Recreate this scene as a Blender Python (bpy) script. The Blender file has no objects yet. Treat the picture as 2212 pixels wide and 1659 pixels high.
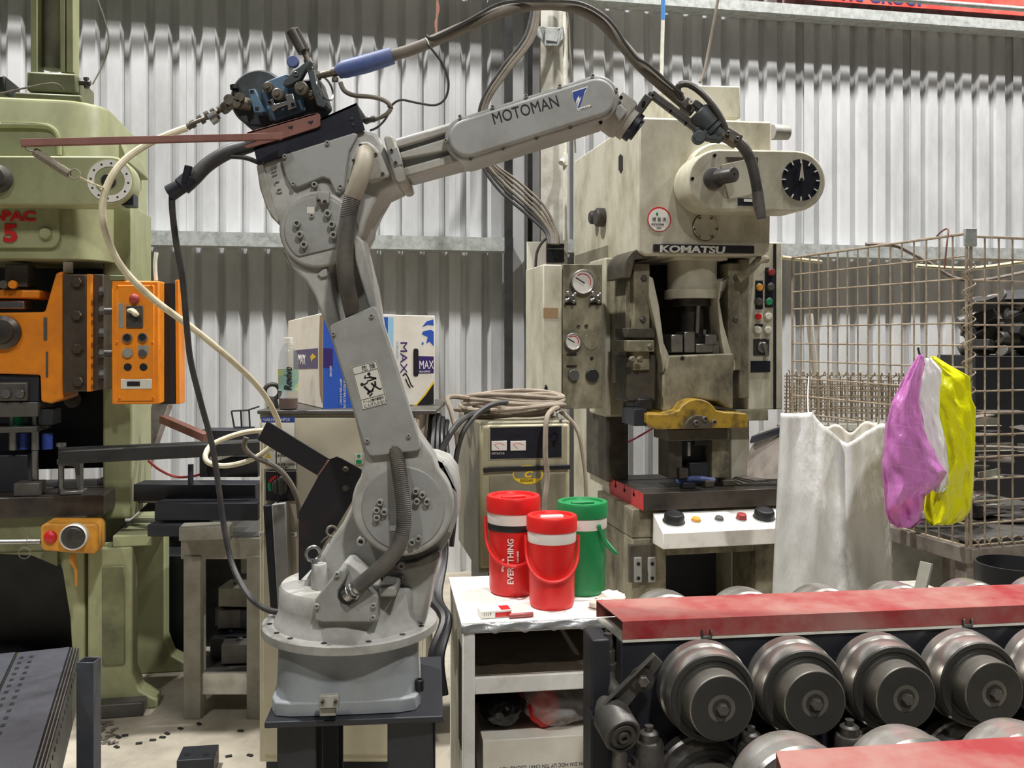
import bpy, bmesh, math, random
from mathutils import Vector, Matrix
random.seed(7)
SC = bpy.context.scene
COL = SC.collection
# ---------------------------------------------------------------- camera
F, CX, CY, ZC = 2000.0, 1106.0, 730.0, 1.6      # focal length and horizon in pixels of a 2212x1659 frame
cd = bpy.data.cameras.new('camera')
cam = bpy.data.objects.new('camera', cd)
COL.objects.link(cam)
cam.location = (0, 0, ZC)
cam.rotation_euler = (math.pi / 2, 0, 0)
cd.sensor_fit = 'HORIZONTAL'
cd.sensor_width = 36.0
cd.lens = 36.0 * F / 2212.0
cd.shift_y = -(829.5 - CY) / 2212.0
cd.clip_start = 0.05
cd.clip_end = 100
SC.camera = cam
# ---------------------------------------------------------------- world and lamps
w = bpy.data.worlds.new('hall_air')
SC.world = w
w.use_nodes = True
w.node_tree.nodes['Background'].inputs[0].default_value = (0.66, 0.80, 1.0, 1)
w.node_tree.nodes['Background'].inputs[1].default_value = 0.032


def lamp(name, loc, power, size, col=(1, 0.975, 0.94), aim=None, cone=None, blend=0.6):
    d = bpy.data.lights.new(name, 'SPOT' if cone else 'AREA')
    if cone:
        d.spot_size = math.radians(cone)
        d.spot_blend = blend
        d.shadow_soft_size = size / 2
    else:
        d.shape = 'DISK'
        d.size = size
    d.energy = power
    d.color = col
    o = bpy.data.objects.new(name, d)
    COL.objects.link(o)
    o.location = loc
    v = Vector(aim) - Vector(loc) if aim else Vector((0, 0, -1))
    o.rotation_euler = v.to_track_quat('-Z', 'Y').to_euler()
    return o


# two rows of high bay lamps under the roof: one along the wall, one with deep reflectors over the aisle
lamp('high_bay_lamp', (-3.2, 3.55, 8.6), 740, 0.30, aim=(-2.6, 5.2, 2.0))
lamp('high_bay_lamp', (2.2, 4.35, 8.6), 600, 0.30, aim=(1.6, 5.6, 2.0))
lamp('high_bay_lamp', (6.6, 5.2, 8.6), 600, 0.30, aim=(5.0, 6.6, 2.0))
lamp('high_bay_lamp', (1.5, -1.7, 6.9), 1200, 0.40, aim=(0.1, 2.7, 0.9), cone=46, blend=.8)
lamp('high_bay_lamp', (-2.4, -1.9, 6.9), 480, 0.40, aim=(-1.2, 2.8, 0.8), cone=44, blend=.8)
SC.view_settings.view_transform = 'Standard'
SC.view_settings.look = 'None'
SC.view_settings.gamma = 1.0
SC.view_settings.use_curve_mapping = False
SC.view_settings.exposure = 0.0


# ---------------------------------------------------------------- pixel / plane helpers
def P(u, v, Y):
    return Vector(((u - CX) / F * Y, Y, ZC - (v - CY) / F * Y))


def S(px, Y):
    return px * Y / F


class PL:
    """a vertical plane in the hall; at() finds where a sight line meets it"""
    def __init__(s, u, Y, yaw=0.0):
        s.o = P(u, CY, Y)
        a = math.radians(yaw)
        s.d = Vector((math.cos(a), math.sin(a), 0))
        s.n = Vector((math.sin(a), -math.cos(a), 0))
        s.b = -s.n
        s.yaw = a

    def at(s, u, v, off=0.0):
        r = Vector(((u - CX) / F, 1, -(v - CY) / F))
        c = Vector((0, 0, ZC))
        t = (s.o + s.n * off - c).dot(s.n) / r.dot(s.n)
        return c + r * t

    def poly(s, pts, off=0.0):
        return [s.at(u, v, off) for u, v in pts]

    def px(s, n, u, v=730):
        return n * s.at(u, v).y / F


UP = Vector((0, 0, 1))


# ---------------------------------------------------------------- mesh builder
class MB:
    def __init__(s):
        s.bm = bmesh.new()

    def face(s, vs):
        try:
            return s.bm.faces.new(vs)
        except ValueError:
            return None

    def prism(s, pts, vec):
        vec = Vector(vec)
        a = [s.bm.verts.new(p) for p in pts]
        b = [s.bm.verts.new(Vector(p) + vec) for p in pts]
        s.face(a)
        s.face(b[::-1])
        n = len(a)
        for i in range(n):
            j = (i + 1) % n
            s.face([a[i], b[i], b[j], a[j]])
        return s

    def box(s, c, size, rot=0.0, R=None):
        c = Vector(c)
        M = R if R is not None else Matrix.Rotation(rot, 3, 'Z')
        vs = []
        for z in (-.5, .5):
            for x, y in ((-.5, -.5), (.5, -.5), (.5, .5), (-.5, .5)):
                vs.append(s.bm.verts.new(c + M @ Vector((x * size[0], y * size[1], z * size[2]))))
        for f in ((0, 3, 2, 1), (4, 5, 6, 7), (0, 1, 5, 4), (1, 2, 6, 5), (2, 3, 7, 6), (3, 0, 4, 7)):
            s.face([vs[i] for i in f])
        return s

    def bar(s, a, b, w, h, up=UP):
        """box section from a to b"""
        a, b = Vector(a), Vector(b)
        z = (b - a)
        L = z.length
        z.normalize()
        x = Vector(up).cross(z)
        if x.length < 1e-4:
            x = Vector((1, 0, 0))
        x.normalize()
        y = z.cross(x)
        M = Matrix((x, y, z)).transposed()
        return s.box((a + b) / 2, (w, h, L), R=M)

    def rect(s, pl, u0, v0, u1, v1, front, back):
        """box on a plane: pixel rectangle, from offset front to offset back"""
        pts = pl.poly([(u0, v0), (u1, v0), (u1, v1), (u0, v1)], front)
        a, c = pts[0], pts[2]
        pts = [a, Vector((c.x, c.y, a.z)), c, Vector((a.x, a.y, c.z))]
        return s.prism(pts, pl.n * (back - front))

    def frame(s, ax):
        ax = Vector(ax).normalized()
        t = UP if abs(ax.z) < 0.95 else Vector((1, 0, 0))
        x = t.cross(ax).normalized()
        y = ax.cross(x)
        return ax, x, y

    def lathe(s, prof, o, ax, n=24, caps=True):
        o = Vector(o)
        ax, x, y = s.frame(ax)
        rings = []
        for r, h in prof:
            if r < 1e-6:
                rings.append([s.bm.verts.new(o + ax * h)])
            else:
                rings.append([s.bm.verts.new(o + ax * h + (x * math.cos(2 * math.pi * i / n) + y * math.sin(2 * math.pi * i / n)) * r) for i in range(n)])
        for a, b in zip(rings, rings[1:]):
            if len(a) == 1 and len(b) == 1:
                continue
            for i in range(n):
                j = (i + 1) % n
                if len(a) == 1:
                    s.face([a[0], b[j], b[i]])
                elif len(b) == 1:
                    s.face([a[i], a[j], b[0]])
                else:
                    s.face([a[i], a[j], b[j], b[i]])
        if caps:
            if len(rings[0]) > 1:
                s.face(rings[0][::-1])
            if len(rings[-1]) > 1:
                s.face(rings[-1])
        return s

    def cyl(s, a, b, r, r2=None, n=18):
        a, b = Vector(a), Vector(b)
        return s.lathe([(r, 0), (r if r2 is None else r2, (b - a).length)], a, b - a, n)

    def disc(s, c, nrm, r, h, n=24, ch=0.0):
        """short cylinder standing on c along nrm, with a chamfer"""
        if ch:
            return s.lathe([(r, 0), (r, h - ch), (r - ch, h)], c, nrm, n)
        return s.lathe([(r, 0), (r, h)], c, nrm, n)

    def ring(s, c, nrm, ro, ri, h, n=32):
        return s.lathe([(ri, 0), (ro, 0), (ro, h), (ri, h), (ri, 0)], c, nrm, n, caps=False)

    def torus(s, c, nrm, R, r, n=28, m=8, a0=0, a1=2 * math.pi):
        ax, x, y = s.frame(nrm)
        full = abs(a1 - a0) > 6.2
        k = n if full else n + 1
        pts = [Vector(c) + (x * math.cos(a0 + (a1 - a0) * i / n) + y * math.sin(a0 + (a1 - a0) * i / n)) * R for i in range(k)]
        return s.tube(pts, r, m, closed=full, sub=0)

    def tube(s, pts, r, n=8, closed=False, sub=5):
        pts = [Vector(p) for p in pts]
        rr = list(r) if isinstance(r, (list, tuple)) else None
        if sub:
            pts, rr = catmull(pts, sub, closed, rr)
        N = len(pts)
        rings = []
        t = (pts[1] - pts[0]).normalized()
        x = t.cross(Vector((0.3, 0.7, 0.6)))
        if x.length < 1e-3:
            x = t.cross(Vector((1, 0, 0)))
        x.normalize()
        for i in range(N):
            a = pts[i - 1] if (i > 0 or closed) else pts[i]
            b = pts[(i + 1) % N] if (i < N - 1 or closed) else pts[i]
            t = (b - a)
            if t.length < 1e-9:
                t = Vector((0, 0, 1))
            t.normalize()
            x = (x - t * x.dot(t))
            if x.length < 1e-6:
                x = t.orthogonal()
            x.normalize()
            y = t.cross(x)
            q = rr[i] if rr else r
            rings.append([s.bm.verts.new(pts[i] + (x * math.cos(2 * math.pi * k / n) + y * math.sin(2 * math.pi * k / n)) * q) for k in range(n)])
        rng = range(N) if closed else range(N - 1)
        for i in rng:
            A, B = rings[i], rings[(i + 1) % N]
            for k in range(n):
                j = (k + 1) % n
                s.face([A[k], A[j], B[j], B[k]])
        if not closed:
            s.face(rings[0][::-1])
            s.face(rings[-1])
        return s

    def sphere(s, c, r, n=12, sc=(1, 1, 1)):
        M = Matrix.Translation(c) @ Matrix.Diagonal((sc[0], sc[1], sc[2], 1))
        bmesh.ops.create_uvsphere(s.bm, u_segments=n, v_segments=max(6, n // 2), radius=r, matrix=M)
        return s

    def loft(s, loops, caps=True, closed=True):
        R = [[s.bm.verts.new(p) for p in lp] for lp in loops]
        n = len(R[0])
        for A, B in zip(R, R[1:]):
            for k in range(n if closed else n - 1):
                j = (k + 1) % n
                s.face([A[k], A[j], B[j], B[k]])
        if caps and closed:
            s.face(R[0][::-1])
            s.face(R[-1])
        return s

    def grid(s, fn, nu, nv):
        V = [[s.bm.verts.new(fn(i / nu, j / nv)) for j in range(nv + 1)] for i in range(nu + 1)]
        for i in range(nu):
            for j in range(nv):
                s.face([V[i][j], V[i + 1][j], V[i + 1][j + 1], V[i][j + 1]])
        return s

    def mesh(s, name, org=None, angle=35):
        if org is not None:
            o = Vector(org)
            for v in s.bm.verts:
                v.co -= o
        bmesh.ops.recalc_face_normals(s.bm, faces=s.bm.faces[:])
        me = bpy.data.meshes.new(name)
        s.bm.to_mesh(me)
        s.bm.free()
        me.polygons.foreach_set('use_smooth', [True] * len(me.polygons))
        me.set_sharp_from_angle(angle=math.radians(angle))
        return me

    def build(s, name, mat, parent=None, bevel=0.0, label=None, seg=2, angle=35, solid=0.0, kind=None):
        """one mesh object; under a parent the vertices are kept relative to the root's base point"""
        org = WORLD.get(parent.name) if parent else None
        if parent is None:
            lo = Vector((min(v.co.x for v in s.bm.verts), min(v.co.y for v in s.bm.verts), min(v.co.z for v in s.bm.verts)))
            hi = Vector((max(v.co.x for v in s.bm.verts), max(v.co.y for v in s.bm.verts), max(v.co.z for v in s.bm.verts)))
            org = Vector(((lo.x + hi.x) / 2, (lo.y + hi.y) / 2, lo.z))
        me = s.mesh(name, org, angle)
        o = bpy.data.objects.new(name, me)
        COL.objects.link(o)
        me.materials.append(mat)
        if parent:
            o.parent = parent
            WORLD[o.name] = org
        else:
            o.location = org
            WORLD[o.name] = org
        if solid:
            m = o.modifiers.new('thickness', 'SOLIDIFY')
            m.thickness = solid
            m.offset = 0
        if bevel:
            m = o.modifiers.new('edges', 'BEVEL')
            m.width = bevel
            m.segments = seg
            m.limit_method = 'ANGLE'
            m.angle_limit = math.radians(40)
        if label:
            o['label'] = label
        if kind:
            o['kind'] = kind
        return o


WORLD = {}


def catmull(pts, sub, closed=False, rr=None):
    out, ro = [], []
    N = len(pts)
    rng = range(N) if closed else range(N - 1)
    for i in rng:
        p0 = pts[i - 1] if (i > 0 or closed) else pts[0]
        p1 = pts[i]
        p2 = pts[(i + 1) % N]
        p3 = pts[(i + 2) % N] if (i + 2 < N or closed) else pts[-1]
        for k in range(sub):
            t = k / sub
            out.append(0.5 * ((2 * p1) + (p2 - p0) * t + (2 * p0 - 5 * p1 + 4 * p2 - p3) * t * t + (3 * p1 - p0 - 3 * p2 + p3) * t ** 3))
            if rr:
                ro.append(rr[i] + (rr[(i + 1) % N] - rr[i]) * t)
    if not closed:
        out.append(pts[-1])
        if rr:
            ro.append(rr[-1])
    return out, (ro if rr else None)


def thing(name, label, cat, loc, group=None, kind=None):
    o = bpy.data.objects.new(name, None)
    COL.objects.link(o)
    o.empty_display_size = 0.05
    o.location = loc
    WORLD[o.name] = Vector(loc)
    tag(o, label, cat, group, kind)
    return o


def tag(o, label=None, cat=None, group=None, kind=None):
    if label:
        o['label'] = label
    if cat:
        o['category'] = cat
    if group:
        o['group'] = group
    if kind:
        o['kind'] = kind
    return o


def struct(o):
    o['kind'] = 'structure'
    return o


def text(txt, size, origin, right, up, mat, parent, name='lettering', depth=0.0008, align='LEFT', xs=1.0, shear=0.0, bold=0.0, label=None):
    """flat lettering: origin = baseline point, right/up = its axes"""
    c = bpy.data.curves.new(name, 'FONT')
    c.body = txt
    c.size = size
    c.align_x = align
    c.extrude = depth
    c.shear = shear
    c.offset = bold
    c.resolution_u = 3
    tmp = bpy.data.objects.new('tmp_text', c)
    COL.objects.link(tmp)
    dg = bpy.context.evaluated_depsgraph_get()
    me = bpy.data.meshes.new_from_object(tmp.evaluated_get(dg))
    bpy.data.objects.remove(tmp)
    bpy.data.curves.remove(c)
    r = Vector(right).normalized()
    u = Vector(up).normalized()
    n = r.cross(u)
    org = WORLD[parent.name]
    for v in me.vertices:
        v.co = Vector(origin) + r * v.co.x * xs + u * v.co.y + n * v.co.z - org
    me.name = name
    me.materials.clear()
    me.materials.append(mat)
    o = bpy.data.objects.new(name, me)
    COL.objects.link(o)
    o.parent = parent
    WORLD[o.name] = org
    if label:
        o['label'] = label
    return o


def ptext(pl, txt, u, v, hpx, mat, parent, off=0.001, ang=0.0, **k):
    """lettering on a plane: baseline start in pixels, cap height in pixels, ang = degrees anticlockwise"""
    o = pl.at(u, v, off)
    s = S(hpx, o.y) / 0.7
    a = math.radians(ang)
    r = pl.d * math.cos(a) + UP * math.sin(a)
    up = -pl.d * math.sin(a) + UP * math.cos(a)
    return text(txt, s, o, r, up, mat, parent, **k)


def bolts(pl, pts, rpx, h, off, mat, parent, name='bolt', hexa=False, hole=None):
    """socket or hex head screws; one shared mesh, each its own part"""
    me = None
    for (u, v) in pts:
        c = pl.at(u, v, off)
        r = S(rpx, c.y)
        if me is None:
            b = MB()
            if hexa:
                b.lathe([(r * 1.35, 0), (r * 1.35, h * .2), (r, h * .2), (r, h * .85), (r * .8, h)], (0, 0, 0), pl.n, 6)
            else:
                b.lathe([(r, 0), (r, h * .85), (r * .88, h), (r * .55, h), (r * .5, h * .35), (0, h * .35)], (0, 0, 0), pl.n, 14)
            me = b.mesh(name)
            me.materials.append(mat)
        o = bpy.data.objects.new(name, me)
        COL.objects.link(o)
        o.parent = parent
        o.location = c - WORLD[parent.name]
        WORLD[o.name] = c


# ---------------------------------------------------------------- materials
def lin(c):
    return c / 12.92 if c <= 0.04045 else ((c + 0.055) / 1.055) ** 2.4


def rgb(r, g, b):
    return (lin(r / 255), lin(g / 255), lin(b / 255), 1)


def mat(name, col, rough=0.5, metal=0.0, dirt=None, amt=0.5, scale=9.0, stretch=(1, 1, 1), bump=0.0, bscale=60.0, alpha=1.0, trans=0.0, emit=0.0, sub=0.0, coat=0.0, lo=0.42, hi=0.68):
    m = bpy.data.materials.new(name)
    m.use_nodes = True
    nt = m.node_tree
    N, L = nt.nodes, nt.links
    b = N['Principled BSDF']
    c = rgb(*col)
    b.inputs['Base Color'].default_value = c
    b.inputs['Roughness'].default_value = rough
    b.inputs['Metallic'].default_value = metal
    b.inputs['Alpha'].default_value = alpha
    b.inputs['Transmission Weight'].default_value = trans
    b.inputs['Coat Weight'].default_value = coat
    if emit:
        b.inputs['Emission Color'].default_value = c
        b.inputs['Emission Strength'].default_value = emit
    if sub:
        b.inputs['Subsurface Weight'].default_value = sub
        b.inputs['Subsurface Radius'].default_value = (0.02, 0.02, 0.02)
    if dirt or bump:
        tc = N.new('ShaderNodeTexCoord')
        mp = N.new('ShaderNodeMapping')
        mp.inputs['Scale'].default_value = stretch
        L.new(tc.outputs['Object'], mp.inputs['Vector'])
    if dirt:
        n1 = N.new('ShaderNodeTexNoise')
        n1.inputs['Scale'].default_value = scale
        n1.inputs['Detail'].default_value = 7
        n1.inputs['Roughness'].default_value = 0.66
        L.new(mp.outputs['Vector'], n1.inputs['Vector'])
        rp = N.new('ShaderNodeMapRange')
        rp.inputs['From Min'].default_value = lo
        rp.inputs['From Max'].default_value = hi
        rp.inputs['To Max'].default_value = amt
        L.new(n1.outputs['Fac'], rp.inputs['Value'])
        mx = N.new('ShaderNodeMix')
        mx.data_type = 'RGBA'
        mx.inputs['A'].default_value = c
        mx.inputs['B'].default_value = rgb(*dirt)
        L.new(rp.outputs['Result'], mx.inputs['Factor'])
        L.new(mx.outputs['Result'], b.inputs['Base Color'])
        rr = N.new('ShaderNodeMapRange')
        rr.inputs['To Min'].default_value = max(0.05, rough - 0.08)
        rr.inputs['To Max'].default_value = min(1, rough + 0.14)
        L.new(n1.outputs['Fac'], rr.inputs['Value'])
        L.new(rr.outputs['Result'], b.inputs['Roughness'])
    if bump:
        n2 = N.new('ShaderNodeTexNoise')
        n2.inputs['Scale'].default_value = bscale
        n2.inputs['Detail'].default_value = 4
        L.new(mp.outputs['Vector'], n2.inputs['Vector'])
        bp = N.new('ShaderNodeBump')
        bp.inputs['Strength'].default_value = bump
        bp.inputs['Distance'].default_value = 0.01
        L.new(n2.outputs['Fac'], bp.inputs['Height'])
        L.new(bp.outputs['Normal'], b.inputs['Normal'])
    return m


M = {}
M['zinc'] = mat('galvanised_sheet', (205, 206, 208), 0.42, 0.0, (150, 152, 150), 0.55, 3.2, (1, 1, .35), 0.06, 14)
M['girt'] = mat('galvanised_channel', (186, 190, 188), 0.5, 0.15, (120, 124, 120), 0.7, 22)
M['colpaint'] = mat('column_paint', (196, 194, 184), 0.6, 0, (120, 112, 98), 0.6, 7)
M['darksteel'] = mat('dark_steel', (58, 58, 58), 0.5, 0.35, (30, 28, 27), 0.7, 10, bump=.05)
M['floor'] = mat('concrete', (192, 184, 167), 0.75, 0, (106, 98, 86), 0.75, 1.7, (1, 1, 1), 0.15, 45)
M['banner'] = mat('red_banner', (214, 62, 52), 0.5, 0, (226, 128, 112), 0.6, 3)
M['ink_blue'] = mat('blue_ink', (44, 48, 116), 0.5)
M['pvc'] = mat('pvc', (222, 222, 210), 0.4, 0, (150, 142, 124), 0.5, 12)
M['bluetape'] = mat('blue_tape', (70, 130, 196), 0.4)
M['robot'] = mat('robot_paint', (152, 153, 150), 0.42, 0, (104, 101, 94), 0.5, 6, bump=.02)
M['robot_cast'] = mat('robot_casting', (168, 168, 163), 0.46, 0, (108, 103, 93), 0.6, 8, bump=.04)
M['robot_tan'] = mat('dusty_robot_paint', (162, 160, 152), 0.55, 0, (112, 106, 94), 0.6, 9)
M['pedestal'] = mat('pedestal_paint', (146, 152, 156), 0.45, 0, (112, 112, 108), 0.5, 6)
M['bolt'] = mat('bolt_steel', (120, 116, 110), 0.4, 0.6, (60, 56, 52), 0.6, 30)
M['blackbolt'] = mat('black_oxide', (48, 46, 50), 0.4, 0.6)
M['conduit'] = mat('conduit_rubber', (74, 72, 70), 0.55, 0, (118, 112, 98), 0.6, 10)
M['conduit_tan'] = mat('dusty_conduit', (142, 134, 116), 0.6, 0, (96, 90, 80), 0.5, 9)
M['black'] = mat('black_plastic', (30, 30, 32), 0.45)
M['rubber'] = mat('black_rubber', (44, 43, 44), 0.5, 0, (84, 80, 74), 0.5, 14)
M['navy'] = mat('black_sheet', (26, 28, 38), 0.42, 0.2, (44, 46, 56), 0.5, 8)
M['rustbar'] = mat('red_oxide', (126, 84, 74), 0.6, 0, (92, 56, 50), 0.6, 12)
M['rustplate'] = mat('hot_rolled_plate', (40, 39, 42), 0.42, 0.4, (96, 60, 50), 0.55, 5, lo=.56, hi=.74)
M['cream'] = mat('cream_hose', (226, 218, 188), 0.45, 0, (160, 146, 116), 0.5, 14)
M['brass'] = mat('dull_brass', (108, 102, 90), 0.45, 0.5, (56, 52, 46), 0.6, 30)
M['steel'] = mat('bright_steel', (170, 170, 168), 0.28, 0.9, (96, 92, 88), 0.5, 14)
M['feedblue'] = mat('feeder_blue', (82, 112, 136), 0.5, 0, (52, 66, 76), 0.7, 18)
M['feedgrey'] = mat('feeder_grey', (72, 78, 80), 0.5, 0.3, (40, 40, 40), 0.7, 18)
M['sleeve'] = mat('blue_sleeve', (68, 86, 138), 0.5, 0, (120, 124, 140), 0.5, 10)
M['hosegrey'] = mat('grey_hose', (112, 104, 92), 0.6, 0, (70, 66, 60), 0.6, 10)
M['torch'] = mat('torch_black', (58, 56, 54), 0.42, 0.2, (96, 90, 82), 0.6, 16)
M['cab'] = mat('cabinet_beige', (196, 190, 168), 0.5, 0, (158, 150, 126), 0.4, 4)
M['white'] = mat('white_paint', (238, 236, 230), 0.5, 0, (176, 166, 150), 0.5, 11, lo=.5, hi=.75)
M['paper'] = mat('paper', (232, 230, 222), 0.7)
M['sticker'] = mat('silver_sticker', (205, 203, 192), 0.5)
M['labelblue'] = mat('label_blue', (38, 62, 142), 0.5)
M['inkblack'] = mat('black_ink', (22, 22, 26), 0.5)
M['red'] = mat('signal_red', (196, 36, 38), 0.4)
M['greenl'] = mat('signal_green', (34, 142, 96), 0.4)
M['yellow'] = mat('signal_yellow', (226, 190, 40), 0.5)
M['carton'] = mat('white_carton', (226, 222, 210), 0.7, 0, (196, 182, 160), 0.5, 6)
M['cartonblue'] = mat('print_blue', (40, 84, 178), 0.55)
M['cartonsky'] = mat('print_sky', (150, 196, 222), 0.55)
M['purple'] = mat('purple_tape', (62, 48, 106), 0.3)
M['cardbrown'] = mat('torn_card', (150, 122, 90), 0.8)
M['kom'] = mat('press_cream', (203, 200, 181), 0.5, 0, (138, 128, 102), 0.7, 5, (1, 1, .6), 0.03, 20)
M['komdirty'] = mat('press_cream_greasy', (156, 150, 126), 0.5, 0, (66, 60, 48), 0.9, 7, (1, 1, .7), 0.04, 20, lo=.37, hi=.66)
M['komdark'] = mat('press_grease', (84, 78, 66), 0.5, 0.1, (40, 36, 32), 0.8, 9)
M['komyellow'] = mat('ram_yellow', (166, 134, 44), 0.42, 0, (60, 50, 34), 0.8, 14, lo=.45, hi=.62)
M['bolster'] = mat('bolster_steel', (86, 80, 74), 0.36, 0.6, (48, 44, 40), 0.7, 9)
M['bolsterred'] = mat('bolster_red', (196, 40, 44), 0.45, 0, (110, 50, 46), 0.6, 9)  # red paint on the end of the bolster plate
M['green'] = mat('press_green', (164, 168, 128), 0.42, 0, (118, 118, 84), 0.6, 4.5, (1, 1, .7), 0.02, 18)
M['greendark'] = mat('press_green_old', (120, 124, 90), 0.45, 0, (70, 70, 50), 0.7, 6)
M['orange'] = mat('press_orange', (232, 138, 26), 0.42, 0, (160, 88, 30), 0.5, 6)
M['ctrlyellow'] = mat('control_box_yellow', (218, 152, 52), 0.45, 0, (150, 98, 44), 0.6, 14)
M['slide'] = mat('slide_steel_and_shade', (94, 84, 72), 0.36, 0.5, (56, 48, 42), 0.6, 9)  # press slide steel; also colours shade into the cart interior
M['weld'] = mat('welder_olive', (136, 131, 110), 0.48, 0, (96, 90, 72), 0.6, 6)
M['weldface'] = mat('welder_face', (168, 162, 134), 0.45, 0, (134, 128, 104), 0.5, 8)
M['cable'] = mat('welding_cable', (146, 134, 118), 0.65, 0, (98, 88, 78), 0.6, 12)
M['jugred'] = mat('jug_red', (214, 30, 28), 0.38, 0, (176, 30, 28), 0.4, 8)
M['juggreen'] = mat('jug_green', (24, 128, 70), 0.4, 0, (20, 104, 58), 0.4, 8)
M['jugwhite'] = mat('jug_white', (236, 228, 220), 0.45)
M['cage'] = mat('cage_wire', (176, 164, 144), 0.5, 0.2, (122, 98, 78), 0.7, 26)
M['sack'] = mat('woven_sack', (212, 213, 210), 0.45, 0, (176, 176, 168), 0.7, 7, bump=.8, bscale=26, stretch=(1, 1, .35))
M['bagpurple'] = mat('thin_bag_purple', (218, 134, 208), 0.2, alpha=.70, bump=1.0, bscale=34, stretch=(1, 1, .4))
M['bagwhite'] = mat('thin_bag_white', (238, 238, 236), 0.3, alpha=.95, bump=.9, bscale=30, stretch=(1, 1, .4))
M['bagyellow'] = mat('thin_bag_yellow', (222, 222, 16), 0.3, bump=1.0, bscale=28, stretch=(1, 1, .5))
M['bagclear'] = mat('clear_bag', (226, 222, 220), 0.15, alpha=.34, bump=1.0, bscale=30)
M['bagblack'] = mat('black_bag', (24, 24, 26), 0.25)
M['bagpink'] = mat('pink_bag', (216, 96, 112), 0.3)
M['fruit'] = mat('red_fruit', (196, 52, 52), 0.45)
M['rollred'] = mat('cover_red', (146, 38, 42), 0.45, 0, (158, 116, 107), 0.9, 4, (1, 1, 1), lo=.40, hi=.64)
M['roller'] = mat('polished_roll', (196, 192, 186), 0.26, 0.85, (132, 128, 120), 0.55, 5)
M['rollside'] = mat('machined_roll_side', (132, 128, 120), 0.42, 0.55, (66, 63, 60), 0.5, 9)
M['rolldark'] = mat('roll_face', (74, 73, 69), 0.45, 0.45, (44, 43, 41), 0.5, 6)
M['mframe'] = mat('machine_frame', (46, 48, 54), 0.45, 0.25, (30, 31, 36), 0.5, 6)
M['mgrey'] = mat('machine_grey', (96, 94, 90), 0.45, 0.4, (62, 60, 56), 0.6, 12)
M['channel'] = mat('black_channel', (100, 104, 112), 0.28, 0.5, (64, 66, 72), 0.7, 6)
M['scrap'] = mat('scrap_steel', (140, 132, 124), 0.5, 0.3, (84, 72, 64), 0.7, 12)
M['tablegrey'] = mat('table_paint', (148, 146, 134), 0.55, 0, (104, 98, 84), 0.6, 9)
M['pink'] = mat('pink_twine', (190, 140, 122), 0.8)
M['gauge'] = mat('gauge_face', (226, 222, 214), 0.4)
M['glass'] = mat('clear_plastic', (150, 160, 152), 0.08, alpha=.22)
M['drink'] = mat('red_drink', (84, 26, 26), 0.15)
M['bottlelabel'] = mat('bottle_label', (126, 160, 150), 0.4, 0, (190, 186, 60), 0.9, 14, lo=.5, hi=.6)
M['foil'] = mat('peeling_tape', (186, 188, 190), 0.3, 0.3, (110, 110, 110), 0.6, 12, bump=.3, bscale=40)
M['redlamp'] = mat('red_sheen_paint', (150, 52, 52), 0.5)
M['twine'] = mat('white_twine', (220, 216, 206), 0.8)
# ================================================================ the hall
PW = PL(1106, 6.4, 10.95)
b = MB()
b.box((0.5, 4.0, -0.06), (16, 14, 0.12))
fl = struct(b.build('floor', M['floor']))
fl['label'] = 'dusty beige concrete floor with oil stains'
# corrugated sheets, each one a part of the wall
wall = thing('wall_back', 'corrugated galvanised sheet wall behind the machines', None, PW.o + Vector((0, 0, -ZC)), kind='structure')
pitch, dep = 0.146, 0.034
prof = [(0, 0), (.52, 0), (.68, dep), (.84, dep), (1.0, 0)]
k0 = -33
for q in range(12):
    b = MB()
    line = []
    for k in range(k0 + q * 6, k0 + q * 6 + 6):
        for f, d in prof[:-1]:
            line.append((PW.o + PW.d * (k + f) * pitch + PW.b * (d + .0015 * (q % 2))))
    line.append(PW.o + PW.d * (k0 + q * 6 + 6.3) * pitch + PW.b * .0015 * (q % 2))
    lo = [Vector((p.x, p.y, 0.0)) for p in line]
    hi = [Vector((p.x, p.y, 5.2)) for p in line]
    b.loft([lo, hi], caps=False, closed=False)
    b.build('sheet', M['zinc'], wall, angle=20)


def along(x, off, z):
    p = PW.o + PW.d * x + PW.n * off
    return Vector((p.x, p.y, z))


def girt(name, z0, z1, x0, x1):
    """C section rail standing off the wall"""
    b = MB()
    o0, o1, t = 0.15, 0.005, 0.006
    pr = [(o0, z0 + .03), (o0, z0), (o1, z0), (o1, z0 + t), (o0 - t, z0 + t), (o0 - t, z1 - t), (o1, z1 - t), (o1, z1), (o0, z1)]
    pts = [along(x0, o, z) for o, z in pr]
    b.prism(pts, PW.d * (x1 - x0))
    return struct(b.build(name, M['girt']))


girt('trim_1', 2.185, 2.275, -4.6, -0.02)['label'] = 'galvanised wall rail left of the column'
girt('trim_2', 2.185, 2.275, 0.22, 5.4)['label'] = 'galvanised wall rail right of the column'
girt('trim_3', 3.92, 3.995, -4.6, 5.4)['label'] = 'upper galvanised wall rail below the red banner'
# column: H section, front flange lit
PC = PL(1168, 6.08, 0)
x0, x1 = PC.at(1168, 700).x, PC.at(1226, 700).x
xm = (x0 + x1) / 2
b = MB()
b.box((xm, 6.085, 2.5), (x1 - x0, .012, 5.0))
b.box((xm, 6.20, 2.5), (.012, .22, 5.0))
b.box((xm, 6.315, 2.5), (x1 - x0, .012, 5.0))
c = struct(b.build('trim_4', M['colpaint'], bevel=.002))
c['label'] = 'pale painted steel column between the robot and the cream press'
b = MB()
for u, wd in ((1099, .055), (1145, .032)):
    p = P(u, 700, 6.26)
    b.box((p.x, p.y, 2.6), (wd, .05, 5.2))
c = struct(b.build('trim_5', M['darksteel']))
c['label'] = 'dark steel uprights beside the column'
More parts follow.
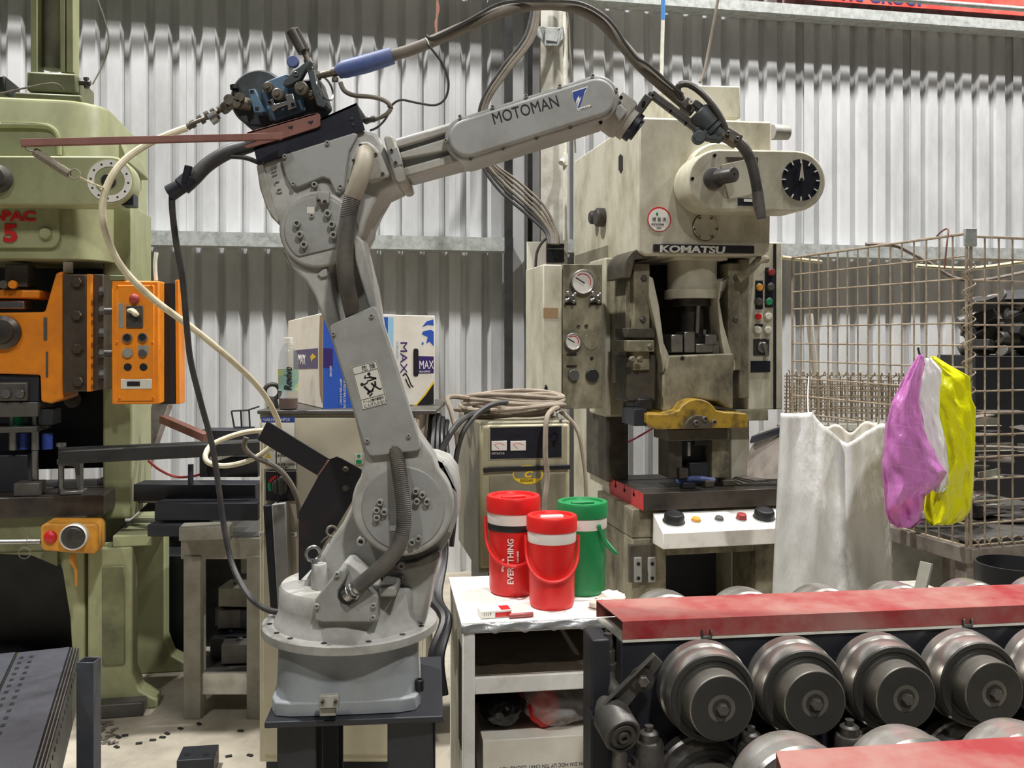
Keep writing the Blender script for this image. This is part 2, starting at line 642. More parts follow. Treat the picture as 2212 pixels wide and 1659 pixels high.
# folded metal hood on the column
b = MB()
b.prism([P(1155, 57, 6.07), P(1172, 57, 6.07), P(1182, 60, 5.99), P(1210, 60, 5.99), P(1216, 57, 6.07), P(1226, 60, 6.07), P(1226, 75, 6.07), P(1208, 92, 6.07),
         P(1203, 98, 5.99), P(1178, 98, 5.99), P(1170, 86, 6.07), P(1155, 72, 6.07)], (0, .004, 0))
b.prism([P(1181, 60, 5.99), P(1210, 60, 5.99), P(1224, 62, 6.065), P(1168, 62, 6.065)], (0, .002, .003))
b.prism([P(1181, 62, 5.99), P(1178, 98, 5.99), P(1170, 88, 6.07), P(1171, 60, 6.07)], (.003, 0, 0))
b.prism([P(1210, 62, 5.99), P(1203, 98, 5.99), P(1210, 90, 6.07), P(1217, 60, 6.07)], (.003, 0, 0))
o = b.build('bracket_hood', M['girt'])
tag(o, 'small folded sheet metal bracket high on the pale column', 'bracket')
bolts(PL(1168, 6.066), [(1166, 68), (1219, 70)], 2.2, .006, 0, M['blackbolt'], o)
# conduit pipe down the right edge of the column
t = thing('conduit_pipe', 'thin cream plastic pipe running down the right edge of the column', 'pipe', P(1220, 520, 6.03))
b = MB()
b.cyl(P(1220, -90, 6.03), P(1220, 520, 6.03), S(4.2, 6.03))
b.build('pipe', M['pvc'], t)
b = MB()
b.cyl(P(1220, 333, 6.03), P(1220, 358, 6.03), S(7, 6.03))
b.cyl(P(1217, 346, 6.03), P(1212, 352, 6.0), S(6, 6.03))
b.build('coupling', M['pvc'], t)
b = MB()
b.tube([P(1224, 20, 6.02), P(1229, 60, 6.02), P(1231, 110, 6.02), P(1236, 170, 6.02), P(1243, 330, 6.05)], S(2, 6))
tag(b.build('thin_wire', M['hosegrey']), 'thin grey wire hanging right of the column pipe', 'wire')
# cables that drop to the breakers
for i in range(6):
    dx = (i - 2.5)
    b = MB()
    b.tube([P(1160 + dx * 2, -20, 6.0), P(1146 + dx * 4, 75, 5.98), P(1092 + dx * 4, 150, 5.97), P(1050 + dx * 3, 215, 5.97), P(1041 + dx * 3.2, 270, 5.97), P(1050 + dx * 5, 345, 5.97), P(1098 + dx * 9, 400 + dx * -3, 5.96),
            P(1158 + dx * 7, 455 - dx * 4, 5.93), P(1190 + dx * 5, 500, 5.9), P(1196 + dx * 4, 528, 5.86)], S((3.6, 3, 4, 2.8, 3.4, 3)[i], 6), sub=6)
    tag(b.build('power_cable', M['rubber'] if i < 2 else M['hosegrey']), ('leftmost black', 'second from left black', 'third from left grey', 'fourth from left grey', 'fifth from left grey', 'rightmost grey')[i] + ' cable of the bundle dropping from the column top to the breakers', 'cable', 'cables dropping to the breakers')
# breaker board
t = thing('breaker_board', 'pale board with two black circuit breakers beside the cream press', 'electrical board', P(1166, 676, 5.95))
PQ = PL(1166, 5.95, 4)
b = MB()
b.rect(PQ, 1138, 522, 1192, 676, 0, -.02)
b.build('board', M['carton'], t, bevel=.003)
for (u0, v0, u1, v1, o) in ((1181, 526, 1219, 567, .05), (1145, 589, 1172, 640, .05)):
    b = MB()
    b.rect(PQ, u0, v0, u1, v1, o, .0)
    q = b.build('breaker', M['navy'], t, bevel=.004)
    b = MB()
    um = (u0 + u1) / 2
    b.rect(PQ, um - 5, v0 + 16, um + 5, v0 + 32, o + .02, o)
    b.build('toggle', M['black'], q, bevel=.002)
    b = MB()
    b.rect(PQ, u0 + 2, v0 + 10, u1 - 2, v0 + 13, o + .003, o)
    b.build('terminal_strip', M['steel'], q)
b = MB()
for u in (1152, 1158, 1165):
    b.tube([PQ.at(u, 640, .03), PQ.at(u + 2, 655, .03), PQ.at(1160, 672, .01)], .006)
b.build('tail_wires', M['rubber'], t)
b = MB()
b.tube([PQ.at(1202, 520, .05), PQ.at(1178, 517, .05), PQ.at(1160, 545, .05), PQ.at(1157, 590, .05)], .009)
b.build('bridge_cable', M['rubber'], t)
b = MB()
b.tube([P(1160, 676, 5.94), P(1158, 720, 5.96), P(1150, 800, 6.0), P(1146, 900, 6.05)], .007)
tag(b.build('drop_wire', M['cable']), 'thin wire falling from the breaker board down the wall', 'wire')
# white pipe with blue tape and hanging wires near the top edge
t = thing('hanging_pipe', 'white pipe with blue tape hanging above the cream press', 'pipe', P(1430, 165, 5.8))
b = MB()
b.cyl(P(1432, 42, 5.8), P(1429, 165, 5.8), S(4, 5.8))
b.build('pipe', M['pvc'], t)
b = MB()
b.cyl(P(1433, -40, 5.8), P(1432, 43, 5.8), S(4.6, 5.8))
b.build('tape', M['bluetape'], t)
b = MB()
b.tube([P(1556, -30, 5.9), P(1548, 15, 5.9), P(1532, 100, 5.9), P(1522, 150, 5.88), P(1512, 178, 5.85)], S(3.2, 5.9))
tag(b.build('hanging_wire', M['hosegrey']), 'slack grey wire hanging below the wall rail near the red banner', 'wire')
b = MB()
b.tube([P(203, -20, 4.5), P(222, 30, 4.5), P(233, 70, 4.5), P(235, 100, 4.5), P(222, 140, 4.5), P(200, 182, 4.46)], S(1.7, 4.5), 6)
tag(b.build('air_line', M['hosegrey']), 'thin air line arching down to the green press fitting', 'tube')
b = MB()
b.tube([P(945, -20, 2.5), P(944, 30, 2.5), P(942, 55, 2.5), P(943, 78, 2.5)], S(2.6, 2.5), 6)
b.tube([P(941, -10, 2.5), P(948, 20, 2.5), P(940, 50, 2.5), P(944, 78, 2.5)], S(1.6, 2.5), 6)
tag(b.build('twine', M['pink']), 'pink twine holding up the torch cable at the top edge', 'string')
# red banner above the top rail
t = thing('red_banner', 'red banner with blue capital letters above the top wall rail', 'banner', along(3.4, .1, 4.0))
PB = PL(1106, 6.4, 10.95)
b = MB()
a0, a1 = along(1.6, .16, 4.03), along(5.6, .16, 4.03)
b.prism([a0, a1, a1 + Vector((0, 0, .9)), a0 + Vector((0, 0, .9))], PW.b * .008)
b.build('cloth', M['banner'], t)
r0 = PB.at(1684, 6, .16)
text('Y DUC TRI GROUP', .135, Vector((r0.x, r0.y, 4.048)) + PW.n * .002, PW.d, UP, M['ink_blue'], t, xs=1.02, bold=.004)
b = MB()
b.bm.free()
q = MB()
q.cyl(along(-4.6, .245, 4.045), along(5.4, .245, 4.045), .019, None, 14)
q = struct(q.build('trim_6', M['girt']))
q['label'] = 'thin pipe running along the wall in front of the red banner'
# ================================================================ robot stand
def ribbed(b, pts, r, pitch, amp, n=12):
    pts, _ = catmull([Vector(p) for p in pts], 14)
    L = [0]
    for p, q in zip(pts, pts[1:]):
        L.append(L[-1] + (q - p).length)
    out, rad = [], []
    k = int(L[-1] / (pitch / 2))
    j = 0
    for i in range(k + 1):
        d = L[-1] * i / k
        while j < len(L) - 2 and L[j + 1] < d:
            j += 1
        f = (d - L[j]) / max(1e-9, L[j + 1] - L[j])
        out.append(pts[j].lerp(pts[j + 1], f))
        rad.append(r + (amp if i % 2 else -amp))
    return b.tube(out, rad, n, sub=0)


RX, RY = -0.4275, 2.45
st = thing('robot_stand', 'black steel pedestal under the grey robot arm', 'stand', (RX, RY, 0))
f0, f1 = P(571, 1560, 2.235), P(957, 1546, 2.272)
zt = 0.672
f0.z = f1.z = zt
back = Vector((-(f1 - f0).y, (f1 - f0).x, 0)).normalized()
b = MB()
b.prism([f0, f1, f1 + back * .43, f0 + back * .43], (0, 0, -.016))
b.build('top_plate', M['mframe'], st, bevel=.003)
for u0, u1, dy in ((597, 681, 0.05), (836, 934, .05), (620, 681, .34), (836, 910, .34)):
    b = MB()
    c0, c1 = P(u0, 1600, 2.29), P(u1, 1600, 2.29)
    m = (c0 + c1) / 2 + Vector((0, dy, 0))
    wd = (c1 - c0).length
    b.box((m.x, m.y - .04, .336), (wd, .008, .64))
    b.box((m.x, m.y + .04, .336), (wd, .008, .64))
    b.box((m.x - wd * .12, m.y, .336), (wd * .6, .08, .64))
    b.build('leg', M['mframe'], st, bevel=.002)
b = MB()
b.box((RX - .02, RY + .02, .008), (.62, .6, .016))
b.build('floor_plate', M['mframe'], st, bevel=.003)
# ================================================================ robot
rb = thing('welding_robot', 'grey six axis welding robot arm reaching to the right above its pedestal', 'robot', (RX, RY, zt))


def R(Y):
    return PL(1106, Y, 0)


def sq_loop(cx, cy, z, hx, hy, e=4.0, n=40, rot=.1):
    o = []
    for i in range(n):
        a = 2 * math.pi * i / n
        c, s_ = math.cos(a), math.sin(a)
        k = (abs(c) ** e + abs(s_) ** e) ** (-1 / e)
        x, y = c * k * hx, s_ * k * hy
        o.append(Vector((cx + x * math.cos(rot) - y * math.sin(rot), cy + x * math.sin(rot) + y * math.cos(rot), z)))
    return o


b = MB()
b.loft([sq_loop(RX, RY, zt + z, .185 + d, .175 + d, 9) for z, d in ((0.0005, 0), (.032, 0), (.036, -.004))])
b.build('foot_plate', M['pedestal'], rb, bevel=.002)
b = MB()
b.loft([sq_loop(RX, RY, zt + z, h, h * .96, e) for z, h, e in ((.034, .181, 5), (.06, .179, 4.5), (.12, .179, 3.6), (.165, .180, 3.2))])
b.build('pedestal', M['pedestal'], rb)
PF = PL(1106, 2.275, 5)
b = MB()
b.lathe([(.0115, 0), (.0115, .026), (.010, .028), (.006, .028), (.006, .014), (0, .014)], Vector((P(627, 1510, 2.33).x, 2.315, zt + .036)), UP, 16)
b.build('anchor_bolt', M['blackbolt'], rb)
b = MB()
b.lathe([(.0115, 0), (.0115, .026), (.010, .028), (.006, .028), (.006, .014), (0, .014)], Vector((P(906, 1500, 2.34).x, 2.345, zt + .036)), UP, 16)
b.build('anchor_bolt', M['blackbolt'], rb)
b = MB()
b.rect(PF, 688, 1503, 732, 1530, .018, 0)
b.rect(PF, 690, 1530, 726, 1547, .006, 0)
q = b.build('connector_cover', M['robot_tan'], rb, bevel=.003)
bolts(PF, [(697, 1515), (725, 1515)], 4.5, .006, .018, M['bolt'], q)
# round mounting flange with screw holes
zf = .836
b = MB()
b.lathe([(.228, 0), (.2285, .003), (.2285, .020), (.225, .0235), (.15, .0235)], (RX, RY, zf), UP, 64)
fo = b.build('flange', M['robot_cast'], rb)
for a in (195, 218, 235, 262, 292, 318, 340):
    b = MB()
    p = Vector((RX + .207 * math.cos(math.radians(a)), RY + .207 * math.sin(math.radians(a)), zf + .0232))
    b.disc(p, UP, .0075, .0012, 12)
    b.build('screw_hole', M['blackbolt'], fo)
# turret: round skirt, then the casting that carries the lower arm
b = MB()
b.lathe([(.198, .0), (.194, .012), (.186, .026), (.184, .05), (.184, .088), (.178, .098), (.150, .102), (.0, .102)], (RX, RY, zf + .0235), UP, 56)
b.build('turret_skirt', M['robot_cast'], rb)
tur = [(640, 1292), (655, 1262), (676, 1226), (704, 1178), (740, 1130), (760, 1090), (786, 1040), (800, 1000), (845, 975), (935, 990), (962, 1000), (980, 1025), (987, 1075), (986, 1125), (974, 1160),
       (952, 1195), (936, 1250), (925, 1310), (918, 1350), (700, 1350), (655, 1330)]
b = MB()
b.prism(R(2.385).poly(tur), (0, .20, 0))
b.build('turret', M['robot_cast'], rb, bevel=.012, seg=3)
# ear plate at the right of the shoulder
ear = [(925, 985), (945, 996), (966, 1008), (978, 1032), (988, 1065), (987, 1120), (975, 1150), (955, 1150), (955, 1000)]
b = MB()
b.prism(R(2.345).poly(ear), (0, .04, 0))
q = b.build('ear_plate', M['robot'], rb, bevel=.003)
bolts(R(2.344), [(956, 1015)], 4, .003, 0, M['blackbolt'], q)
# dark block put in as the shade of the clearance gap under the shoulder
b = MB()
b.prism(R(2.355).poly([(840, 1222), (900, 1212), (948, 1190), (950, 1205), (925, 1222), (880, 1232), (850, 1234)]), (0, .03, 0))
b.build('gap_shade', M['bolt'], rb, bevel=.003)
bolts(R(2.352), [(868, 1220)], 8, .012, .002, M['robot_cast'], rb)
# side cover with the cable gland
pc = R(2.252)
cov = [(679, 1340), (680, 1296), (700, 1270), (728, 1235), (735, 1229), (743, 1232), (748, 1244), (742, 1258), (731, 1275), (729, 1290), (736, 1302), (752, 1306), (770, 1296), (786, 1274), (793, 1268), (816, 1290), (816, 1342), (800, 1345), (700, 1345)]
b = MB()
b.prism(pc.poly(cov), (0, .05, 0))
q = b.build('gland_cover', M['robot'], rb, bevel=.004)
bolts(pc, [(729, 1240), (685, 1309), (807, 1307), (806, 1333)], 6, .006, .002, M['robot_cast'], q)
b = MB()
b.prism(R(2.30).poly([(728, 1235), (745, 1212), (758, 1214), (793, 1244), (820, 1270), (816, 1300), (700, 1300)]), (0, .08, 0))
b.build('gland_housing', M['robot_cast'], rb, bevel=.008)
b = MB()
b.rect(R(2.29), 818, 1268, 855, 1290, .02, -.09)
b.build('stopper_pad', M['robot_cast'], rb, bevel=.005)
for (tx, u) in (('1', 823), ('S', 842), ('R', 862)):
    ptext(R(2.382), tx, u, 1258, 15, M['robot'], rb, off=.003, depth=.003, name='cast_mark')
# lifting eye on a post
p = P(690, 1295, 2.36)
b = MB()
b.lathe([(.0215, 0), (.0205, .06), (.0195, .088), (.017, .092), (0, .092)], p, UP, 24)
q = b.build('eye_post', M['robot_cast'], rb)
b = MB()
b.torus(P(676, 1196, 2.36), (.5, -1, 0), .0175, .0045, 24, 8)
b.cyl(P(676, 1208, 2.36), P(681, 1222, 2.36), .006, .009)
b.build('eye_bolt', M['steel'], rb)
b = MB()
b.torus(P(717, 1148, 2.40), (.3, -1, .3), .013, .004, 20, 8)
b.tube([P(694, 1172, 2.40), P(703, 1163, 2.40), P(714, 1158, 2.40)], .003, 6)
b.build('grease_nipple', M['brass'], rb)
# ---- lower arm: a bulb at the shoulder, a bulb at the elbow, rails between
ps = R(2.30)


def circ(u, v, r, a0, a1, n):
    return [(u + r * math.cos(math.radians(a0 + (a1 - a0) * i / n)), v + r * math.sin(math.radians(a0 + (a1 - a0) * i / n))) for i in range(n + 1)]


low = [(786, 975), (786, 1000), (778, 1030)] + circ(869, 1092, 110, 205, -45, 40)[0:] + [(937, 985), (905, 940), (890, 910), (780, 930)]
b = MB()
b.prism(ps.poly(low), (0, .075, 0))
b.build('shoulder_bulb', M['robot_cast'], rb, bevel=.008, seg=3)
c = ps.at(871, 1098)
b = MB()
b.lathe([(S(92, 2.3), 0), (S(92, 2.3), .002), (S(88, 2.3), .006), (0, .006)], c + Vector((0, .003, 0)), (0, -1, 0), 48)
q = b.build('shoulder_disc', M['robot'], rb)
bolts(ps, [(821.5, 1084), (815, 1101), (831, 1104.6), (815, 1117), (899, 1060), (913, 1068), (901, 1082), (923, 1082.6), (904.5, 1162), (891, 1170)], 7.5, .012, .003, M['robot_cast'], rb)
bolts(ps, [(782, 1167)], 10, .02, -.02, M['robot_cast'], rb)
b = MB()
b.rect(ps, 842, 1135, 856, 1147, .005, .003)
b.build('sticker', M['sticker'], rb)
# dark hollow where the conduit leaves the cover
b = MB()
b.prism(R(2.315).poly([(797, 985), (908, 973), (930, 1010), (880, 1040), (800, 1025)]), (0, .02, 0))
b.build('arm_hollow', M['robot_tan'], rb)
# arm body between the bulbs
pa = R(2.325)
b = MB()
b.prism(pa.poly([(603, 500), (614, 545), (632, 580), (660, 606), (680, 640), (694, 680), (712, 722), (760, 880), (786, 985), (860, 985), (800, 720), (735, 700), (720, 640), (712, 590), (735, 545), (690, 470)]), (0, .085, 0))
b.build('arm_rail', M['robot_cast'], rb, bevel=.007, seg=3)
b = MB()
b.prism(pa.poly([(760, 498), (784, 520), (810, 622), (823, 705), (850, 781), (865, 848), (889, 916), (918, 975), (930, 990), (850, 985), (795, 760), (797, 664), (793, 655), (768, 565)]), (0, .085, 0))
b.build('arm_rail', M['robot_cast'], rb, bevel=.006, seg=3)
b = MB()
b.prism(R(2.39).poly([(700, 560), (775, 545), (805, 690), (720, 700)]), (0, .02, 0))
b.build('arm_web', M['robot_tan'], rb)
# sheet cover with the danger sticker
pk = R(2.285)
cv = [(711, 707), (718, 700), (797, 665), (809, 661), (816, 672), (905, 948), (908, 970), (902, 974), (806, 986), (797, 984), (789, 970)]
b = MB()
b.prism(pk.poly(cv), (0, .035, 0))
co = b.build('arm_cover', M['robot'], rb, bevel=.003)
bolts(pk, [(721, 721), (803, 682), (794, 951.5), (883, 941)], 5, .006, 0, M['robot_cast'], co)
d0 = math.radians(-14.5)


def stk(u, v):            # sticker frame: local px coords, rotated
    ca, sa = math.cos(d0), math.sin(d0)
    return (759 + u * ca + v * -sa, 793 + u * sa + v * ca)


b = MB()
b.prism(pk.poly([stk(0, 0), stk(56, 0), stk(56, 96), stk(0, 96)], .0012), (0, .001, 0))
so = b.build('danger_sticker', M['sticker'], rb, label='pale danger sticker with a falling figure')
for a_, b_ in (((1.5, 17), (54.5, 18)), ((1.5, 74), (54.5, 75)), ((1, 1), (55, 1.8)), ((1, 94.5), (55, 95.3))):
    q = MB()
    q.prism(pk.poly([stk(a_[0], a_[1]), stk(b_[0], a_[1]), stk(b_[0], b_[1]), stk(a_[0], b_[1])], .0017), (0, .0004, 0))
    q.build('rule', M['inkblack'], so)
for x_ in (1, 54.2):
    q = MB()
    q.prism(pk.poly([stk(x_, 1), stk(x_ + .8, 1), stk(x_ + .8, 95), stk(x_, 95)], .0017), (0, .0004, 0))
    q.build('rule', M['inkblack'], so)
ptext(pk, '危 険', *stk(20, 14.5), 9.5, M['inkblack'], so, off=.0016, ang=14.5, depth=.0003)
ptext(pk, 'アームの動作範囲内', *stk(5, 83), 5, M['inkblack'], so, off=.0016, ang=14.5, depth=.0003, xs=.72)
ptext(pk, 'に人が入らない', *stk(5, 92.5), 6.4, M['inkblack'], so, off=.0016, ang=14.5, depth=.0003, xs=.78)
q = MB()
for (x_, y_, r_) in ((33, 24, 3.6), (13, 42, 3.6)):
    q.disc(pk.at(*stk(x_, y_), .0014), (0, -1, 0), S(r_, 2.28), .0006, 14)
for seg in (((21, 30), (25, 25), 2.2), ((21, 30), (31, 31), 2.4), ((31, 30), (46, 37), 4.2), ((25, 38), (46, 37), 2.6), ((16, 44), (26, 41), 3), ((33, 44), (38, 52), 4), ((42, 42), (40, 54), 4), ((38, 52), (31, 60), 3.4),
            ((40, 54), (48, 62), 3.2), ((48, 62), (52, 60), 2.4), ((16, 47), (24, 60), 4.6), ((24, 60), (20, 66), 5), ((24, 62), (33, 60), 5), ((22, 71), (30, 66), 3)):
    a_, c_, wd = seg
    A, B = Vector(stk(*a_)), Vector(stk(*c_))
    n_ = Vector((-(B - A).y, (B - A).x)).normalized() * wd / 2
    q.prism(pk.poly([tuple(A + n_), tuple(B + n_), tuple(B - n_), tuple(A - n_)], .0019), (0, .0004, 0))
q.build('pictogram', M['inkblack'], so)
# ---- elbow bulb
pe = R(2.335)
b = MB()
b.prism(R(2.31).poly(circ(685, 495, 83, 0, 351, 39)), (0, .10, 0))
b.build('elbow_ring', M['robot_cast'], rb, bevel=.007, seg=3)
b = MB()
b.prism(R(2.306).poly([(p[0], min(p[1], 553 - (p[0] - 650) * .24)) for p in circ(686, 496, 72, 0, 354, 60)]), (0, .02, 0))
b.build('elbow_disc', M['robot'], rb, bevel=.002)
pd_ = R(2.306)
bolts(pd_, [(643, 483), (649, 507), (658, 529), (709, 462), (718, 485.5), (721.5, 508)], 8, .012, 0, M['robot_cast'], rb)
bolts(pd_, [(674, 466)], 5, .006, 0, M['robot_cast'], rb)
b = MB()
b.rect(pd_, 663, 447, 679, 461, .0012, 0)
b.build('sticker', M['sticker'], rb)
b = MB()
b.rect(R(2.30), 685, 413, 711, 439, .006, -.01)
q = b.build('stop_lug', M['robot_cast'], rb, bevel=.003)
bolts(R(2.294), [(689, 434), (702, 436)], 4.5, .005, 0, M['bolt'], q)
b = MB()
b.prism(R(2.318).poly([(685, 592), (701, 579), (706, 580), (708, 596), (694, 600)]), (0, .012, 0))
b.build('cast_arrow', M['robot_cast'], rb, bevel=.002)
b = MB()
b.prism(R(2.36).poly([(612, 545), (632, 580), (622, 570), (616, 552)]), (0, .04, 0))
b.build('back_lug', M['robot_tan'], rb)
# ---- elbow housing
ph = R(2.335)
hou = [(554, 356), (575, 346), (783, 280), (812, 286), (824, 306), (834, 330), (862, 396), (824, 414), (806, 445), (790, 478), (786, 500), (770, 530), (690, 560), (640, 540), (600, 484), (584, 468), (575, 449), (563, 412), (556, 380)]
b = MB()
b.prism(ph.poly(hou), (0, .20, 0))
ho = b.build('elbow_housing', M['robot_cast'], rb, bevel=.010, seg=3)
b = MB()
b.prism(ph.poly([(606, 341), (614, 333), (765, 286), (773, 290), (755, 325), (749, 360), (744, 408), (735, 418), (724, 417), (711, 388), (697, 383), (645, 405), (628, 402), (618, 386)], .012), (0, .02, 0))
q = b.build('housing_cover', M['robot'], rb, bevel=.004)
bolts(ph, [(616, 338), (707.5, 309), (634, 397)], 5, .006, .012, M['robot_cast'], q)
bolts(ph, [(681, 400), (737, 405)], 6.5, .014, .002, M['robot_cast'], ho)
for tx, u, v in (('H', 584, 362), ('I', 588, 377), ('L', 592, 392), ('U', 596, 408)):
    ptext(ph, tx, u, v, 11, M['robot_cast'], ho, off=.002, ang=-72, depth=.0025, name='cast_mark')
b = MB()
b.prism(ph.poly([(553, 356), (568, 350), (578, 392), (590, 440), (602, 476), (598, 482), (575, 449), (561, 408)], .006), (0, .21, 0))
b.build('end_cap', M['robot_tan'], ho, bevel=.005)
# boss that takes the conduit
b = MB()
b.prism(R(2.30).poly([(762, 345), (768, 318), (778, 306), (793, 304), (806, 313), (822, 330), (842, 378), (838, 382), (800, 392), (760, 380)]), (0, .05, 0))
q = b.build('conduit_boss', M['robot_tan'], rb, bevel=.01, seg=3)
bolts(R(2.30), [(779, 314), (812, 333), (764, 347), (827, 376)], 4, .004, 0, M['bolt'], q)
# ---- forearm
b = MB()
b.prism(R(2.30).poly([(828, 296), (836, 291), (845, 291), (851, 297), (876, 386), (874, 394), (860, 398), (852, 390)]), (0, .22, 0))
q = b.build('forearm_collar', M['robot_tan'], rb, bevel=.006)
b = MB()
b.prism(R(2.298).poly([(837, 322), (859, 316), (871, 355), (851, 362)]), (0, .012, 0))
b.build('collar_plate', M['robot'], q, bevel=.003)
bolts(R(2.298), [(846, 325), (855, 352)], 4, .005, 0, M['bolt'], q)
fa = R(2.36)
b = MB()
b.prism(fa.poly([(846, 300), (980, 261), (1010, 350), (876, 386)]), (0, .13, 0))
b.build('forearm', M['robot'], rb, bevel=.012, seg=3)
for q4 in ([(850, 305), (985, 264), (990, 280), (856, 321)], [(860, 330), (960, 299), (968, 305), (990, 320), (866, 345)], [(868, 363), (1000, 326), (1008, 345), (874, 383)]):
    b = MB()
    b.prism(R(2.34).poly(q4), (0, .03, 0))
    b.build('forearm_rib', M['robot_tan'], rb, bevel=.005)


def stadium(u0, v0, u1, v1, r, n=14):
    a = math.degrees(math.atan2(v1 - v0, u1 - u0))
    return circ(u1, v1, r, a - 90, a + 90, n) + circ(u0, v0, r, a + 90, a + 270, n)


b = MB()
b.prism(R(2.315).poly(stadium(1008, 299, 1290, 210, 48)), (0, .16, 0))
b.build('forearm_case', M['robot'], rb, bevel=.006, seg=3)
pm = R(2.298)
b = MB()
b.prism(pm.poly(stadium(1010, 297, 1289, 209, 41)), (0, .03, 0))
mo = b.build('forearm_cover', M['robot'], rb, bevel=.007, seg=3)
bolts(R(2.315), [(993.6, 252), (1064, 231), (1136.5, 208), (1209, 186), (1280, 164), (1331, 194), (1017, 346), (1087, 324), (1159, 301), (1232, 278), (963, 304)], 4.2, .006, 0, M['robot_tan'], rb)
ptext(pm, 'MOTOMAN', 1066, 269, 25, M['inkblack'], mo, off=.0004, ang=15.5, depth=.0005, xs=.80)
pts_z = [[(1237, 199), (1268, 189), (1262, 200), (1252, 213), (1250, 206), (1246, 214), (1244, 222), (1240, 214)], [(1257, 206), (1263, 200), (1252, 232), (1247, 234)], [(1240, 214), (1245, 204), (1252, 207), (1247, 222)]]
b = MB()
b.prism(pm.poly([(1235, 197), (1270, 186), (1249, 236), (1246, 237), (1250, 214), (1245, 224)], .0006), (0, .0005, 0))
b.build('badge_edge', M['paper'], mo)
for z_ in pts_z[:2]:
    b = MB()
    b.prism(pm.poly(z_, .0011), (0, .0004, 0))
    b.build('badge', M['labelblue'], mo)
b = MB()
b.prism(pm.poly([(1247, 234), (1275, 226), (1277, 231), (1249, 240)], .0008), (0, .0004, 0))
b.build('badge_plate', M['paper'], mo)
ptext(pm, 'YASKAWA', 1249.5, 239, 3.8, M['inkblack'], mo, off=.0013, ang=15.5, depth=.0002, xs=1.15)
# ---- wrist
b = MB()
wa, wb = P(1302, 240, 2.40), P(1352, 266, 2.40)
ax = (P(1352, 263, 2.40) - P(1318, 238, 2.40)).normalized()
b.lathe([(.056, 0), (.056, .040), (.052, .048), (.046, .050), (.046, .066), (.0, .066)], P(1318, 238, 2.40), ax, 32)
wr = b.build('wrist', M['robot_tan'], rb)
b = MB()
b.prism(R(2.335).poly([(1322, 236), (1340, 224), (1356, 240), (1338, 262)]), (0, .03, 0))
b.build('wrist_plate', M['robot'], wr, bevel=.003)
bolts(R(2.34), [(1341, 212), (1297, 266)], 4, .01, 0, M['blackbolt'], wr)
b = MB()
b.lathe([(.040, .066), (.040, .082), (.030, .083), (.030, .090), (0, .090)], P(1318, 238, 2.40), ax, 24)
b.build('tool_flange', M['navy'], rb)
# conduits on the arm
b = MB()
b.tube([P(789, 330, 2.285), P(787, 352, 2.25), P(778, 382, 2.235), P(768, 410, 2.23), P(762, 428, 2.23)], [.022, .0225, .0225, .0218, .021], 16)
b.sphere(P(789, 332, 2.28), .0215, 14)
b.build('conduit_elbow', M['conduit_tan'], rb)
b = MB()
ribbed(b, [P(763, 424, 2.23), P(757, 446, 2.23), P(752, 472, 2.23)], .0205, .0042, .0009)
b.build('conduit_ribs', M['conduit'], rb)
b = MB()
b.tube([P(753, 468, 2.23), P(747, 510, 2.23), P(745, 560, 2.235), P(748, 610, 2.25), P(757, 655, 2.29), P(766, 690, 2.33)], .0205, 16, sub=8)
b.build('conduit', M['conduit'], rb)
b = MB()
ribbed(b, [P(850, 960, 2.31), P(858, 990, 2.285), P(865, 1040, 2.265), P(871, 1090, 2.255), P(872, 1130, 2.25), P(868, 1160, 2.245)], .0185, .0046, .0010)
b.build('conduit_ribs', M['conduit'], rb)
b = MB()
b.tube([P(868, 1155, 2.245), P(860, 1182, 2.24), P(838, 1212, 2.235), P(804, 1242, 2.235), P(772, 1268, 2.24)], .0190, 16, sub=8)
b.build('conduit', M['conduit'], rb)
b = MB()
b.cyl(P(774, 1266, 2.238), P(748, 1287, 2.25), .0178, .0165)
b.torus(P(766, 1272, 2.24), P(748, 1287, 2.25) - P(774, 1266, 2.238), .0175, .0022)
b.torus(P(758, 1279, 2.24), P(748, 1287, 2.25) - P(774, 1266, 2.238), .017, .0022)
b.build('conduit_gland', M['steel'], rb)
b = MB()
b.disc(P(750, 1284, 2.252), (0, -1, 0), .022, .002, 20)
b.build('gland_hole', M['black'], rb)
# plate bracket welded up from two pieces, on the back of the turret
pbk = R(2.44)
b = MB()
b.prism(pbk.poly([(712, 992), (727, 986), (738, 990), (781, 1014), (781, 1048), (722, 1147), (702, 1172), (676, 1226), (645, 1258), (645, 1107), (688, 1028)]), (0, .005, 0))
q = b.build('plate_bracket', M['rustplate'], rb, bevel=.001, label='dark hot rolled plate bracket')
b = MB()
b.prism(pbk.poly([(577, 909), (712, 992), (687, 1028), (556, 950)]), (0, .005, 0))
b.build('plate_strip', M['rustplate'], q, bevel=.001)
bolts(pbk, [(747, 1013), (747, 1054)], 6, .010, .0, M['brass'], q, hexa=True)
b = MB()
b.rect(pbk, 737, 1030, 745, 1037, .0008, 0)
b.disc(pbk.at(759.5, 1033), (0, -1, 0), S(5.5, 2.44), .0008)
b.disc(pbk.at(776, 1033), (0, -1, 0), S(4, 2.44), .0008)
b.build('slot', M['inkblack'], q)
b = MB()
pts = [(709 - 2.4 * i, 996 + 3.4 * i) for i in range(10)]
for u, v in pts:
    b.sphere(pbk.at(u, v, .001), .0032, 8)
b.build('weld_bead', M['rustbar'], q)
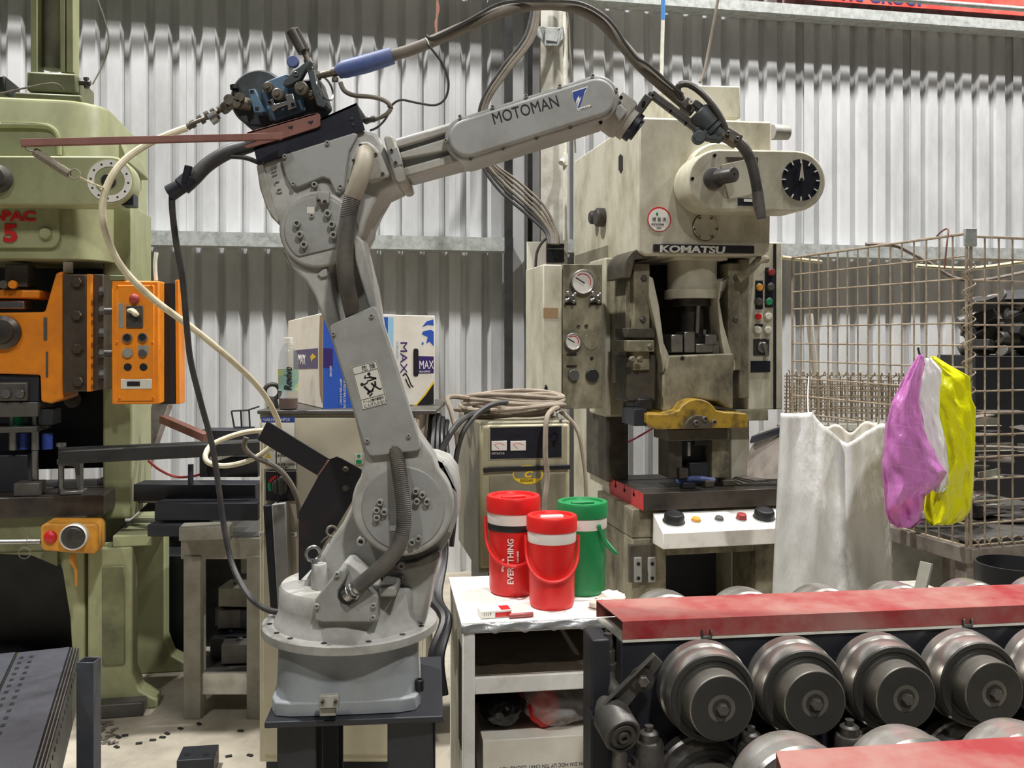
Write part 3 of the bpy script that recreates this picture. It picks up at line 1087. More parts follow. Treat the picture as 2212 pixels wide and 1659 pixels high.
# ---- black tray bracket and red oxide angle on the elbow
b = MB()
tray = [(548, 320), (770, 222), (788, 280), (780, 284), (556, 354)]
b.prism(R(2.325).poly(tray), (0, .006, 0))
b.prism([P(548, 320, 2.325), P(770, 222, 2.325), P(770, 222, 2.325) + Vector((0, .17, 0)), P(548, 320, 2.325) + Vector((0, .17, 0))], (0, 0, -.006))
b.prism(R(2.49).poly(tray), (0, .006, 0))
tr = b.build('feeder_tray', M['navy'], rb, label='black folded tray on top of the elbow')
bolts(R(2.325), [(763, 269), (760, 256)], 2.6, .003, 0, M['steel'], tr)
b = MB()
b.prism(R(2.318).poly([(533, 286), (548, 281), (684, 243), (691, 247), (692, 271), (686, 275), (608, 300), (580, 308), (535, 320), (525, 316), (560, 303), (533, 296)]), (0, .005, 0))
b.prism(R(2.318).poly([(533, 286), (684, 243), (686, 247), (535, 290)]), (0, .06, 0))
an = b.build('angle_bracket', M['rustbar'], rb, bevel=.001, label='red oxide angle bracket with slots')
for u, v in ((627, 276), (670, 265)):
    b = MB()
    b.prism(R(2.318).poly([(u - 5, v - 2), (u + 6, v - 5), (u + 6, v - 1), (u + 2, v + 5), (u, v + 1), (u - 4, v + 2)], .0006), (0, .001, 0))
    b.build('slot', M['inkblack'], an)
b = MB()
b.bar(P(45, 309, 2.06), P(609, 295, 2.29), .016, .016)
b.build('outrigger_bar', M['rustbar'], rb, bevel=.001, label='long red oxide bar pointing left')
# ================================================================ wire feeder on the tray
pf1 = R(2.34)
wf = thing('wire_feeder', 'dark wire feeder with blue covers and pressure levers on top of the robot elbow', 'wire feeder', P(620, 285, 2.40))
b = MB()
b.lathe([(.074, 0), (.074, .09), (.068, .10), (0, .10)], P(580, 232, 2.47), (0, -1, 0), 40)
b.build('motor_drum', M['feedgrey'], wf)
b = MB()
b.prism(R(2.375).poly([(522, 225), (545, 195), (566, 178), (640, 172), (690, 168), (708, 225), (688, 248), (604, 275), (548, 284), (528, 268)]), (0, .07, 0))
body = b.build('gear_case', M['feedgrey'], wf, bevel=.006)
b = MB()
b.prism(R(2.36).poly([(563, 196), (576, 174), (615, 159), (634, 160), (650, 195), (660, 238), (590, 262), (575, 235)]), (0, .04, 0))
b.build('feed_plate', M['feedblue'], wf, bevel=.004)
b = MB()
b.prism(R(2.335).poly([(536, 194), (550, 191), (571, 240), (565, 244), (548, 243)]), (0, .03, 0))
q = b.build('guide_block', M['feedblue'], wf, bevel=.002)
for u, v in ((544, 198), (555, 235)):
    b = MB()
    b.rect(R(2.335), u - 4, v - 4, u + 4, v + 4, .0006, 0)
    b.build('hole', M['inkblack'], q)
b = MB()
b.prism(R(2.33).poly([(576, 218), (590, 212), (594, 224), (618, 218), (616, 205), (633, 201), (640, 231), (622, 238), (620, 226), (600, 233), (590, 241)]), (0, .02, 0))
q = b.build('guide_plate', M['steel'], wf, bevel=.002)
bolts(R(2.33), [(583, 222), (633, 226)], 4, .004, 0, M['blackbolt'], q)
for u, v, r, y in ((579, 188, 12, 2.335), (599, 203, 13, 2.325), (650, 190, 15, 2.325), (672, 205, 10, 2.35)):
    b = MB()
    b.lathe([(S(r, y), -.03), (S(r, y), 0), (S(r * .8, y), .003), (S(r * .45, y), .003), (S(r * .4, y), .009), (0, .009)], P(u, v, y), (0, -1, 0), 20)
    b.build('drive_roller', M['brass'], wf)
b = MB()
b.prism(R(2.33).poly([(611, 184), (614, 172), (636, 150), (660, 134), (671, 130), (673, 134), (660, 150), (648, 172), (630, 182), (618, 186)]), (0, .025, 0))
q = b.build('pressure_arm', M['feedgrey'], wf, bevel=.003)
bolts(R(2.33), [(640, 160)], 5, .005, 0, M['steel'], q)
b = MB()
b.prism(R(2.34).poly([(664, 152), (680, 150), (690, 205), (706, 225), (700, 234), (684, 228), (672, 190)]), (0, .05, 0))
b.build('end_bracket', M['feedgrey'], wf, bevel=.003)
b = MB()
b.cyl(P(632, 66, 2.36), P(657, 112, 2.36), S(14.5, 2.36), S(13.5, 2.36), 20)
q = b.build('pressure_knob', M['torch'], wf, bevel=.001)
b = MB()
b.prism(R(2.345).poly([(640, 60), (644, 59), (666, 104), (662, 108)]), (0, .004, 0))
b.build('scale_strip', M['brass'], q)
b = MB()
b.cyl(P(656, 110, 2.36), P(672, 150, 2.36), S(6, 2.36), S(5, 2.36), 12)
b.cyl(P(664, 128, 2.36), P(669, 140, 2.36), S(9, 2.36), None, 12)
b.build('pressure_rod', M['brass'], wf)
b = MB()
b.disc(P(634, 135, 2.35), (0, -1, 0), S(13, 2.35), .012, 24, .002)
q = b.build('release_knob', M['sleeve'], wf)
b = MB()
b.torus(P(702, 190, 2.37), (1, -.5, .3), .032, .003)
b.build('spool_rim', M['steel'], wf)
# inlet fittings
b = MB()
b.cyl(P(543, 226, 2.37), P(512, 222, 2.36), .017, .015)
b.cyl(P(514, 222, 2.36), P(486, 232, 2.36), .011, .011)
b.disc(P(497, 217, 2.345), (0, -1, 0), .013, .012)
b.disc(P(519, 212, 2.345), (0, -1, 0), .012, .012)
b.disc(P(514, 226, 2.345), (0, -1, 0), .010, .012)
b.cyl(P(484, 226, 2.36), P(494, 236, 2.36), .018, .018)
b.build('inlet_clamp', M['brass'], wf)
b = MB()
b.cyl(P(507, 205, 2.36), P(507, 192, 2.36), .005)
b.cyl(P(507, 193, 2.36), P(506, 184, 2.36), .011)
b.build('thumb_screw', M['black'], wf)
b = MB()
pth = [P(486, 234, 2.36), P(470, 242, 2.355), P(455, 252, 2.35), P(436, 258, 2.345), P(418, 266, 2.34), P(402, 276, 2.34)]
b.tube(pth, .0055, 8)
for k, (u, v, r) in enumerate(((474, 236, .009), (466, 250, .013), (458, 240, .007), (446, 248, .010), (438, 262, .007), (430, 256, .009), (416, 268, .011), (408, 273, .009))):
    b.cyl(P(u - 3, v + 2, 2.35), P(u + 5, v - 3, 2.35), r, r * .9, 10)
b.build('gas_fitting', M['brass'], wf)
b = MB()
b.cyl(P(455, 259, 2.34), P(468, 251, 2.34), .0155, .0155)
b.build('check_valve', M['steel'], wf)
b = MB()
b.cyl(P(672, 166, 2.36), P(692, 163, 2.36), .013, .011)
b.cyl(P(690, 163, 2.36), P(722, 156, 2.36), .0085, .0095)
b.cyl(P(717, 157, 2.36), P(734, 152, 2.36), .0125, .0115)
b.cyl(P(724, 168, 2.355), P(724, 176, 2.355), .0085)
b.build('outlet_fitting', M['brass'], wf)
# ================================================================ torch cable and torch
tc = thing('welding_torch', 'black welding torch and thick hose held out at the end of the robot arm', 'welding torch', P(1640, 478, 2.38))
b = MB()
b.tube([P(728, 160, 2.36), P(744, 150, 2.36), P(790, 138, 2.36), P(848, 120, 2.36)], [.0145, .0225, .0235, .0215], 18)
b.build('hose_sleeve', M['sleeve'], tc)
b = MB()
hp = [P(842, 121, 2.36), P(880, 110, 2.36), P(925, 93, 2.36), P(1000, 60, 2.37), P(1080, 27, 2.38), P(1160, 10, 2.40), P(1235, 15, 2.40), P(1292, 42, 2.40), P(1340, 92, 2.40), P(1384, 142, 2.40), P(1430, 184, 2.40), P(1482, 228, 2.40)]
b.tube(hp, S(12.5, 2.38), 14, sub=8)
b.build('hose', M['hosegrey'], tc)
b = MB()
b.tube([P(921, 78, 2.35), P(932, 82, 2.345), P(960, 70, 2.345), P(1010, 45, 2.35), P(1070, 12, 2.36), P(1110, 3, 2.37), P(1180, 2, 2.37), P(1250, 6, 2.375), P(1300, 30, 2.375), P(1330, 60, 2.37), P(1352, 95, 2.365), P(1375, 125, 2.37), P(1400, 140, 2.372),
        P(1440, 175, 2.375), P(1475, 205, 2.38)], S(4, 2.36), 8, sub=6)
b.build('signal_cable', M['torch'], tc)
b = MB()
b.tube([P(926, 98, 2.345), P(942, 118, 2.345), P(960, 145, 2.35), P(969, 180, 2.35), P(962, 212, 2.35), P(940, 227, 2.35), P(900, 222, 2.35), P(868, 216, 2.355), P(850, 224, 2.36), P(842, 238, 2.36), P(832, 258, 2.36), P(815, 275, 2.36), P(800, 282, 2.37)], S(2.6, 2.35), 8, sub=6)
b.build('sense_lead', M['rubber'], tc)
b = MB()
b.tube([P(735, 178, 2.36), P(744, 196, 2.36), P(765, 206, 2.36), P(800, 209, 2.36), P(828, 216, 2.36), P(844, 230, 2.36), P(836, 246, 2.36), P(815, 256, 2.37), P(792, 262, 2.38)], S(5, 2.36), 10, sub=6)
b.build('gas_lead', M['hosegrey'], tc)
b = MB()
b.tube([P(790, 262, 2.38), P(798, 258, 2.37), P(810, 257, 2.37)], S(7.5, 2.36), 10)
b.torus(P(843, 232, 2.36), (.3, 0, 1), S(6, 2.36), .0015)
b.build('lead_plug', M['torch'], tc)
b = MB()
b.torus(P(925, 94, 2.36), P(960, 80, 2.36) - P(925, 95, 2.36), S(13.5, 2.36), .0022)
b.build('hose_tie', M['twine'], tc)
# torch bracket bolted to the tool flange
b = MB()
b.bar(P(1348, 287, 2.40), P(1398, 214, 2.40), .022, .07, up=(0, 1, 0))
b.bar(P(1385, 236, 2.385), P(1409, 203, 2.385), .018, .022, up=(0, 1, 0))
b.bar(P(1407, 203, 2.385), P(1516, 286, 2.385), .019, .022, up=(0, 1, 0))
q = b.build('torch_bracket', M['torch'], tc, bevel=.003)
bolts(R(2.37), [(1390, 224), (1480, 268), (1447, 242)], 4, .012, 0, M['blackbolt'], q)
b = MB()
b.bar(P(1476, 222, 2.395), P(1500, 240, 2.395), .032, .034, up=(0, 1, 0))
b.bar(P(1497, 222, 2.39), P(1524, 244, 2.39), .02, .03, up=(0, 1, 0))
q = b.build('cable_joint', M['torch'], tc, bevel=.004)
bolts(R(2.37), [(1492, 221)], 5.5, .006, 0, M['sticker'], q)
b = MB()
ax = (P(1556, 292, 2.39) - P(1506, 240, 2.39)).normalized()
b.lathe([(.030, 0), (.034, .004), (.034, .05), (.030, .054), (.036, .055), (.036, .064), (.028, .067), (.028, .082), (.020, .09)], P(1505, 243, 2.39), ax, 24)
b.build('shock_sensor', M['feedgrey'], tc)
b = MB()
b.bar(P(1500, 290, 2.385), P(1530, 280, 2.385), .03, .028, up=(0, 1, 0))
b.bar(P(1516, 288, 2.38), P(1560, 296, 2.38), .032, .03, up=(0, 1, 0))
b.disc(P(1507, 300, 2.375), (0, -1, 0), .017, .03)
b.build('clamp_block', M['feedgrey'], tc, bevel=.004)
b = MB()
b.bar(P(1556, 282, 2.38), P(1596, 308, 2.38), .036, .034, up=(0, 1, 0))
q = b.build('torch_clamp', M['brass'], tc, bevel=.006)
bolts(R(2.36), [(1572, 288), (1592, 300)], 5, .006, 0, M['steel'], q)
b = MB()
b.tube([P(1588, 300, 2.38), P(1606, 318, 2.38), P(1622, 348, 2.38), P(1632, 390, 2.38), P(1638, 425, 2.38)], [.0135, .0145, .0140, .0138, .0138], 14)
b.build('torch_neck', M['torch'], tc)
b = MB()
b.tube([P(1636, 415, 2.38), P(1640, 445, 2.38), P(1645, 474, 2.38)], [.0152, .0150, .0125], 14, sub=2)
b.build('nozzle', M['bolt'], tc)
b = MB()
b.tube([P(1474, 214, 2.39), P(1464, 198, 2.385), P(1468, 184, 2.38), P(1486, 182, 2.38), P(1510, 196, 2.37), P(1536, 222, 2.365), P(1556, 254, 2.365), P(1570, 285, 2.37)], S(7.5, 2.37), 10, sub=6)
b.build('bypass_hose', M['torch'], tc)
# ================================================================ cables of the robot
t = thing('drag_conduit', 'black ribbed cable sleeve bending down left of the robot elbow', 'cable', P(375, 425, 2.36))
b = MB()
b.tube([P(566, 305, 2.40), P(530, 318, 2.40), P(490, 330, 2.39), P(448, 356, 2.38), P(420, 384, 2.37), P(405, 400, 2.37)], [.018, .0185, .019, .019, .019, .018], 14)
b.build('sleeve', M['rubber'], t)
b = MB()
b.cyl(P(414, 384, 2.365), P(392, 404, 2.36), .023, .024)
b.cyl(P(398, 396, 2.345), P(408, 358, 2.345), .009, .010)
b.cyl(P(396, 400, 2.36), P(366, 418, 2.36), .019, .022)
b.build('plug', M['navy'], t, bevel=.002)
b = MB()
b.tube([P(560, 352, 2.38), P(530, 341, 2.38), P(490, 338, 2.385)], .006, 8)
b.build('lead', M['black'], t)
b = MB()
b.tube([P(372, 415, 2.36), P(372, 450, 2.36), P(380, 520, 2.38), P(394, 600, 2.4), P(403, 700, 2.45), P(412, 780, 2.5), P(434, 870, 2.55), P(458, 960, 2.6), P(472, 1050, 2.62), P(486, 1150, 2.62), P(504, 1225, 2.6), P(540, 1290, 2.52), P(580, 1318, 2.46), P(622, 1322, 2.44)],
       S(6.5, 2.5), 10, sub=6)
tag(b.build('robot_cable', M['rubber']), 'long black cable hanging from the sleeve plug to the robot base', 'cable')
b = MB()
b.tube([P(404, 276, 2.34), P(365, 290, 2.33), P(318, 312, 2.32), P(270, 345, 2.3), P(238, 388, 2.28), P(222, 440, 2.28), P(228, 500, 2.3), P(262, 575, 2.36), P(330, 645, 2.45), P(420, 712, 2.58), P(500, 778, 2.72), P(560, 838, 2.85), P(592, 890, 2.95), P(604, 930, 3.05),
        P(588, 962, 3.1), P(545, 992, 3.1), P(490, 1006, 3.08), P(452, 1000, 3.08), P(444, 982, 3.1), P(462, 958, 3.15), P(520, 936, 3.2), P(572, 930, 3.22), P(600, 940, 3.25)], S(7, 2.6), 10, sub=6)
tag(b.build('gas_hose', M['cream']), 'cream gas hose sweeping from the feeder into a loop by the cabinet', 'hose')
b = MB()
b.tube([P(532, 945, 3.1), P(528, 965, 3.1), P(545, 985, 3.1), P(575, 998, 3.1), P(604, 1015, 3.1), P(628, 1045, 3.1), P(643, 1080, 3.1), P(648, 1120, 3.1)], S(6, 3.1), 10, sub=6)
tag(b.build('grey_hose', M['hosegrey']), 'grey hose drooping past the main switch of the beige cabinet', 'hose')
# spring balancer off the end of the bar
t = thing('tension_spring', 'tan coil spring hanging from the left end of the red oxide bar', 'spring', P(116, 352, 2.1))
b = MB()
a_, c_ = P(75, 328, 2.08), P(150, 376, 2.08)
ax, x_, y_ = b.frame(c_ - a_)
pts = []
for i in range(26 * 8 + 1):
    q_ = i / 8
    pts.append(a_.lerp(c_, q_ / 26) + (x_ * math.cos(q_ * 2 * math.pi) + y_ * math.sin(q_ * 2 * math.pi)) * S(8, 2.08))
b.tube(pts, .0021, 6, sub=0)
b.build('coil', M['conduit_tan'], t)
b = MB()
b.torus(P(161, 376, 2.08), (.3, -1, .2), S(11, 2.08), .0016)
b.tube([P(54, 318, 2.07), P(60, 324, 2.08), P(75, 328, 2.08)], .002, 6)
b.build('hook', M['conduit_tan'], t)
b = MB()
b.tube([P(170, 382, 2.09), P(195, 394, 2.15), P(224, 406, 2.28)], .003, 6)
b.torus(P(224, 407, 2.28), (0, .2, 1), S(7.5, 2.28), .002)
b.build('cord', M['cream'], t)
# ================================================================ robot controller cabinet
PCB = PL(557, 3.35, 0)
zc = 1.337
cx0, cx1 = P(557, 900, 3.35).x, P(940, 900, 3.35).x
cb = thing('controller_cabinet', 'tall beige robot controller cabinet behind the robot pedestal', 'cabinet', ((cx0 + cx1) / 2, 3.65, 0))
b = MB()
cx2 = P(904, 900, 3.35).x
b.box(((cx0 + cx2) / 2, 3.66, .69), (cx2 - cx0, .58, 1.27))
b.build('body', M['cab'], cb, bevel=.006)
b = MB()
b.box(((cx0 + cx1) / 2, 3.655, 1.331), (cx1 - cx0 + .006, .61, .014))
b.build('lid', M['mgrey'], cb, bevel=.003)
b = MB()
b.box(((cx0 + cx2) / 2 + .004, 3.362, .70), (cx2 - cx0 - .026, .02, 1.22))
dr = b.build('door', M['cab'], cb, bevel=.004)
b = MB()
b.box(((cx0 + cx2) / 2, 3.66, .03), (cx2 - cx0 - .04, .54, .06))
b.build('plinth', M['mframe'], cb)
b = MB()
b.rect(PCB, 565, 901, 636, 912, .0035, .001)
lb = b.build('name_label', M['labelblue'], dr)
ptext(PCB, 'YASKAWA', 568, 910, 6.5, M['sticker'], lb, off=.004, depth=.0003, xs=.75)
ptext(PCB, 'HP20', 606, 910, 7, M['sticker'], lb, off=.004, depth=.0003, xs=.9)
for (u0, v0, u1, v1) in ((565, 913, 636, 950), (565, 974, 640, 1013)):
    b = MB()
    b.rect(PCB, u0, v0, u1, v1, .0035, .001)
    q = b.build('warning_label', M['paper'], dr)
    if v0 > 960:
        for vv in (989, 1008):
            b = MB()
            b.prism(PCB.poly([(572, vv), (586, vv), (579, vv - 12)], .0042), (0, .0005, 0))
            b.build('triangle', M['yellow'], q)
            ptext(PCB, '注意 感電の危険あり', 594, vv - 2, 4.6, M['inkblack'], q, off=.004, depth=.0003, xs=.8)
            ptext(PCB, '注意書を読むこと', 594, vv + 5, 4.6, M['inkblack'], q, off=.004, depth=.0003, xs=.8) if vv > 1000 else None
b = MB()
b.rect(PCB, 573, 1018, 638, 1082, .012, 0)
sw = b.build('switch_plate', M['black'], dr, bevel=.003)
for a0, a1, mm in ((205, 268, 'red'), (150, 200, 'greenl')):
    b = MB()
    out = circ(602, 1050, 24, a0, a1, 10) + circ(602, 1050, 18, a1, a0, 10)
    b.prism([PCB.at(u, v, .0135) for u, v in out], (0, .001, 0))
    b.build('dial_arc', M[mm], sw)
b = MB()
b.lathe([(.030, 0), (.028, .018), (.02, .02), (0, .02)], PCB.at(606, 1050, .012), (0, -1, 0), 24)
b.rect(PCB, 602, 1030, 610, 1070, .045, .03)
b.build('rotary_handle', M['torch'], sw, bevel=.003)
# pendant lying in front: a dark strip and a grey flap
b = MB()
b.prism(PCB.poly([(568, 1092), (586, 1092), (602, 1322), (584, 1322)], .05), (0, .045, 0))
b.build('cable_duct', M['mframe'], cb, bevel=.003)
b = MB()
b.prism(PCB.poly([(586, 1090), (616, 1086), (628, 1322), (600, 1322)], .06), (0, .05, 0))
b.build('duct_flap', M['robot'], cb, bevel=.004)
b = MB()
b.tube([PCB.at(597, 965, .03), PCB.at(597, 1030, .03), PCB.at(601, 1080, .04), PCB.at(600, 1100, .065)], .0022, 6)
b.build('key_cord', M['black'], cb)
for u0, u1, tx in ((559, 570, 'メイン'), (618, 642, '非常停止')):
    b = MB()
    b.rect(PCB, u0, 1149, u1, 1159, .0035, .001)
    q = b.build('tape_label', M['paper'], dr)
    ptext(PCB, tx, u0 + 1.5, 1157, 5, M['inkblack'], q, off=.004, depth=.0003, xs=.6)
b = MB()
b.rect(PCB, 767, 980, 783, 1003, .006, .001)
q = b.build('key_plate', M['sticker'], dr)
b = MB()
b.rect(PCB, 769, 993, 781, 1002, .0068, .0058)
b.disc(PCB.at(775, 985, .006), (0, -1, 0), .006, .003)
b.build('key_green', M['greenl'], q)
# lifting eye on the lid
b = MB()
b.torus(P(588, 846, 3.45), (.25, -1, 0), S(16, 3.45), S(5, 3.45), 28, 10)
b.cyl(P(590, 860, 3.45), Vector((P(590, 860, 3.45).x, 3.45, zc)), .016, .022)
b.build('lifting_eye', M['torch'], cb)
# ---------------------------------------------------------------- carton on the cabinet
PM = PL(697, 3.42, 28)
PS = PL(697, 3.42, -62)
cr = PM.o.copy()
cr.z = zc + .002
H = .354
W, L_ = .45, .50
bx = thing('printed_carton', 'white and blue printed carton standing on the controller cabinet', 'carton', cr)
b = MB()
e1, e2 = PM.d * W, PM.b * L_
t3 = [Vector((0, 0, H)), e1 + Vector((0, 0, H - .006)), e1 + e2 + Vector((0, 0, H - .02)), e2 + Vector((0, 0, H - .022))]
b.loft([[cr, cr + e1, cr + e1 + e2, cr + e2], [cr + v_ for v_ in t3]])
b.build('box', M['carton'], bx, bevel=.003)


def art(pl, pts, m, name='print', off=.0008):
    q_ = MB()
    q_.prism(pl.poly(pts, off), pl.b * .0006)
    return q_.build(name, M[m], bx)


art(PM, [(698, 682), (838, 685), (838, 885), (698, 885)], 'cartonblue')
art(PM, [(838, 685), (850, 685), (850, 770), (838, 740)], 'cartonsky')
art(PM, [(698, 752), (719, 753), (719, 794), (698, 794)], 'purple', 'tape', .0014)
art(PM, [(903, 769), (937, 770), (937, 806), (903, 807)], 'purple', 'tape', .0014)
art(PM, [(893, 757), (895, 753), (902, 753), (904, 757), (904, 809), (902, 813), (895, 813), (893, 809)], 'inkblack', 'hand_hole', .0016)
art(PM, [(888, 880), (900, 876), (920, 852), (937, 828), (937, 872), (890, 883)], 'inkblack', 'print', .0010)
art(PM, [(886, 878), (900, 872), (918, 850), (937, 822), (937, 828), (920, 853), (900, 876), (888, 880)], 'yellow', 'print', .0012)
for bl in ([(922, 694), (936, 690), (937, 703), (924, 702), (912, 706)], [(914, 716), (930, 712), (937, 716), (937, 748), (928, 738), (921, 742), (924, 728), (911, 722)], [(911, 740), (915, 739), (915, 744), (911, 745)]):
    art(PM, bl, 'cartonblue')
ptext(PM, 'MAX', 865, 737, 16, M['purple'], bx, off=.0012, ang=-90, depth=.0004, xs=1.42)
ptext(PM, 'EXTINGUISHERS', 857, 737, 4, M['cartonsky'], bx, off=.0012, ang=-90, depth=.0003, xs=1.0)
ptext(PM, 'MAX', 905, 797, 18, M['paper'], bx, off=.0022, depth=.0004, xs=.62)
ptext(PM, 'YOUR COMFORT', 905, 805, 4, M['paper'], bx, off=.0022, depth=.0004, xs=.6)
for tx, u, v in (('FOR INDUSTRIAL USE ONLY', 742, 818), ('SAFETY SEAL IS INTACT', 734, 818), ('SAFE NAB', 712, 790)):
    ptext(PM, tx, u, v, 5, M['paper'], bx, off=.0018, ang=-90, depth=.0003, xs=.75)
q = MB()
for a_, c_ in (((870, 812), (876, 806)), ((876, 806), (882, 816)), ((882, 816), (888, 832)), ((888, 832), (893, 836)), ((876, 818), (880, 828)), ((880, 828), (886, 838))):
    A, B = Vector(a_), Vector(c_)
    n_ = Vector((-(B - A).y, (B - A).x)).normalized() * 1.4
    q.prism(PM.poly([tuple(A + n_), tuple(B + n_), tuple(B - n_), tuple(A - n_)], .0014), PM.b * .0004)
q.build('print', M['inkblack'], bx)
art(PS, [(634, 757), (686, 752), (686, 795), (634, 797)], 'purple', 'tape', .0012)
o_ = PS.at(644, 786, .002)
text('MAX', .055, o_, PS.d, UP, M['paper'], bx, xs=.9)
art(PS, [(670, 770), (675, 764), (682, 772), (676, 775), (673, 782)], 'yellow', 'print', .0018)
b = MB()
b.prism([cr + UP * .02 - PM.d * .003, cr + UP * (H - .01) - PM.d * .002, cr + UP * (H - .01) + PM.b * .03 - PM.d * .002, cr + UP * .2 + PM.b * .045 - PM.d * .002, cr + UP * .05 + PM.b * .03 - PM.d * .002], PM.d * .002)
b.build('torn_edge', M['cardbrown'], bx)
# ---------------------------------------------------------------- bottle
bp = P(623, 884, 3.385)
bp.z = zc + .0005
bt = thing('drink_bottle', 'half empty plastic drink bottle with dark red liquid on the cabinet', 'bottle', bp)
b = MB()
b.lathe([(.030, 0), (.0355, .006), (.0362, .05), (.034, .075), (.036, .10), (.0372, .15), (.036, .18), (.030, .21), (.020, .232), (.0135, .240), (.0135, .246)], bp, UP, 28)
b.build('shell', M['glass'], bt)
b = MB()
b.lathe([(.028, .002), (.0335, .008), (.0340, .042), (0, .042)], bp, UP, 28)
b.build('liquid', M['drink'], bt)
b = MB()
b.lathe([(.0366, .070), (.0349, .078), (.0366, .10), (.0380, .148)], bp, UP, 28, caps=False)
b.build('label_wrap', M['bottlelabel'], bt)
b = MB()
b.lathe([(.0155, .243), (.0155, .262), (.014, .264), (0, .264)], bp, UP, 24)
b.lathe([(.017, .238), (.017, .241)], bp, UP, 24)
b.build('cap', M['pvc'], bt)
text('Revive', .040, bp + Vector((.021, -.0375, .072)), UP, (-1, 0, 0), M['inkblack'], bt, xs=.80, shear=.2, bold=.0006)
# ================================================================ welding power source
PWS = PL(1035, 3.7, 11)
zb, zt2 = .656, 1.263
c0 = PWS.at(1035, 900)
wd = (PWS.at(1233, 900) - c0).length
ws = thing('welding_power_source', 'olive welding power source with two meters behind the coolers', 'welding machine', c0 + PWS.d * wd / 2 + Vector((0, 0, zb - c0.z)))


def wbox(x0, x1, y0, y1, z0, z1, m, name, par, bev=.004, o=None, pl=PWS):
    o = o or c0
    a = Vector((o.x, o.y, 0))
    pts = [a + pl.d * x + pl.b * y + UP * z0 for x, y in ((x0, y0), (x1, y0), (x1, y1), (x0, y1))]
    q_ = MB()
    q_.prism(pts, UP * (z1 - z0))
    return q_.build(name, M[m], par, bevel=bev)


wbox(0, wd, .012, .62, zb, zt2, 'weld', 'case', ws, .008)
wbox(.004, wd - .004, 0, .03, zb + .02, zt2 - .012, 'weldface', 'front_frame', ws, .012)
b = MB()
b.rect(PWS, 1057, 1028, 1222, 1235, .004, 0)
b.build('lower_panel', M['weld'], ws, bevel=.002)
b = MB()
b.rect(PWS, 1056, 921, 1216, 990, .003, 0)
fp = b.build('meter_panel', M['weldface'], ws, bevel=.003)
b = MB()
b.rect(PWS, 1059, 924, 1213, 988, .004, .0025)
fp = b.build('panel_glass', M['navy'], ws)
for u in (1062, 1103):
    b = MB()
    b.rect(PWS, u, 953, u + 33, 973, .010, .003)
    q = b.build('meter', M['gauge'], fp, bevel=.001)
    b = MB()
    b.tube([PWS.at(u + 5, 961, .0105), PWS.at(u + 16, 957.5, .0105), PWS.at(u + 28, 961, .0105)], .0009, 5)
    b.tube([PWS.at(u + 16, 970, .0105), PWS.at(u + 7, 962, .0105)], .0008, 5, sub=0)
    b.build('scale', M['red'], q)
ptext(PWS, 'HITACHI', 1062, 982, 5, M['sticker'], fp, off=.0045, depth=.0003)
for u in (1077, 1119):
    b = MB()
    b.disc(PWS.at(u, 937, .004), PWS.n, .007, .004, 14)
    b.build('pilot_lamp', M['black'], fp)
b = MB()
b.rect(PWS, 1183, 945, 1190, 965, .008, .003)
b.build('switch', M['black'], fp)
b = MB()
b.prism(PWS.poly([(1044, 1012), (1060, 1009), (1130, 1007), (1232, 1004), (1232, 1014), (1130, 1017), (1060, 1020), (1046, 1022)], .012), PWS.b * .014)
b.build('black_strip', M['black'], ws, bevel=.002)
b = MB()
ring = [(1140 + 33 * math.cos(a / 20 * math.pi), 1025 + 21 * math.sin(a / 20 * math.pi)) for a in range(40)]
b.prism(PWS.poly(ring, .0052), PWS.b * .001)
bd = b.build('badge_rim', M['yellow'], ws)
b = MB()
b.prism(PWS.poly([(1140 + 30 * math.cos(a / 20 * math.pi), min(1033, 1025 + 18.5 * math.sin(a / 20 * math.pi))) for a in range(40)], .0062), PWS.b * .001)
b.build('badge_field', M['weld'], bd)
ptext(PWS, 'C', 1131, 1031, 13, M['yellow'], bd, off=.0066, depth=.0004, xs=1.25, shear=.3, bold=.0016)
ptext(PWS, '350GAII', 1123, 1041, 6, M['inkblack'], bd, off=.0066, depth=.0004)
sd = wbox(.05, wd - .02, .08, .55, 0, zb - .001, 'mframe', 'stand_box', None, .004)
tag(sd, 'dark steel box stand under the olive welding power source', 'stand')
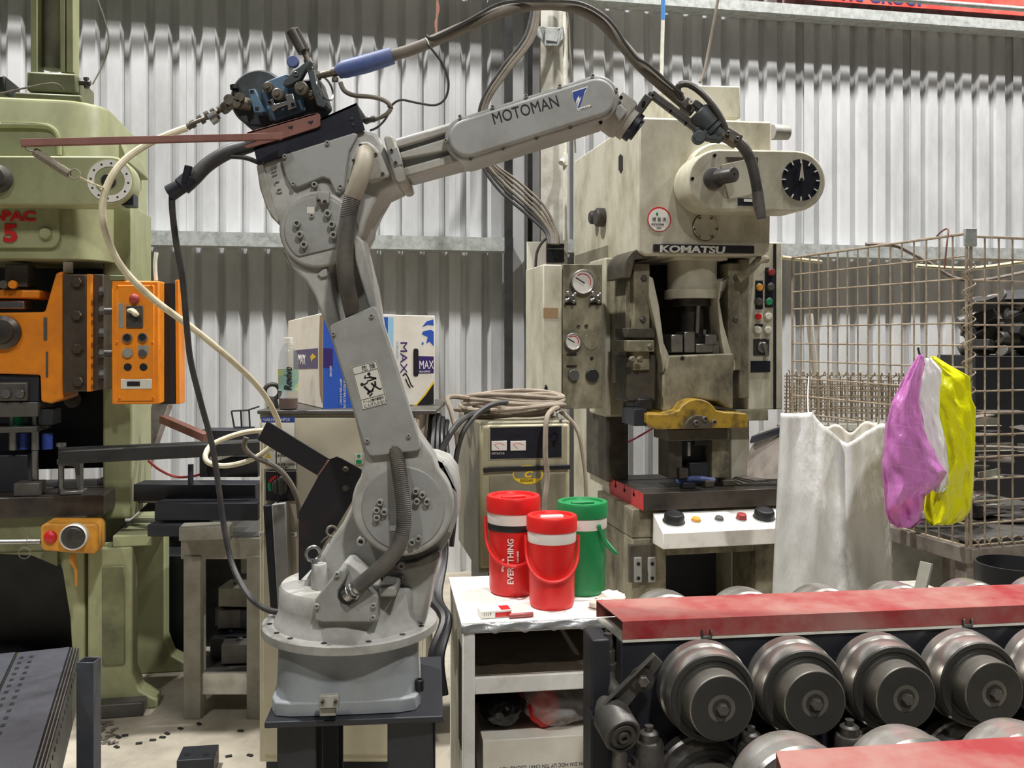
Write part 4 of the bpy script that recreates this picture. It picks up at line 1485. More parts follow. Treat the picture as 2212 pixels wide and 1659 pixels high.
# cables coiled on top
cc = c0 + PWS.d * wd * .45 + PWS.b * .22
cl = thing('cable_coil', 'grey welding cable coiled on top of the olive power source', 'cable', Vector((cc.x, cc.y, zt2)))
rnd = random.Random(3)
for k in range(8):
    b = MB()
    R0 = .135 + .05 * rnd.random()
    ph_ = rnd.random() * 6
    pts = []
    ox, oy = rnd.uniform(-.03, .03), rnd.uniform(-.02, .03)
    for i in range(12):
        a = 2 * math.pi * i / 12
        pts.append(Vector((cc.x + ox + R0 * 1.25 * math.cos(a), cc.y + oy + R0 * .95 * math.sin(a), zt2 + .010 + .011 * k + .010 * math.sin(a * 2 + ph_) + .006)))
    b.tube(pts, .0095, 8, closed=True, sub=4)
    b.build('loop', M['cable'], cl)
for pts, r, nm, lab in (
        ([P(1205, 880, 3.85), P(1190, 888, 3.72), P(1180, 910, 3.66), P(1178, 980, 3.64), P(1182, 1030, 3.64), P(1176, 1090, 3.62), P(1176, 1180, 3.6)], .0105, 'hanging_strand', 'grey cable hanging down the front of the olive power source'),
        ([P(1120, 868, 3.85), P(1070, 872, 3.75), P(1035, 890, 3.68), P(1005, 925, 3.62), P(990, 965, 3.6), P(984, 1010, 3.58), P(985, 1080, 3.56), P(975, 1180, 3.55)], .011, 'feed_cable', 'dark cable rising from the floor over the left edge of the power source'),
        ([P(1080, 878, 4.0), P(1020, 862, 3.9), P(968, 858, 3.75), P(975, 890, 3.68), P(985, 930, 3.62), P(990, 970, 3.6)], .011, 'feed_cable', 'bent grey cable at the upper left corner of the power source'),
        ([P(1150, 872, 4.0), P(1205, 886, 3.95), P(1245, 925, 3.9), P(1260, 990, 3.88), P(1266, 1060, 3.86), P(1262, 1150, 3.86)], .009, 'ground_cable', 'thin grey cable falling right of the power source'),
        ([P(1060, 885, 3.8), P(1000, 905, 3.6), P(960, 960, 3.5), P(950, 1010, 3.48), P(955, 1120, 3.5)], .012, 'feed_cable', 'thick dark cable between the controller cabinet and the power source')):
    b = MB()
    b.tube(pts, r, 8, sub=6)
    tag(b.build(nm, M['cable'] if 'grey' in lab else M['rubber']), lab, 'cable')
b = MB()
b.torus(P(1211, 897, 3.66), (.4, -1, 0), S(9, 3.66), .003)
b.cyl(P(1211, 905, 3.66), P(1211, 914, 3.66), .006)
b.build('lifting_ring', M['steel'], ws)
# dark cables crowding the right edge of the controller cabinet
for i, (du, r) in enumerate(((0, .017), (14, .013), (26, .011), (38, .010))):
    b = MB()
    b.tube([P(936 + du * .8, 892 + i * 6, 3.70), P(932 + du * .8, 940, 3.55), P(930 + du, 1010, 3.45), P(950 + du * .3, 1100, 3.3), P(955 + du * .2, 1200, 3.25), P(935 + du * .4, 1290, 3.1), P(960 + du * .3, 1340, 2.98), P(935 + du * .5, 1420, 2.9), P(955 + du * .2, 1500, 2.9)], r, 8, sub=6)
    tag(b.build('robot_harness', M['black']), ('thickest black cable touching the right edge of the controller cabinet', 'second black cable from the controller cabinet edge', 'third black cable from the controller cabinet edge', 'black cable farthest from the controller cabinet edge')[i], 'cable', 'black cables right of the cabinet')
# ================================================================ white cart with three coolers
PCT = PL(1003, 2.75, 8)
k0 = PCT.at(1000, 1345)
zt3 = .754
ct = thing('white_cart', 'white painted metal cart with an open shelf under the coolers', 'cart', Vector((k0.x, k0.y, 0)) + PCT.d * .25 + PCT.b * .27)
CW, CD = .50, .53


def cbox(x0, x1, y0, y1, z0, z1, m, name, par, bev=.003):
    return wbox(x0, x1, y0, y1, z0, z1, m, name, par, bev, o=k0, pl=PCT)


cbox(-.005, CW, -.004, CD, zt3 - .006, zt3, 'white', 'top_sheet', ct, .001)
b = MB()


def fringe(i, j):
    x = -.006 + (CW + .006) * i
    z = zt3 - .002 - (.026 + .003 * math.sin(i * 37) + .003 * math.sin(i * 71)) * j
    p_ = Vector((k0.x, k0.y, 0)) + PCT.d * x - PCT.b * (.007 + .004 * math.sin(i * 25 + j * 4) + .002 * j) + UP * z
    return p_


b.grid(fringe, 60, 4)
b.build('peeling_tape', M['foil'], ct, solid=.001)
cbox(0, .036, 0, .036, 0, zt3 - .006, 'white', 'post', ct)
cbox(CW - .036, CW, 0, .036, 0, zt3 - .006, 'white', 'post', ct)
cbox(0, .036, CD - .036, CD, 0, zt3 - .006, 'white', 'post', ct)
cbox(CW - .036, CW, CD - .036, CD, 0, zt3 - .006, 'white', 'post', ct)
cbox(.036, CW - .036, .0, .02, zt3 - .034, zt3 - .006, 'white', 'top_rail', ct)
cbox(.036, CW - .036, .0, .02, .538, .588, 'white', 'middle_rail', ct)
cbox(.036, CW - .036, .012, CD - .02, .585, .592, 'slide', 'shelf', ct)  # brown instead of white: shade of the opening put into the colour
cbox(.004, CW - .004, .02, CD - .02, .20, .212, 'white', 'lower_shelf', ct)
cbox(.001, .006, .03, CD - .03, .05, zt3 - .03, 'tablegrey', 'side_panel', ct)
cbox(CW - .006, CW - .001, .03, CD - .03, .05, zt3 - .03, 'tablegrey', 'side_panel', ct)
cbox(.03, CW - .03, CD - .012, CD - .006, .05, zt3 - .03, 'slide', 'back_panel', ct)  # darkened in colour to stand for shade inside the cart
for i in range(4):
    cbox(-.0015, .001, .06 + i * .025, .07 + i * .025, .35, .66, 'inkblack', 'louver', ct, 0)
# coolers
def cooler(u, Y, r, h, body, lid, label, band=False, seed=0, hnd='front', lidpuff=0):
    o = P(u, 1300, Y)
    o.z = zt3 + .0005
    t_ = thing('drink_cooler', label, 'cooler jug', o, 'cooler jugs on the white cart')
    q_ = MB()
    q_.lathe([(r * .80, 0), (r * .86, .006), (r * .89, .02), (r * .90, h * .5), (r * .93, h * .70), (r * .93, h * .72)], o, UP, 40)
    bd_ = q_.build('body', M[body], t_)
    q_ = MB()
    q_.lathe([(r * .935, h * .715), (r * .955, h * .73), (r * .955, h * .84), (r * .93, h * .85)], o, UP, 40)
    q_.build('neck', M['jugwhite'], t_)
    q_ = MB()
    q_.lathe([(r * .97, h * .835), (r, h * .845), (r, h * .975), (r * .96, h), (r * .80, h), (r * .76, h * .975), (0, h * .97)], o, UP, 40)
    ld_ = q_.build('lid', M[lid], t_)
    q_ = MB()
    q_.box((o.x, o.y - r * .1, o.z + h * .982), (r * .9, r * .25, .012), rot=.2)
    q_.build('lid_grip', M[lid] if lidpuff == 0 else M['jugwhite'], ld_, bevel=.004)
    if band:
        q_ = MB()
        q_.lathe([(r * .942, h * .66), (r * .95, h * .665), (r * .95, h * .725), (r * .942, h * .73)], o, UP, 40, caps=False)
        q_.build('band', M['inkblack'], t_)
    q_ = MB()
    pts_ = []
    if hnd == 'front':
        for i in range(15):
            a = math.pi * i / 14
            k_ = math.sin(a)
            pts_.append(o + Vector((-r * 1.03 * math.cos(a), -r * (.05 + .98 * k_), h * .78 - h * .45 * k_ ** .55)))
        q_.tube(pts_, .0055, 8, sub=3)
    else:
        for i in range(11):
            a = math.pi * i / 10
            k_ = math.sin(a)
            pts_.append(o + Vector((r * (.45 + 0.72 * k_) + r * .1, -r * (.86 - 1.0 * i / 10), h * (.78 - .34 * k_ ** .6))))
        q_.tube(pts_, .007, 8, sub=3)
    q_.build('handle', M[lid], t_)
    return t_, o


j1, o1 = cooler(1109, 3.09, .0905, .322, 'jugred', 'jugred', 'tall red cooler jug with white neck and black band on the cart', True)
j2, o2 = cooler(1192, 2.93, .0805, .286, 'jugred', 'jugred', 'short plain red cooler jug in front of the other two', lidpuff=1)
j3, o3 = cooler(1258, 3.09, .0855, .302, 'juggreen', 'juggreen', 'green cooler jug with white neck and tipped handle', hnd='side')
rr_ = .0905 * .9
for tx, s_, dx, z_ in (('EVERYTHING', .028, .000, .045), ('Water is', .013, -.030, .085), ('our best drink', .010, .017, .10)):
    for i_, ch_ in enumerate([tx]):
        yy = -math.sqrt(max(1e-6, (rr_ * 1.02) ** 2 - (dx) ** 2)) - .002
        text(tx, s_, o1 + Vector((dx, yy, z_)), UP, (-1, .05, 0), M['jugwhite'], j1, xs=.9, bold=.0004, depth=.0012)
# cigarette pack and lighter
pk_o = P(1068, 1318, 2.82)
pk_o.z = zt3 + .0005
t = thing('cigarette_pack', 'white and orange cigarette pack lying near the cart front edge', 'cigarette pack', pk_o)
b = MB()
b.box(pk_o + Vector((0, 0, .012)), (.095, .056, .023), rot=.25)
b.build('pack', M['paper'], t, bevel=.002)
b = MB()
Rz = Matrix.Rotation(.25, 3, 'Z')
b.box(pk_o + Rz @ Vector((.02, -.0284, .010)), (.048, .0006, .014), rot=.25)
b.box(pk_o + Rz @ Vector((.030, -.004, .0236)), (.03, .045, .0006), rot=.25)
b.build('print', M['red'], t)
text('1117', .012, pk_o + Rz @ Vector((-.04, -.0286, .009)), Rz @ Vector((1, 0, 0)), UP, M['inkblack'], t, depth=.0002)
b = MB()
lo_ = pk_o + Vector((.075, -.02, .008))
b.cyl(lo_ + Vector((-.03, -.012, 0)), lo_ + Vector((.03, .004, 0)), .007)
b.cyl(lo_ + Vector((.03, .004, 0)), lo_ + Vector((.042, .007, 0)), .007)
tag(b.build('lighter', M['rollred']), 'small red lighter beside the cigarette pack on the cart', 'lighter')
# crumpled rags at the right edge of the cart
for i, (u, Y, s_) in enumerate(((1300, 2.90, .030), (1322, 2.97, .034))):
    b = MB()
    o = P(u, 1290, Y)
    o.z = zt3 + s_ * .45
    b.sphere(o, s_, 16, (1.3, 1, .55))
    rnd = random.Random(i)
    for v in b.bm.verts:
        v.co += Vector((rnd.uniform(-1, 1), rnd.uniform(-1, 1), rnd.uniform(-.6, .6))) * s_ * .16
    tag(b.build('crumpled_rag', M['carton']), ('crumpled off white rag at the cart corner by the red cover', 'crumpled off white rag right behind the other rag on the cart')[i], 'rag', 'rags on the cart')
# carton and plastic bags inside the cart
b = MB()
a_ = Vector((k0.x, k0.y, 0)) + PCT.d * .065 + PCT.b * .05
b.prism([a_ + UP * .213, a_ + PCT.d * .36 + UP * .213, a_ + PCT.d * .36 + PCT.b * .3 + UP * .213, a_ + PCT.b * .3 + UP * .213], UP * .165)
wc = b.build('white_carton', M['carton'], bevel=.003)
tag(wc, 'white cardboard box inside the cart under the plastic bags', 'carton')
fr = a_ - PCT.b * .0008
text('HON DAI HOC UY TIN CHAT LUONG TOT', .016, fr + PCT.d * .33 + UP * .295, -PCT.d, -UP, M['inkblack'], wc, depth=.0002, xs=.9, name='print')
text('SON BOT TINH DIEN PROTECH-OXYPLAST DUOC SAN XUAT TAI', .013, fr + PCT.d * .35 + UP * .272, -PCT.d, -UP, M['inkblack'], wc, depth=.0002, xs=.85, name='print')
WORLDFIX = None


def bag(name, label, c, s_, m, seed, sc=(1, 1, 1), cr_=.22, parent=None):
    q_ = MB()
    bmesh.ops.create_icosphere(q_.bm, subdivisions=4, radius=1.0)
    rnd = random.Random(seed)
    dirs = [(Vector((rnd.gauss(0, 1), rnd.gauss(0, 1), rnd.gauss(0, 1))) * rnd.uniform(1.2, 4.5), rnd.uniform(0, 6.3)) for _ in range(12)]
    for v in q_.bm.verts:
        d = v.co.normalized()
        k_ = sum(abs(math.sin(d.dot(w_) + f_)) for w_, f_ in dirs) / 12 - .6
        v.co = Vector((d.x * sc[0], d.y * sc[1], d.z * sc[2])) * s_ * (1 + cr_ * 2.2 * k_) + Vector(c)
    o_ = q_.build(name, M[m], angle=50)
    return tag(o_, label, 'plastic bag', None)


base = a_ + UP * .379
bag('black_bag', 'crumpled black plastic bag on the white carton in the cart', base + PCT.d * .07 + PCT.b * .10 + UP * .060, .072, 'bagblack', 2, (.95, .9, .8))
bag('pink_bag', 'pink plastic bag behind the black bag in the cart', base + PCT.d * .10 + PCT.b * .22 + UP * .085, .075, 'bagpink', 5, (1.1, .8, .9))
bag('red_bag', 'red wrapper inside the clear plastic bag in the cart', base + PCT.d * .20 + PCT.b * .07 + UP * .068, .062, 'jugred', 8, (.8, .5, 1.05))
bag('clear_bag', 'large clear crumpled plastic bag around the red wrapper in the cart', base + PCT.d * .245 + PCT.b * .10 + UP * .075, .102, 'bagclear', 11, (1.0, .9, .72), .3)
# ================================================================ cream power press
PK = PL(1380, 4.75, 12)
kr = PK.at(1500, 1200)
kp = thing('power_press', 'cream power press with a round dial between the column and the wire cage', 'press', Vector((kr.x, kr.y, 0)) + PK.b * .5)


def kpoly(pts, t, depth, m, name, par=kp, bev=.004, seg=2, label=None):
    """polygon in the press front direction, t metres behind the head face, extruded backwards"""
    q_ = MB()
    q_.prism(PK.poly(pts, -t), PK.b * depth)
    return q_.build(name, M[m], par, bevel=bev, seg=seg, label=label)


def krect(u0, v0, u1, v1, t, depth, m, name, par=kp, bev=.004, seg=2, label=None):
    q_ = MB()
    q_.rect(PK, u0, v0, u1, v1, -t, -t - depth)
    return q_.build(name, M[m], par, bevel=bev, seg=seg, label=label)


def kdisc(u, v, r, t, h, m, name, par=kp, n=28, ch=.002):
    c_ = PK.at(u, v, -t)
    q_ = MB()
    q_.disc(c_, PK.n, S(r, c_.y), h, n, ch)
    return q_.build(name, M[m], par)


# head and frame
hd = kpoly([(1380, 252), (1668, 262), (1664, 540), (1650, 553), (1395, 553), (1380, 545)], 0, 1.22, 'kom', 'head', bev=.012)
zfl = PK.at(1380, 548).z
# left side plate of the frame, down to the floor
a_ = PK.at(1380, 700)
a_ = Vector((a_.x, a_.y, 0))


def kloc(x, y, z):
    return a_ + PK.d * x + PK.b * y + UP * z


q = MB()
q.prism([kloc(0, .50, 0), kloc(0, 1.22, 0), kloc(0, 1.22, zfl + .1), kloc(0, .50, zfl + .1)], PK.d * .11)
q.build('side_plate', M['kom'], kp, bevel=.006)
rx = (PK.at(1690, 700) - PK.at(1380, 700)).length
q = MB()
q.prism([kloc(rx - .15, .30, 0), kloc(rx - .15, 1.22, 0), kloc(rx - .15, 1.22, zfl + .1), kloc(rx - .15, .30, zfl + .1)], PK.d * .11)
q.build('side_plate', M['kom'], kp, bevel=.006)
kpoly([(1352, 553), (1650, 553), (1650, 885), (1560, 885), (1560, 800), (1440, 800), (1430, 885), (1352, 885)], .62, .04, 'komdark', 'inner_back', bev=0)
# head fittings
kpoly(circ(1388, 575, 38, 180, 270, 8) + [(1420, 537), (1420, 556), (1372, 560), (1362, 600), (1350, 600)], .02, .3, 'komdark', 'corner_web', bev=.004)
krect(1412, 526, 1630, 548, -.012, .012, 'inkblack', 'name_plate', bev=.004)
ptext(PK, 'KOMATSU', 1424, 544, 14, M['sticker'], kp, off=.014, depth=.002, xs=1.62, bold=.0018, shear=.1)
st_ = kdisc(1424, 474, 27, 0, .002, 'red', 'inspection_sticker', ch=0)
kdisc(1424, 475, 24.5, -.002, .001, 'paper', 'sticker_face', st_, ch=0)
q = MB()
for (u0, v0, u1, v1) in ((1417, 461, 1422, 464), (1418.3, 458.5, 1420.7, 466.5)):
    q.rect(PK, u0, v0, u1, v1, .0036, .003)
q.build('green_cross', M['greenl'], st_)
ptext(PK, '検 査 済', 1409, 477, 7, M['inkblack'], st_, off=.0036, depth=.0004, xs=.9)
ptext(PK, '特定自主検査', 1407, 486, 3.4, M['inkblack'], st_, off=.0036, depth=.0004)
ptext(PK, '2003', 1418, 494, 4, M['inkblack'], st_, off=.0036, depth=.0004)
rc = kdisc(1523, 491, 28, 0, .010, 'kom', 'round_cover')
bolts(PK, [(1499, 495), (1548, 495), (1509, 512), (1538, 512), (1511, 471), (1536, 472)], 3, .008, .010, M['komdirty'], rc)
q = MB()
q.torus(PK.at(1523, 491, .001), PK.n, S(28.5, 4.8), .0035, 36, 6)
q.build('cover_joint', M['komdark'], rc)
# clutch housing with the dial
hs = kpoly(stadium(1553, 388, 1718, 391, 66, 16), -.20, .20, 'kom', 'dial_housing', bev=.010, seg=3, label='cream stadium shaped dial housing')
q = MB()
q.lathe([(S(78, 4.7), 0), (S(78, 4.7), .05), (S(74, 4.7), .06)], PK.at(1545, 388, 0), PK.n, 48)
q.build('housing_drum', M['kom'], kp)
PD = PK
dc = PK.at(1730, 389, .201)
q = MB()
q.lathe([(S(46, 4.6), 0), (S(46, 4.6), .002), (0, .002)], dc, PK.n, 48)
dl = q.build('dial', M['navy'], kp)
r_ = S(46, dc.y)
q = MB()
for i in range(12):
    a = math.radians(i * 30)
    for rr1, rr2, wd in ((.78, .97, .006),):
        p1 = dc + PK.n * .003 + (PK.d * math.sin(a) + UP * math.cos(a)) * r_ * rr1
        p2 = dc + PK.n * .003 + (PK.d * math.sin(a) + UP * math.cos(a)) * r_ * rr2
        q.bar(p1, p2, wd, .002, up=PK.n) if False else q.bar(p1, p2, .002, wd, up=PK.d * math.cos(a) - UP * math.sin(a))
q.build('tick_marks', M['paper'], dl)
q = MB()
q.prism(PK.poly([(1733, 348), (1737, 386), (1736, 390), (1727, 390)], .208), PK.b * .002)
q.build('pointer', M['kom'], dl)
q = MB()
q.disc(dc + PK.n * .0025, PK.n, .010, .006, 14)
q.build('hub', M['inkblack'], dl)
kb_ = PK.at(1541, 386, .20)
q = MB()
q.lathe([(S(24, 4.6), 0), (S(24, 4.6), .012), (S(22, 4.6), .015)], kb_, PK.n, 28)
q.build('knob_collar', M['torch'], kp)
q = MB()
q.lathe([(S(17, 4.6), 0), (S(16.5, 4.6), .10), (S(15, 4.6), .105), (.006, .105), (.006, .095), (0, .095)], PK.at(1551, 383, .20), PK.n + PK.d * .45, 24)
q.build('shaft_end', M['torch'], kp)
bolts(PK, [(1543, 336), (1495, 386)], 4, .008, .20, M['blackbolt'], hs)
q = MB()
q.prism(PK.poly([(1557, 357), (1612, 344), (1624, 420), (1575, 430)], .202), PK.b * .002)
q.build('access_plate', M['kom'], hs, bevel=.001)
q = MB()
q.prism(PK.poly([(1568, 339), (1638, 340), (1636, 378), (1628, 378), (1624, 345), (1572, 350)], .2012), PK.b * .002)
q.build('window_slot', M['komdark'], hs)
q = MB()
q.rect(PK, 1594, 428, 1632, 445, .2025, .20)
lb = q.build('maker_label', M['inkblack'], hs)
q = MB()
q.rect(PK, 1607, 430, 1625, 436, .2032, .202)
q.build('label_patch', M['paper'], lb)
# boxes on top and fittings on the side
q = MB()
tb = PK.at(1448, 250, -.35)
q.prism(PK.poly([(1448, 182), (1600, 186), (1600, 256), (1448, 256)], -.35), PK.b * .55)
q.build('motor_cover', M['kom'], kp, bevel=.008)
q = MB()
c_ = PK.at(1668, 285, -.3)
q.cyl(c_, c_ + PK.d * .10, S(18, 5), S(16, 5), 24)
q.build('shaft_cap', M['robot_cast'], kp, bevel=.004)
PSD = PL(1380, 4.75, 12 - 90)
q = MB()
q.prism(PSD.poly([(1336, 338), (1340, 333), (1344, 338), (1344, 366), (1340, 374), (1336, 366)], .004), -PSD.n * .01)
q.build('slot', M['inkblack'], kp)
for u, v, r in ((1304, 470, .055), (1291, 470, .04)):
    q = MB()
    q.disc(PSD.at(u, v, 0), PSD.n, r, .05, 16, .01)
    q.build('side_knob', M['torch'], kp)
# gauge cabinet at the left: front face and side
g0, g1 = PK.at(1215, 700, -.12), PK.at(1301, 700, -.12)
q = MB()
q.rect(PK, 1215, 570, 1301, 882, -.12, -.52)
gc = q.build('gauge_cabinet', M['komdirty'], kp, bevel=.004)
GO = -.118
for u, v, r, fr in ((1259, 609, 24.5, 'kom'), (1238, 738, 17, 'komdirty')):
    q_ = kdisc(u, v, r * 1.12, -GO, .016, 'komdirty', 'gauge_rim', gc)
    g_ = kdisc(u, v, r * .98, -GO - .016, .002, 'gauge', 'gauge_face', q_, ch=0)
    q = MB()
    c_ = PK.at(u, v, GO + .019)
    a = math.radians(150)
    rr1 = S(r, c_.y)
    q.bar(c_ - (PK.d * math.cos(a) + UP * math.sin(a)) * rr1 * .2, c_ + (PK.d * math.cos(a) + UP * math.sin(a)) * rr1 * .75, .002, .005, up=UP)
    q.build('needle', M['inkblack'], g_)
    q = MB()
    ax_, x_, y_ = q.frame(PK.n)
    q.torus(c_, PK.n, rr1 * .72, .0025, 20, 5, math.radians(-20), math.radians(130))
    q.build('red_arc', M['red'], g_)
    q = MB()
    q.torus(c_ + PK.n * .002, PK.n, rr1 * 1.03, .004, 32, 6)
    q.build('bezel', M['steel'], g_)
for u in (1233, 1287):
    q = MB()
    c_ = PK.at(u, 642, GO + .03)
    for a in (35, 125):
        v_ = (PK.d * math.cos(math.radians(a)) + UP * math.sin(math.radians(a))) * .028
        q.cyl(c_ - v_, c_ + v_, .006, None, 8)
        q.sphere(c_ - v_, .010, 8)
        q.sphere(c_ + v_, .010, 8)
    q.cyl(c_ - PK.n * .03, c_ + PK.n * .01, .010, None, 10)
    q.build('valve_handle', M['steel'], gc)
    q = MB()
    q.rect(PK, u - 12, 653, u + 12, 659, GO + .002, GO)
    q.build('name_strip', M['inkblack'], gc)
kdisc(1277, 738, 18, -GO, .003, 'komdirty', 'blank_cover', gc)
bolts(PK, [(1249, 704), (1266, 704)], 4, .008, GO, M['komdirty'] if False else M['brass'], gc)
for vv in (764, 789):
    q = MB()
    q.rect(PK, 1224, vv, 1246, vv + 4, GO + .002, GO)
    q.build('name_strip', M['inkblack'], gc)
kdisc(1238, 810, 12, -GO, .02, 'mgrey', 'selector', gc)
kdisc(1278, 811, 14, -GO, .02, 'black', 'push_button', gc)
kdisc(1278, 774, 4, -GO, .004, 'inkblack', 'keyhole', gc)
# narrow cream cupboard left of the gauges
q = MB()
q.rect(PK, 1173, 571, 1214, 883, -.10, -.50)
sc_ = q.build('side_cupboard', M['kom'], kp, bevel=.006)
q = MB()
q.rect(PK, 1174, 665, 1206, 687, -.098, -.10)
q.build('old_tape', M['cardbrown'], sc_)
q = MB()
q.prism(PK.poly([(1179, 830), (1183, 836), (1184, 860), (1180, 872), (1176, 860), (1176, 838)], -.098), PK.b * .002)
q.build('slot', M['inkblack'], sc_)
# left column front with knobs
krect(1306, 556, 1349, 900, .42, .30, 'kom', 'column_front', bev=.012)
krect(1310, 884, 1358, 1040, .46, .40, 'komdark', 'column_foot', bev=.01)
for v in (618, 706, 786):
    q = MB()
    c_ = PK.at(1340, v, -.42)
    q.cyl(c_, c_ + PK.n * .03 - PK.d * .01, .018, .022, 12)
    q.cyl(c_ - PK.d * .02 + PK.n * .02, c_ - PK.d * .05 + PK.n * .02, .02, .014, 12)
    q.build('clamp_nut', M['torch'], kp)
# gibs and brackets
for u0, u1 in ((1369, 1404), (1573, 1600)):
    gb = krect(u0, 568, u1, 800, .10, .35, 'komdirty', 'gib', bev=.006)
    bolts(PK, [((u0 + u1) / 2 + 4, 601), ((u0 + u1) / 2 + 2, 690)], 6, .014, -.10, M['bolt'], gb, hexa=True)
krect(1351, 575, 1370, 830, .16, .3, 'komdirty', 'gib_back', bev=.004)
krect(1355, 708, 1416, 730, .06, .2, 'komdark', 'gib_clamp', bev=.006)
krect(1355, 735, 1414, 760, .05, .2, 'komdirty', 'gib_clamp', bev=.006)
krect(1354, 768, 1418, 868, .12, .2, 'komdark', 'counterbalance', bev=.012)
krect(1378, 860, 1412, 886, .08, .2, 'black', 'pivot_arm', bev=.01)
bolts(PK, [(1405, 748), (1365, 776), (1382, 776)], 6, .016, -.05, M['komdirty'], kp, hexa=True)
# ram: screw barrel, flange, side webs, block and yellow foot
q = MB()
c_ = PK.at(1495, 640, -.22)
zt_, zb_ = PK.at(1495, 553, -.22).z, PK.at(1495, 628, -.22).z
q.lathe([(S(54, 4.95), 0), (S(54, 4.95), zt_ - zb_)], Vector((c_.x, c_.y, zb_)), UP, 36)
q.build('screw_barrel', M['kom'], kp)
q = MB()
zb2 = PK.at(1495, 646, -.22).z
q.lathe([(S(60, 4.95), 0), (S(61, 4.95), .004), (S(61, 4.95), zb_ - zb2), (S(58, 4.95), zb_ - zb2 + .004)], Vector((c_.x, c_.y, zb2)), UP, 36)
q.build('barrel_flange', M['kom'], kp)
krect(1455, 553, 1572, 562, .06, .25, 'kom', 'barrel_plate', bev=.003)
q = MB()
z3, z4 = PK.at(1495, 662, -.22).z, PK.at(1495, 745, -.22).z
q.lathe([(S(42, 4.95), zb2 - z3), (S(42, 4.95), 0)][::-1], Vector((c_.x, c_.y, z3)), UP, 28)
q.lathe([(S(26, 4.95), 0), (S(26, 4.95), z3 - z4)], Vector((c_.x, c_.y, z4)), UP, 24)
q.build('ram_screw', M['bolster'], kp)
q = MB()
q.cyl(PK.at(1508, 660, -.13), PK.at(1506, 720, -.13), .012)
q.build('grease_rod', M['steel'], kp)
for sgn, web in ((-1, [(1402, 596), (1411, 600), (1424, 660), (1434, 740), (1446, 768), (1446, 900), (1434, 900), (1432, 790), (1414, 690), (1402, 640)]),
                 (1, [(1570, 600), (1562, 604), (1554, 650), (1562, 700), (1580, 765), (1588, 782), (1588, 800), (1570, 800), (1556, 720), (1550, 650), (1556, 610)])):
    kpoly(web, .06, .12, 'kom', 'ram_web', bev=.005)
kpoly([(1443, 768), (1585, 763), (1588, 785), (1584, 812), (1584, 884), (1568, 880), (1552, 868), (1500, 860), (1470, 868), (1450, 886), (1434, 890), (1433, 812), (1440, 790)], .04, .28, 'komdirty', 'ram_block', bev=.010, seg=3)
kdisc(1474, 774, 5, .04, .002, 'inkblack', 'oil_hole')
q = MB()
for (u0, v0, u1, v1) in ((1450, 722, 1476, 762), (1478, 716, 1502, 762), (1504, 742, 1542, 762), (1524, 722, 1550, 745), (1540, 735, 1556, 765)):
    q.rect(PK, u0, v0, u1, v1, -.08 - (u0 % 3) * .01, -.22)
q.build('lock_nuts', M['steel'], kp, bevel=.006)
q = MB()
q.cyl(PK.at(1522, 712, -.12), PK.at(1522, 726, -.12), .010)
q.build('nut_stud', M['steel'], kp)
# yellow ram foot with arch
arch = [(1397, 893), (1440, 895), (1456, 890)] + circ(1507, 908, 46, 208, 332, 16) + [(1566, 890), (1612, 893), (1616, 900), (1616, 924), (1420, 928), (1397, 914)]
kpoly(arch, -.06, .30, 'komyellow', 'ram_foot', bev=.006, label='worn yellow ram foot with an arch')
kpoly(circ(1509, 926, 29, 180, 360, 18), -.085, .03, 'komdark', 'foot_cap', bev=.003)
bolts(PK, [(1503, 913), (1522, 905), (1541, 912)], 6, .014, .085, M['bolt'], kp)
krect(1370, 884, 1398, 920, -.02, .2, 'mframe', 'foot_side', bev=.004)
# die below the ram
krect(1444, 928, 1572, 950, .02, .22, 'komdark', 'upper_die', bev=.004)
for u0, u1 in ((1444, 1474), (1538, 1575)):
    krect(u0, 928, u1, 1032, .10, .15, 'komdirty' if u0 > 1500 else 'komdark', 'die_post', bev=.004)
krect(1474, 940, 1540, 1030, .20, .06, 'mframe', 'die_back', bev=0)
krect(1486, 955, 1492, 985, .05, .02, 'steel', 'punch', bev=.002)
krect(1500, 950, 1530, 962, .06, .04, 'black', 'stripper', bev=.002)
krect(1468, 1012, 1488, 1034, .06, .08, 'bolster', 'lower_die', bev=.004)
krect(1490, 1000, 1532, 1040, .12, .10, 'mframe', 'lower_die', bev=.004)
# bolster plate with T slots and a red painted end
zb0 = .808
off = .04
x0b = (PK.at(1385, 1065, off) - PK.at(1380, 1065, off)).length
bw = .86


def kb(x, y, z):
    return a_ + PK.d * x - PK.n * (y) + UP * z


q = MB()
slots = (.10, .25, .40)
outl = [(-off, zb0 - .088), (-off, zb0)]
for s_ in slots:
    outl += [(s_ - .008, zb0), (s_ - .008, zb0 - .022), (s_ - .018, zb0 - .022), (s_ - .018, zb0 - .04), (s_ + .018, zb0 - .04), (s_ + .018, zb0 - .022), (s_ + .008, zb0 - .022), (s_ + .008, zb0)]
outl += [(.58, zb0), (.58, zb0 - .088)]
q.prism([kb(.012, y, z) for y, z in outl], PK.d * bw)
q.build('bolster', M['bolster'], kp, bevel=.002)
q = MB()
q.prism([kb(.0118, y, z) for y, z in outl], -PK.d * .004)
q.build('bolster_end', M['bolsterred'], kp, label='red painted end of the bolster plate')
q = MB()
q.prism([kb(.20, .12, zb0 + .0008), kb(.62, .10, zb0 + .0008), kb(.60, .26, zb0 + .0008), kb(.22, .26, zb0 + .0008)], UP * .0004)
q.build('bolster_hole', M['inkblack'], kp)
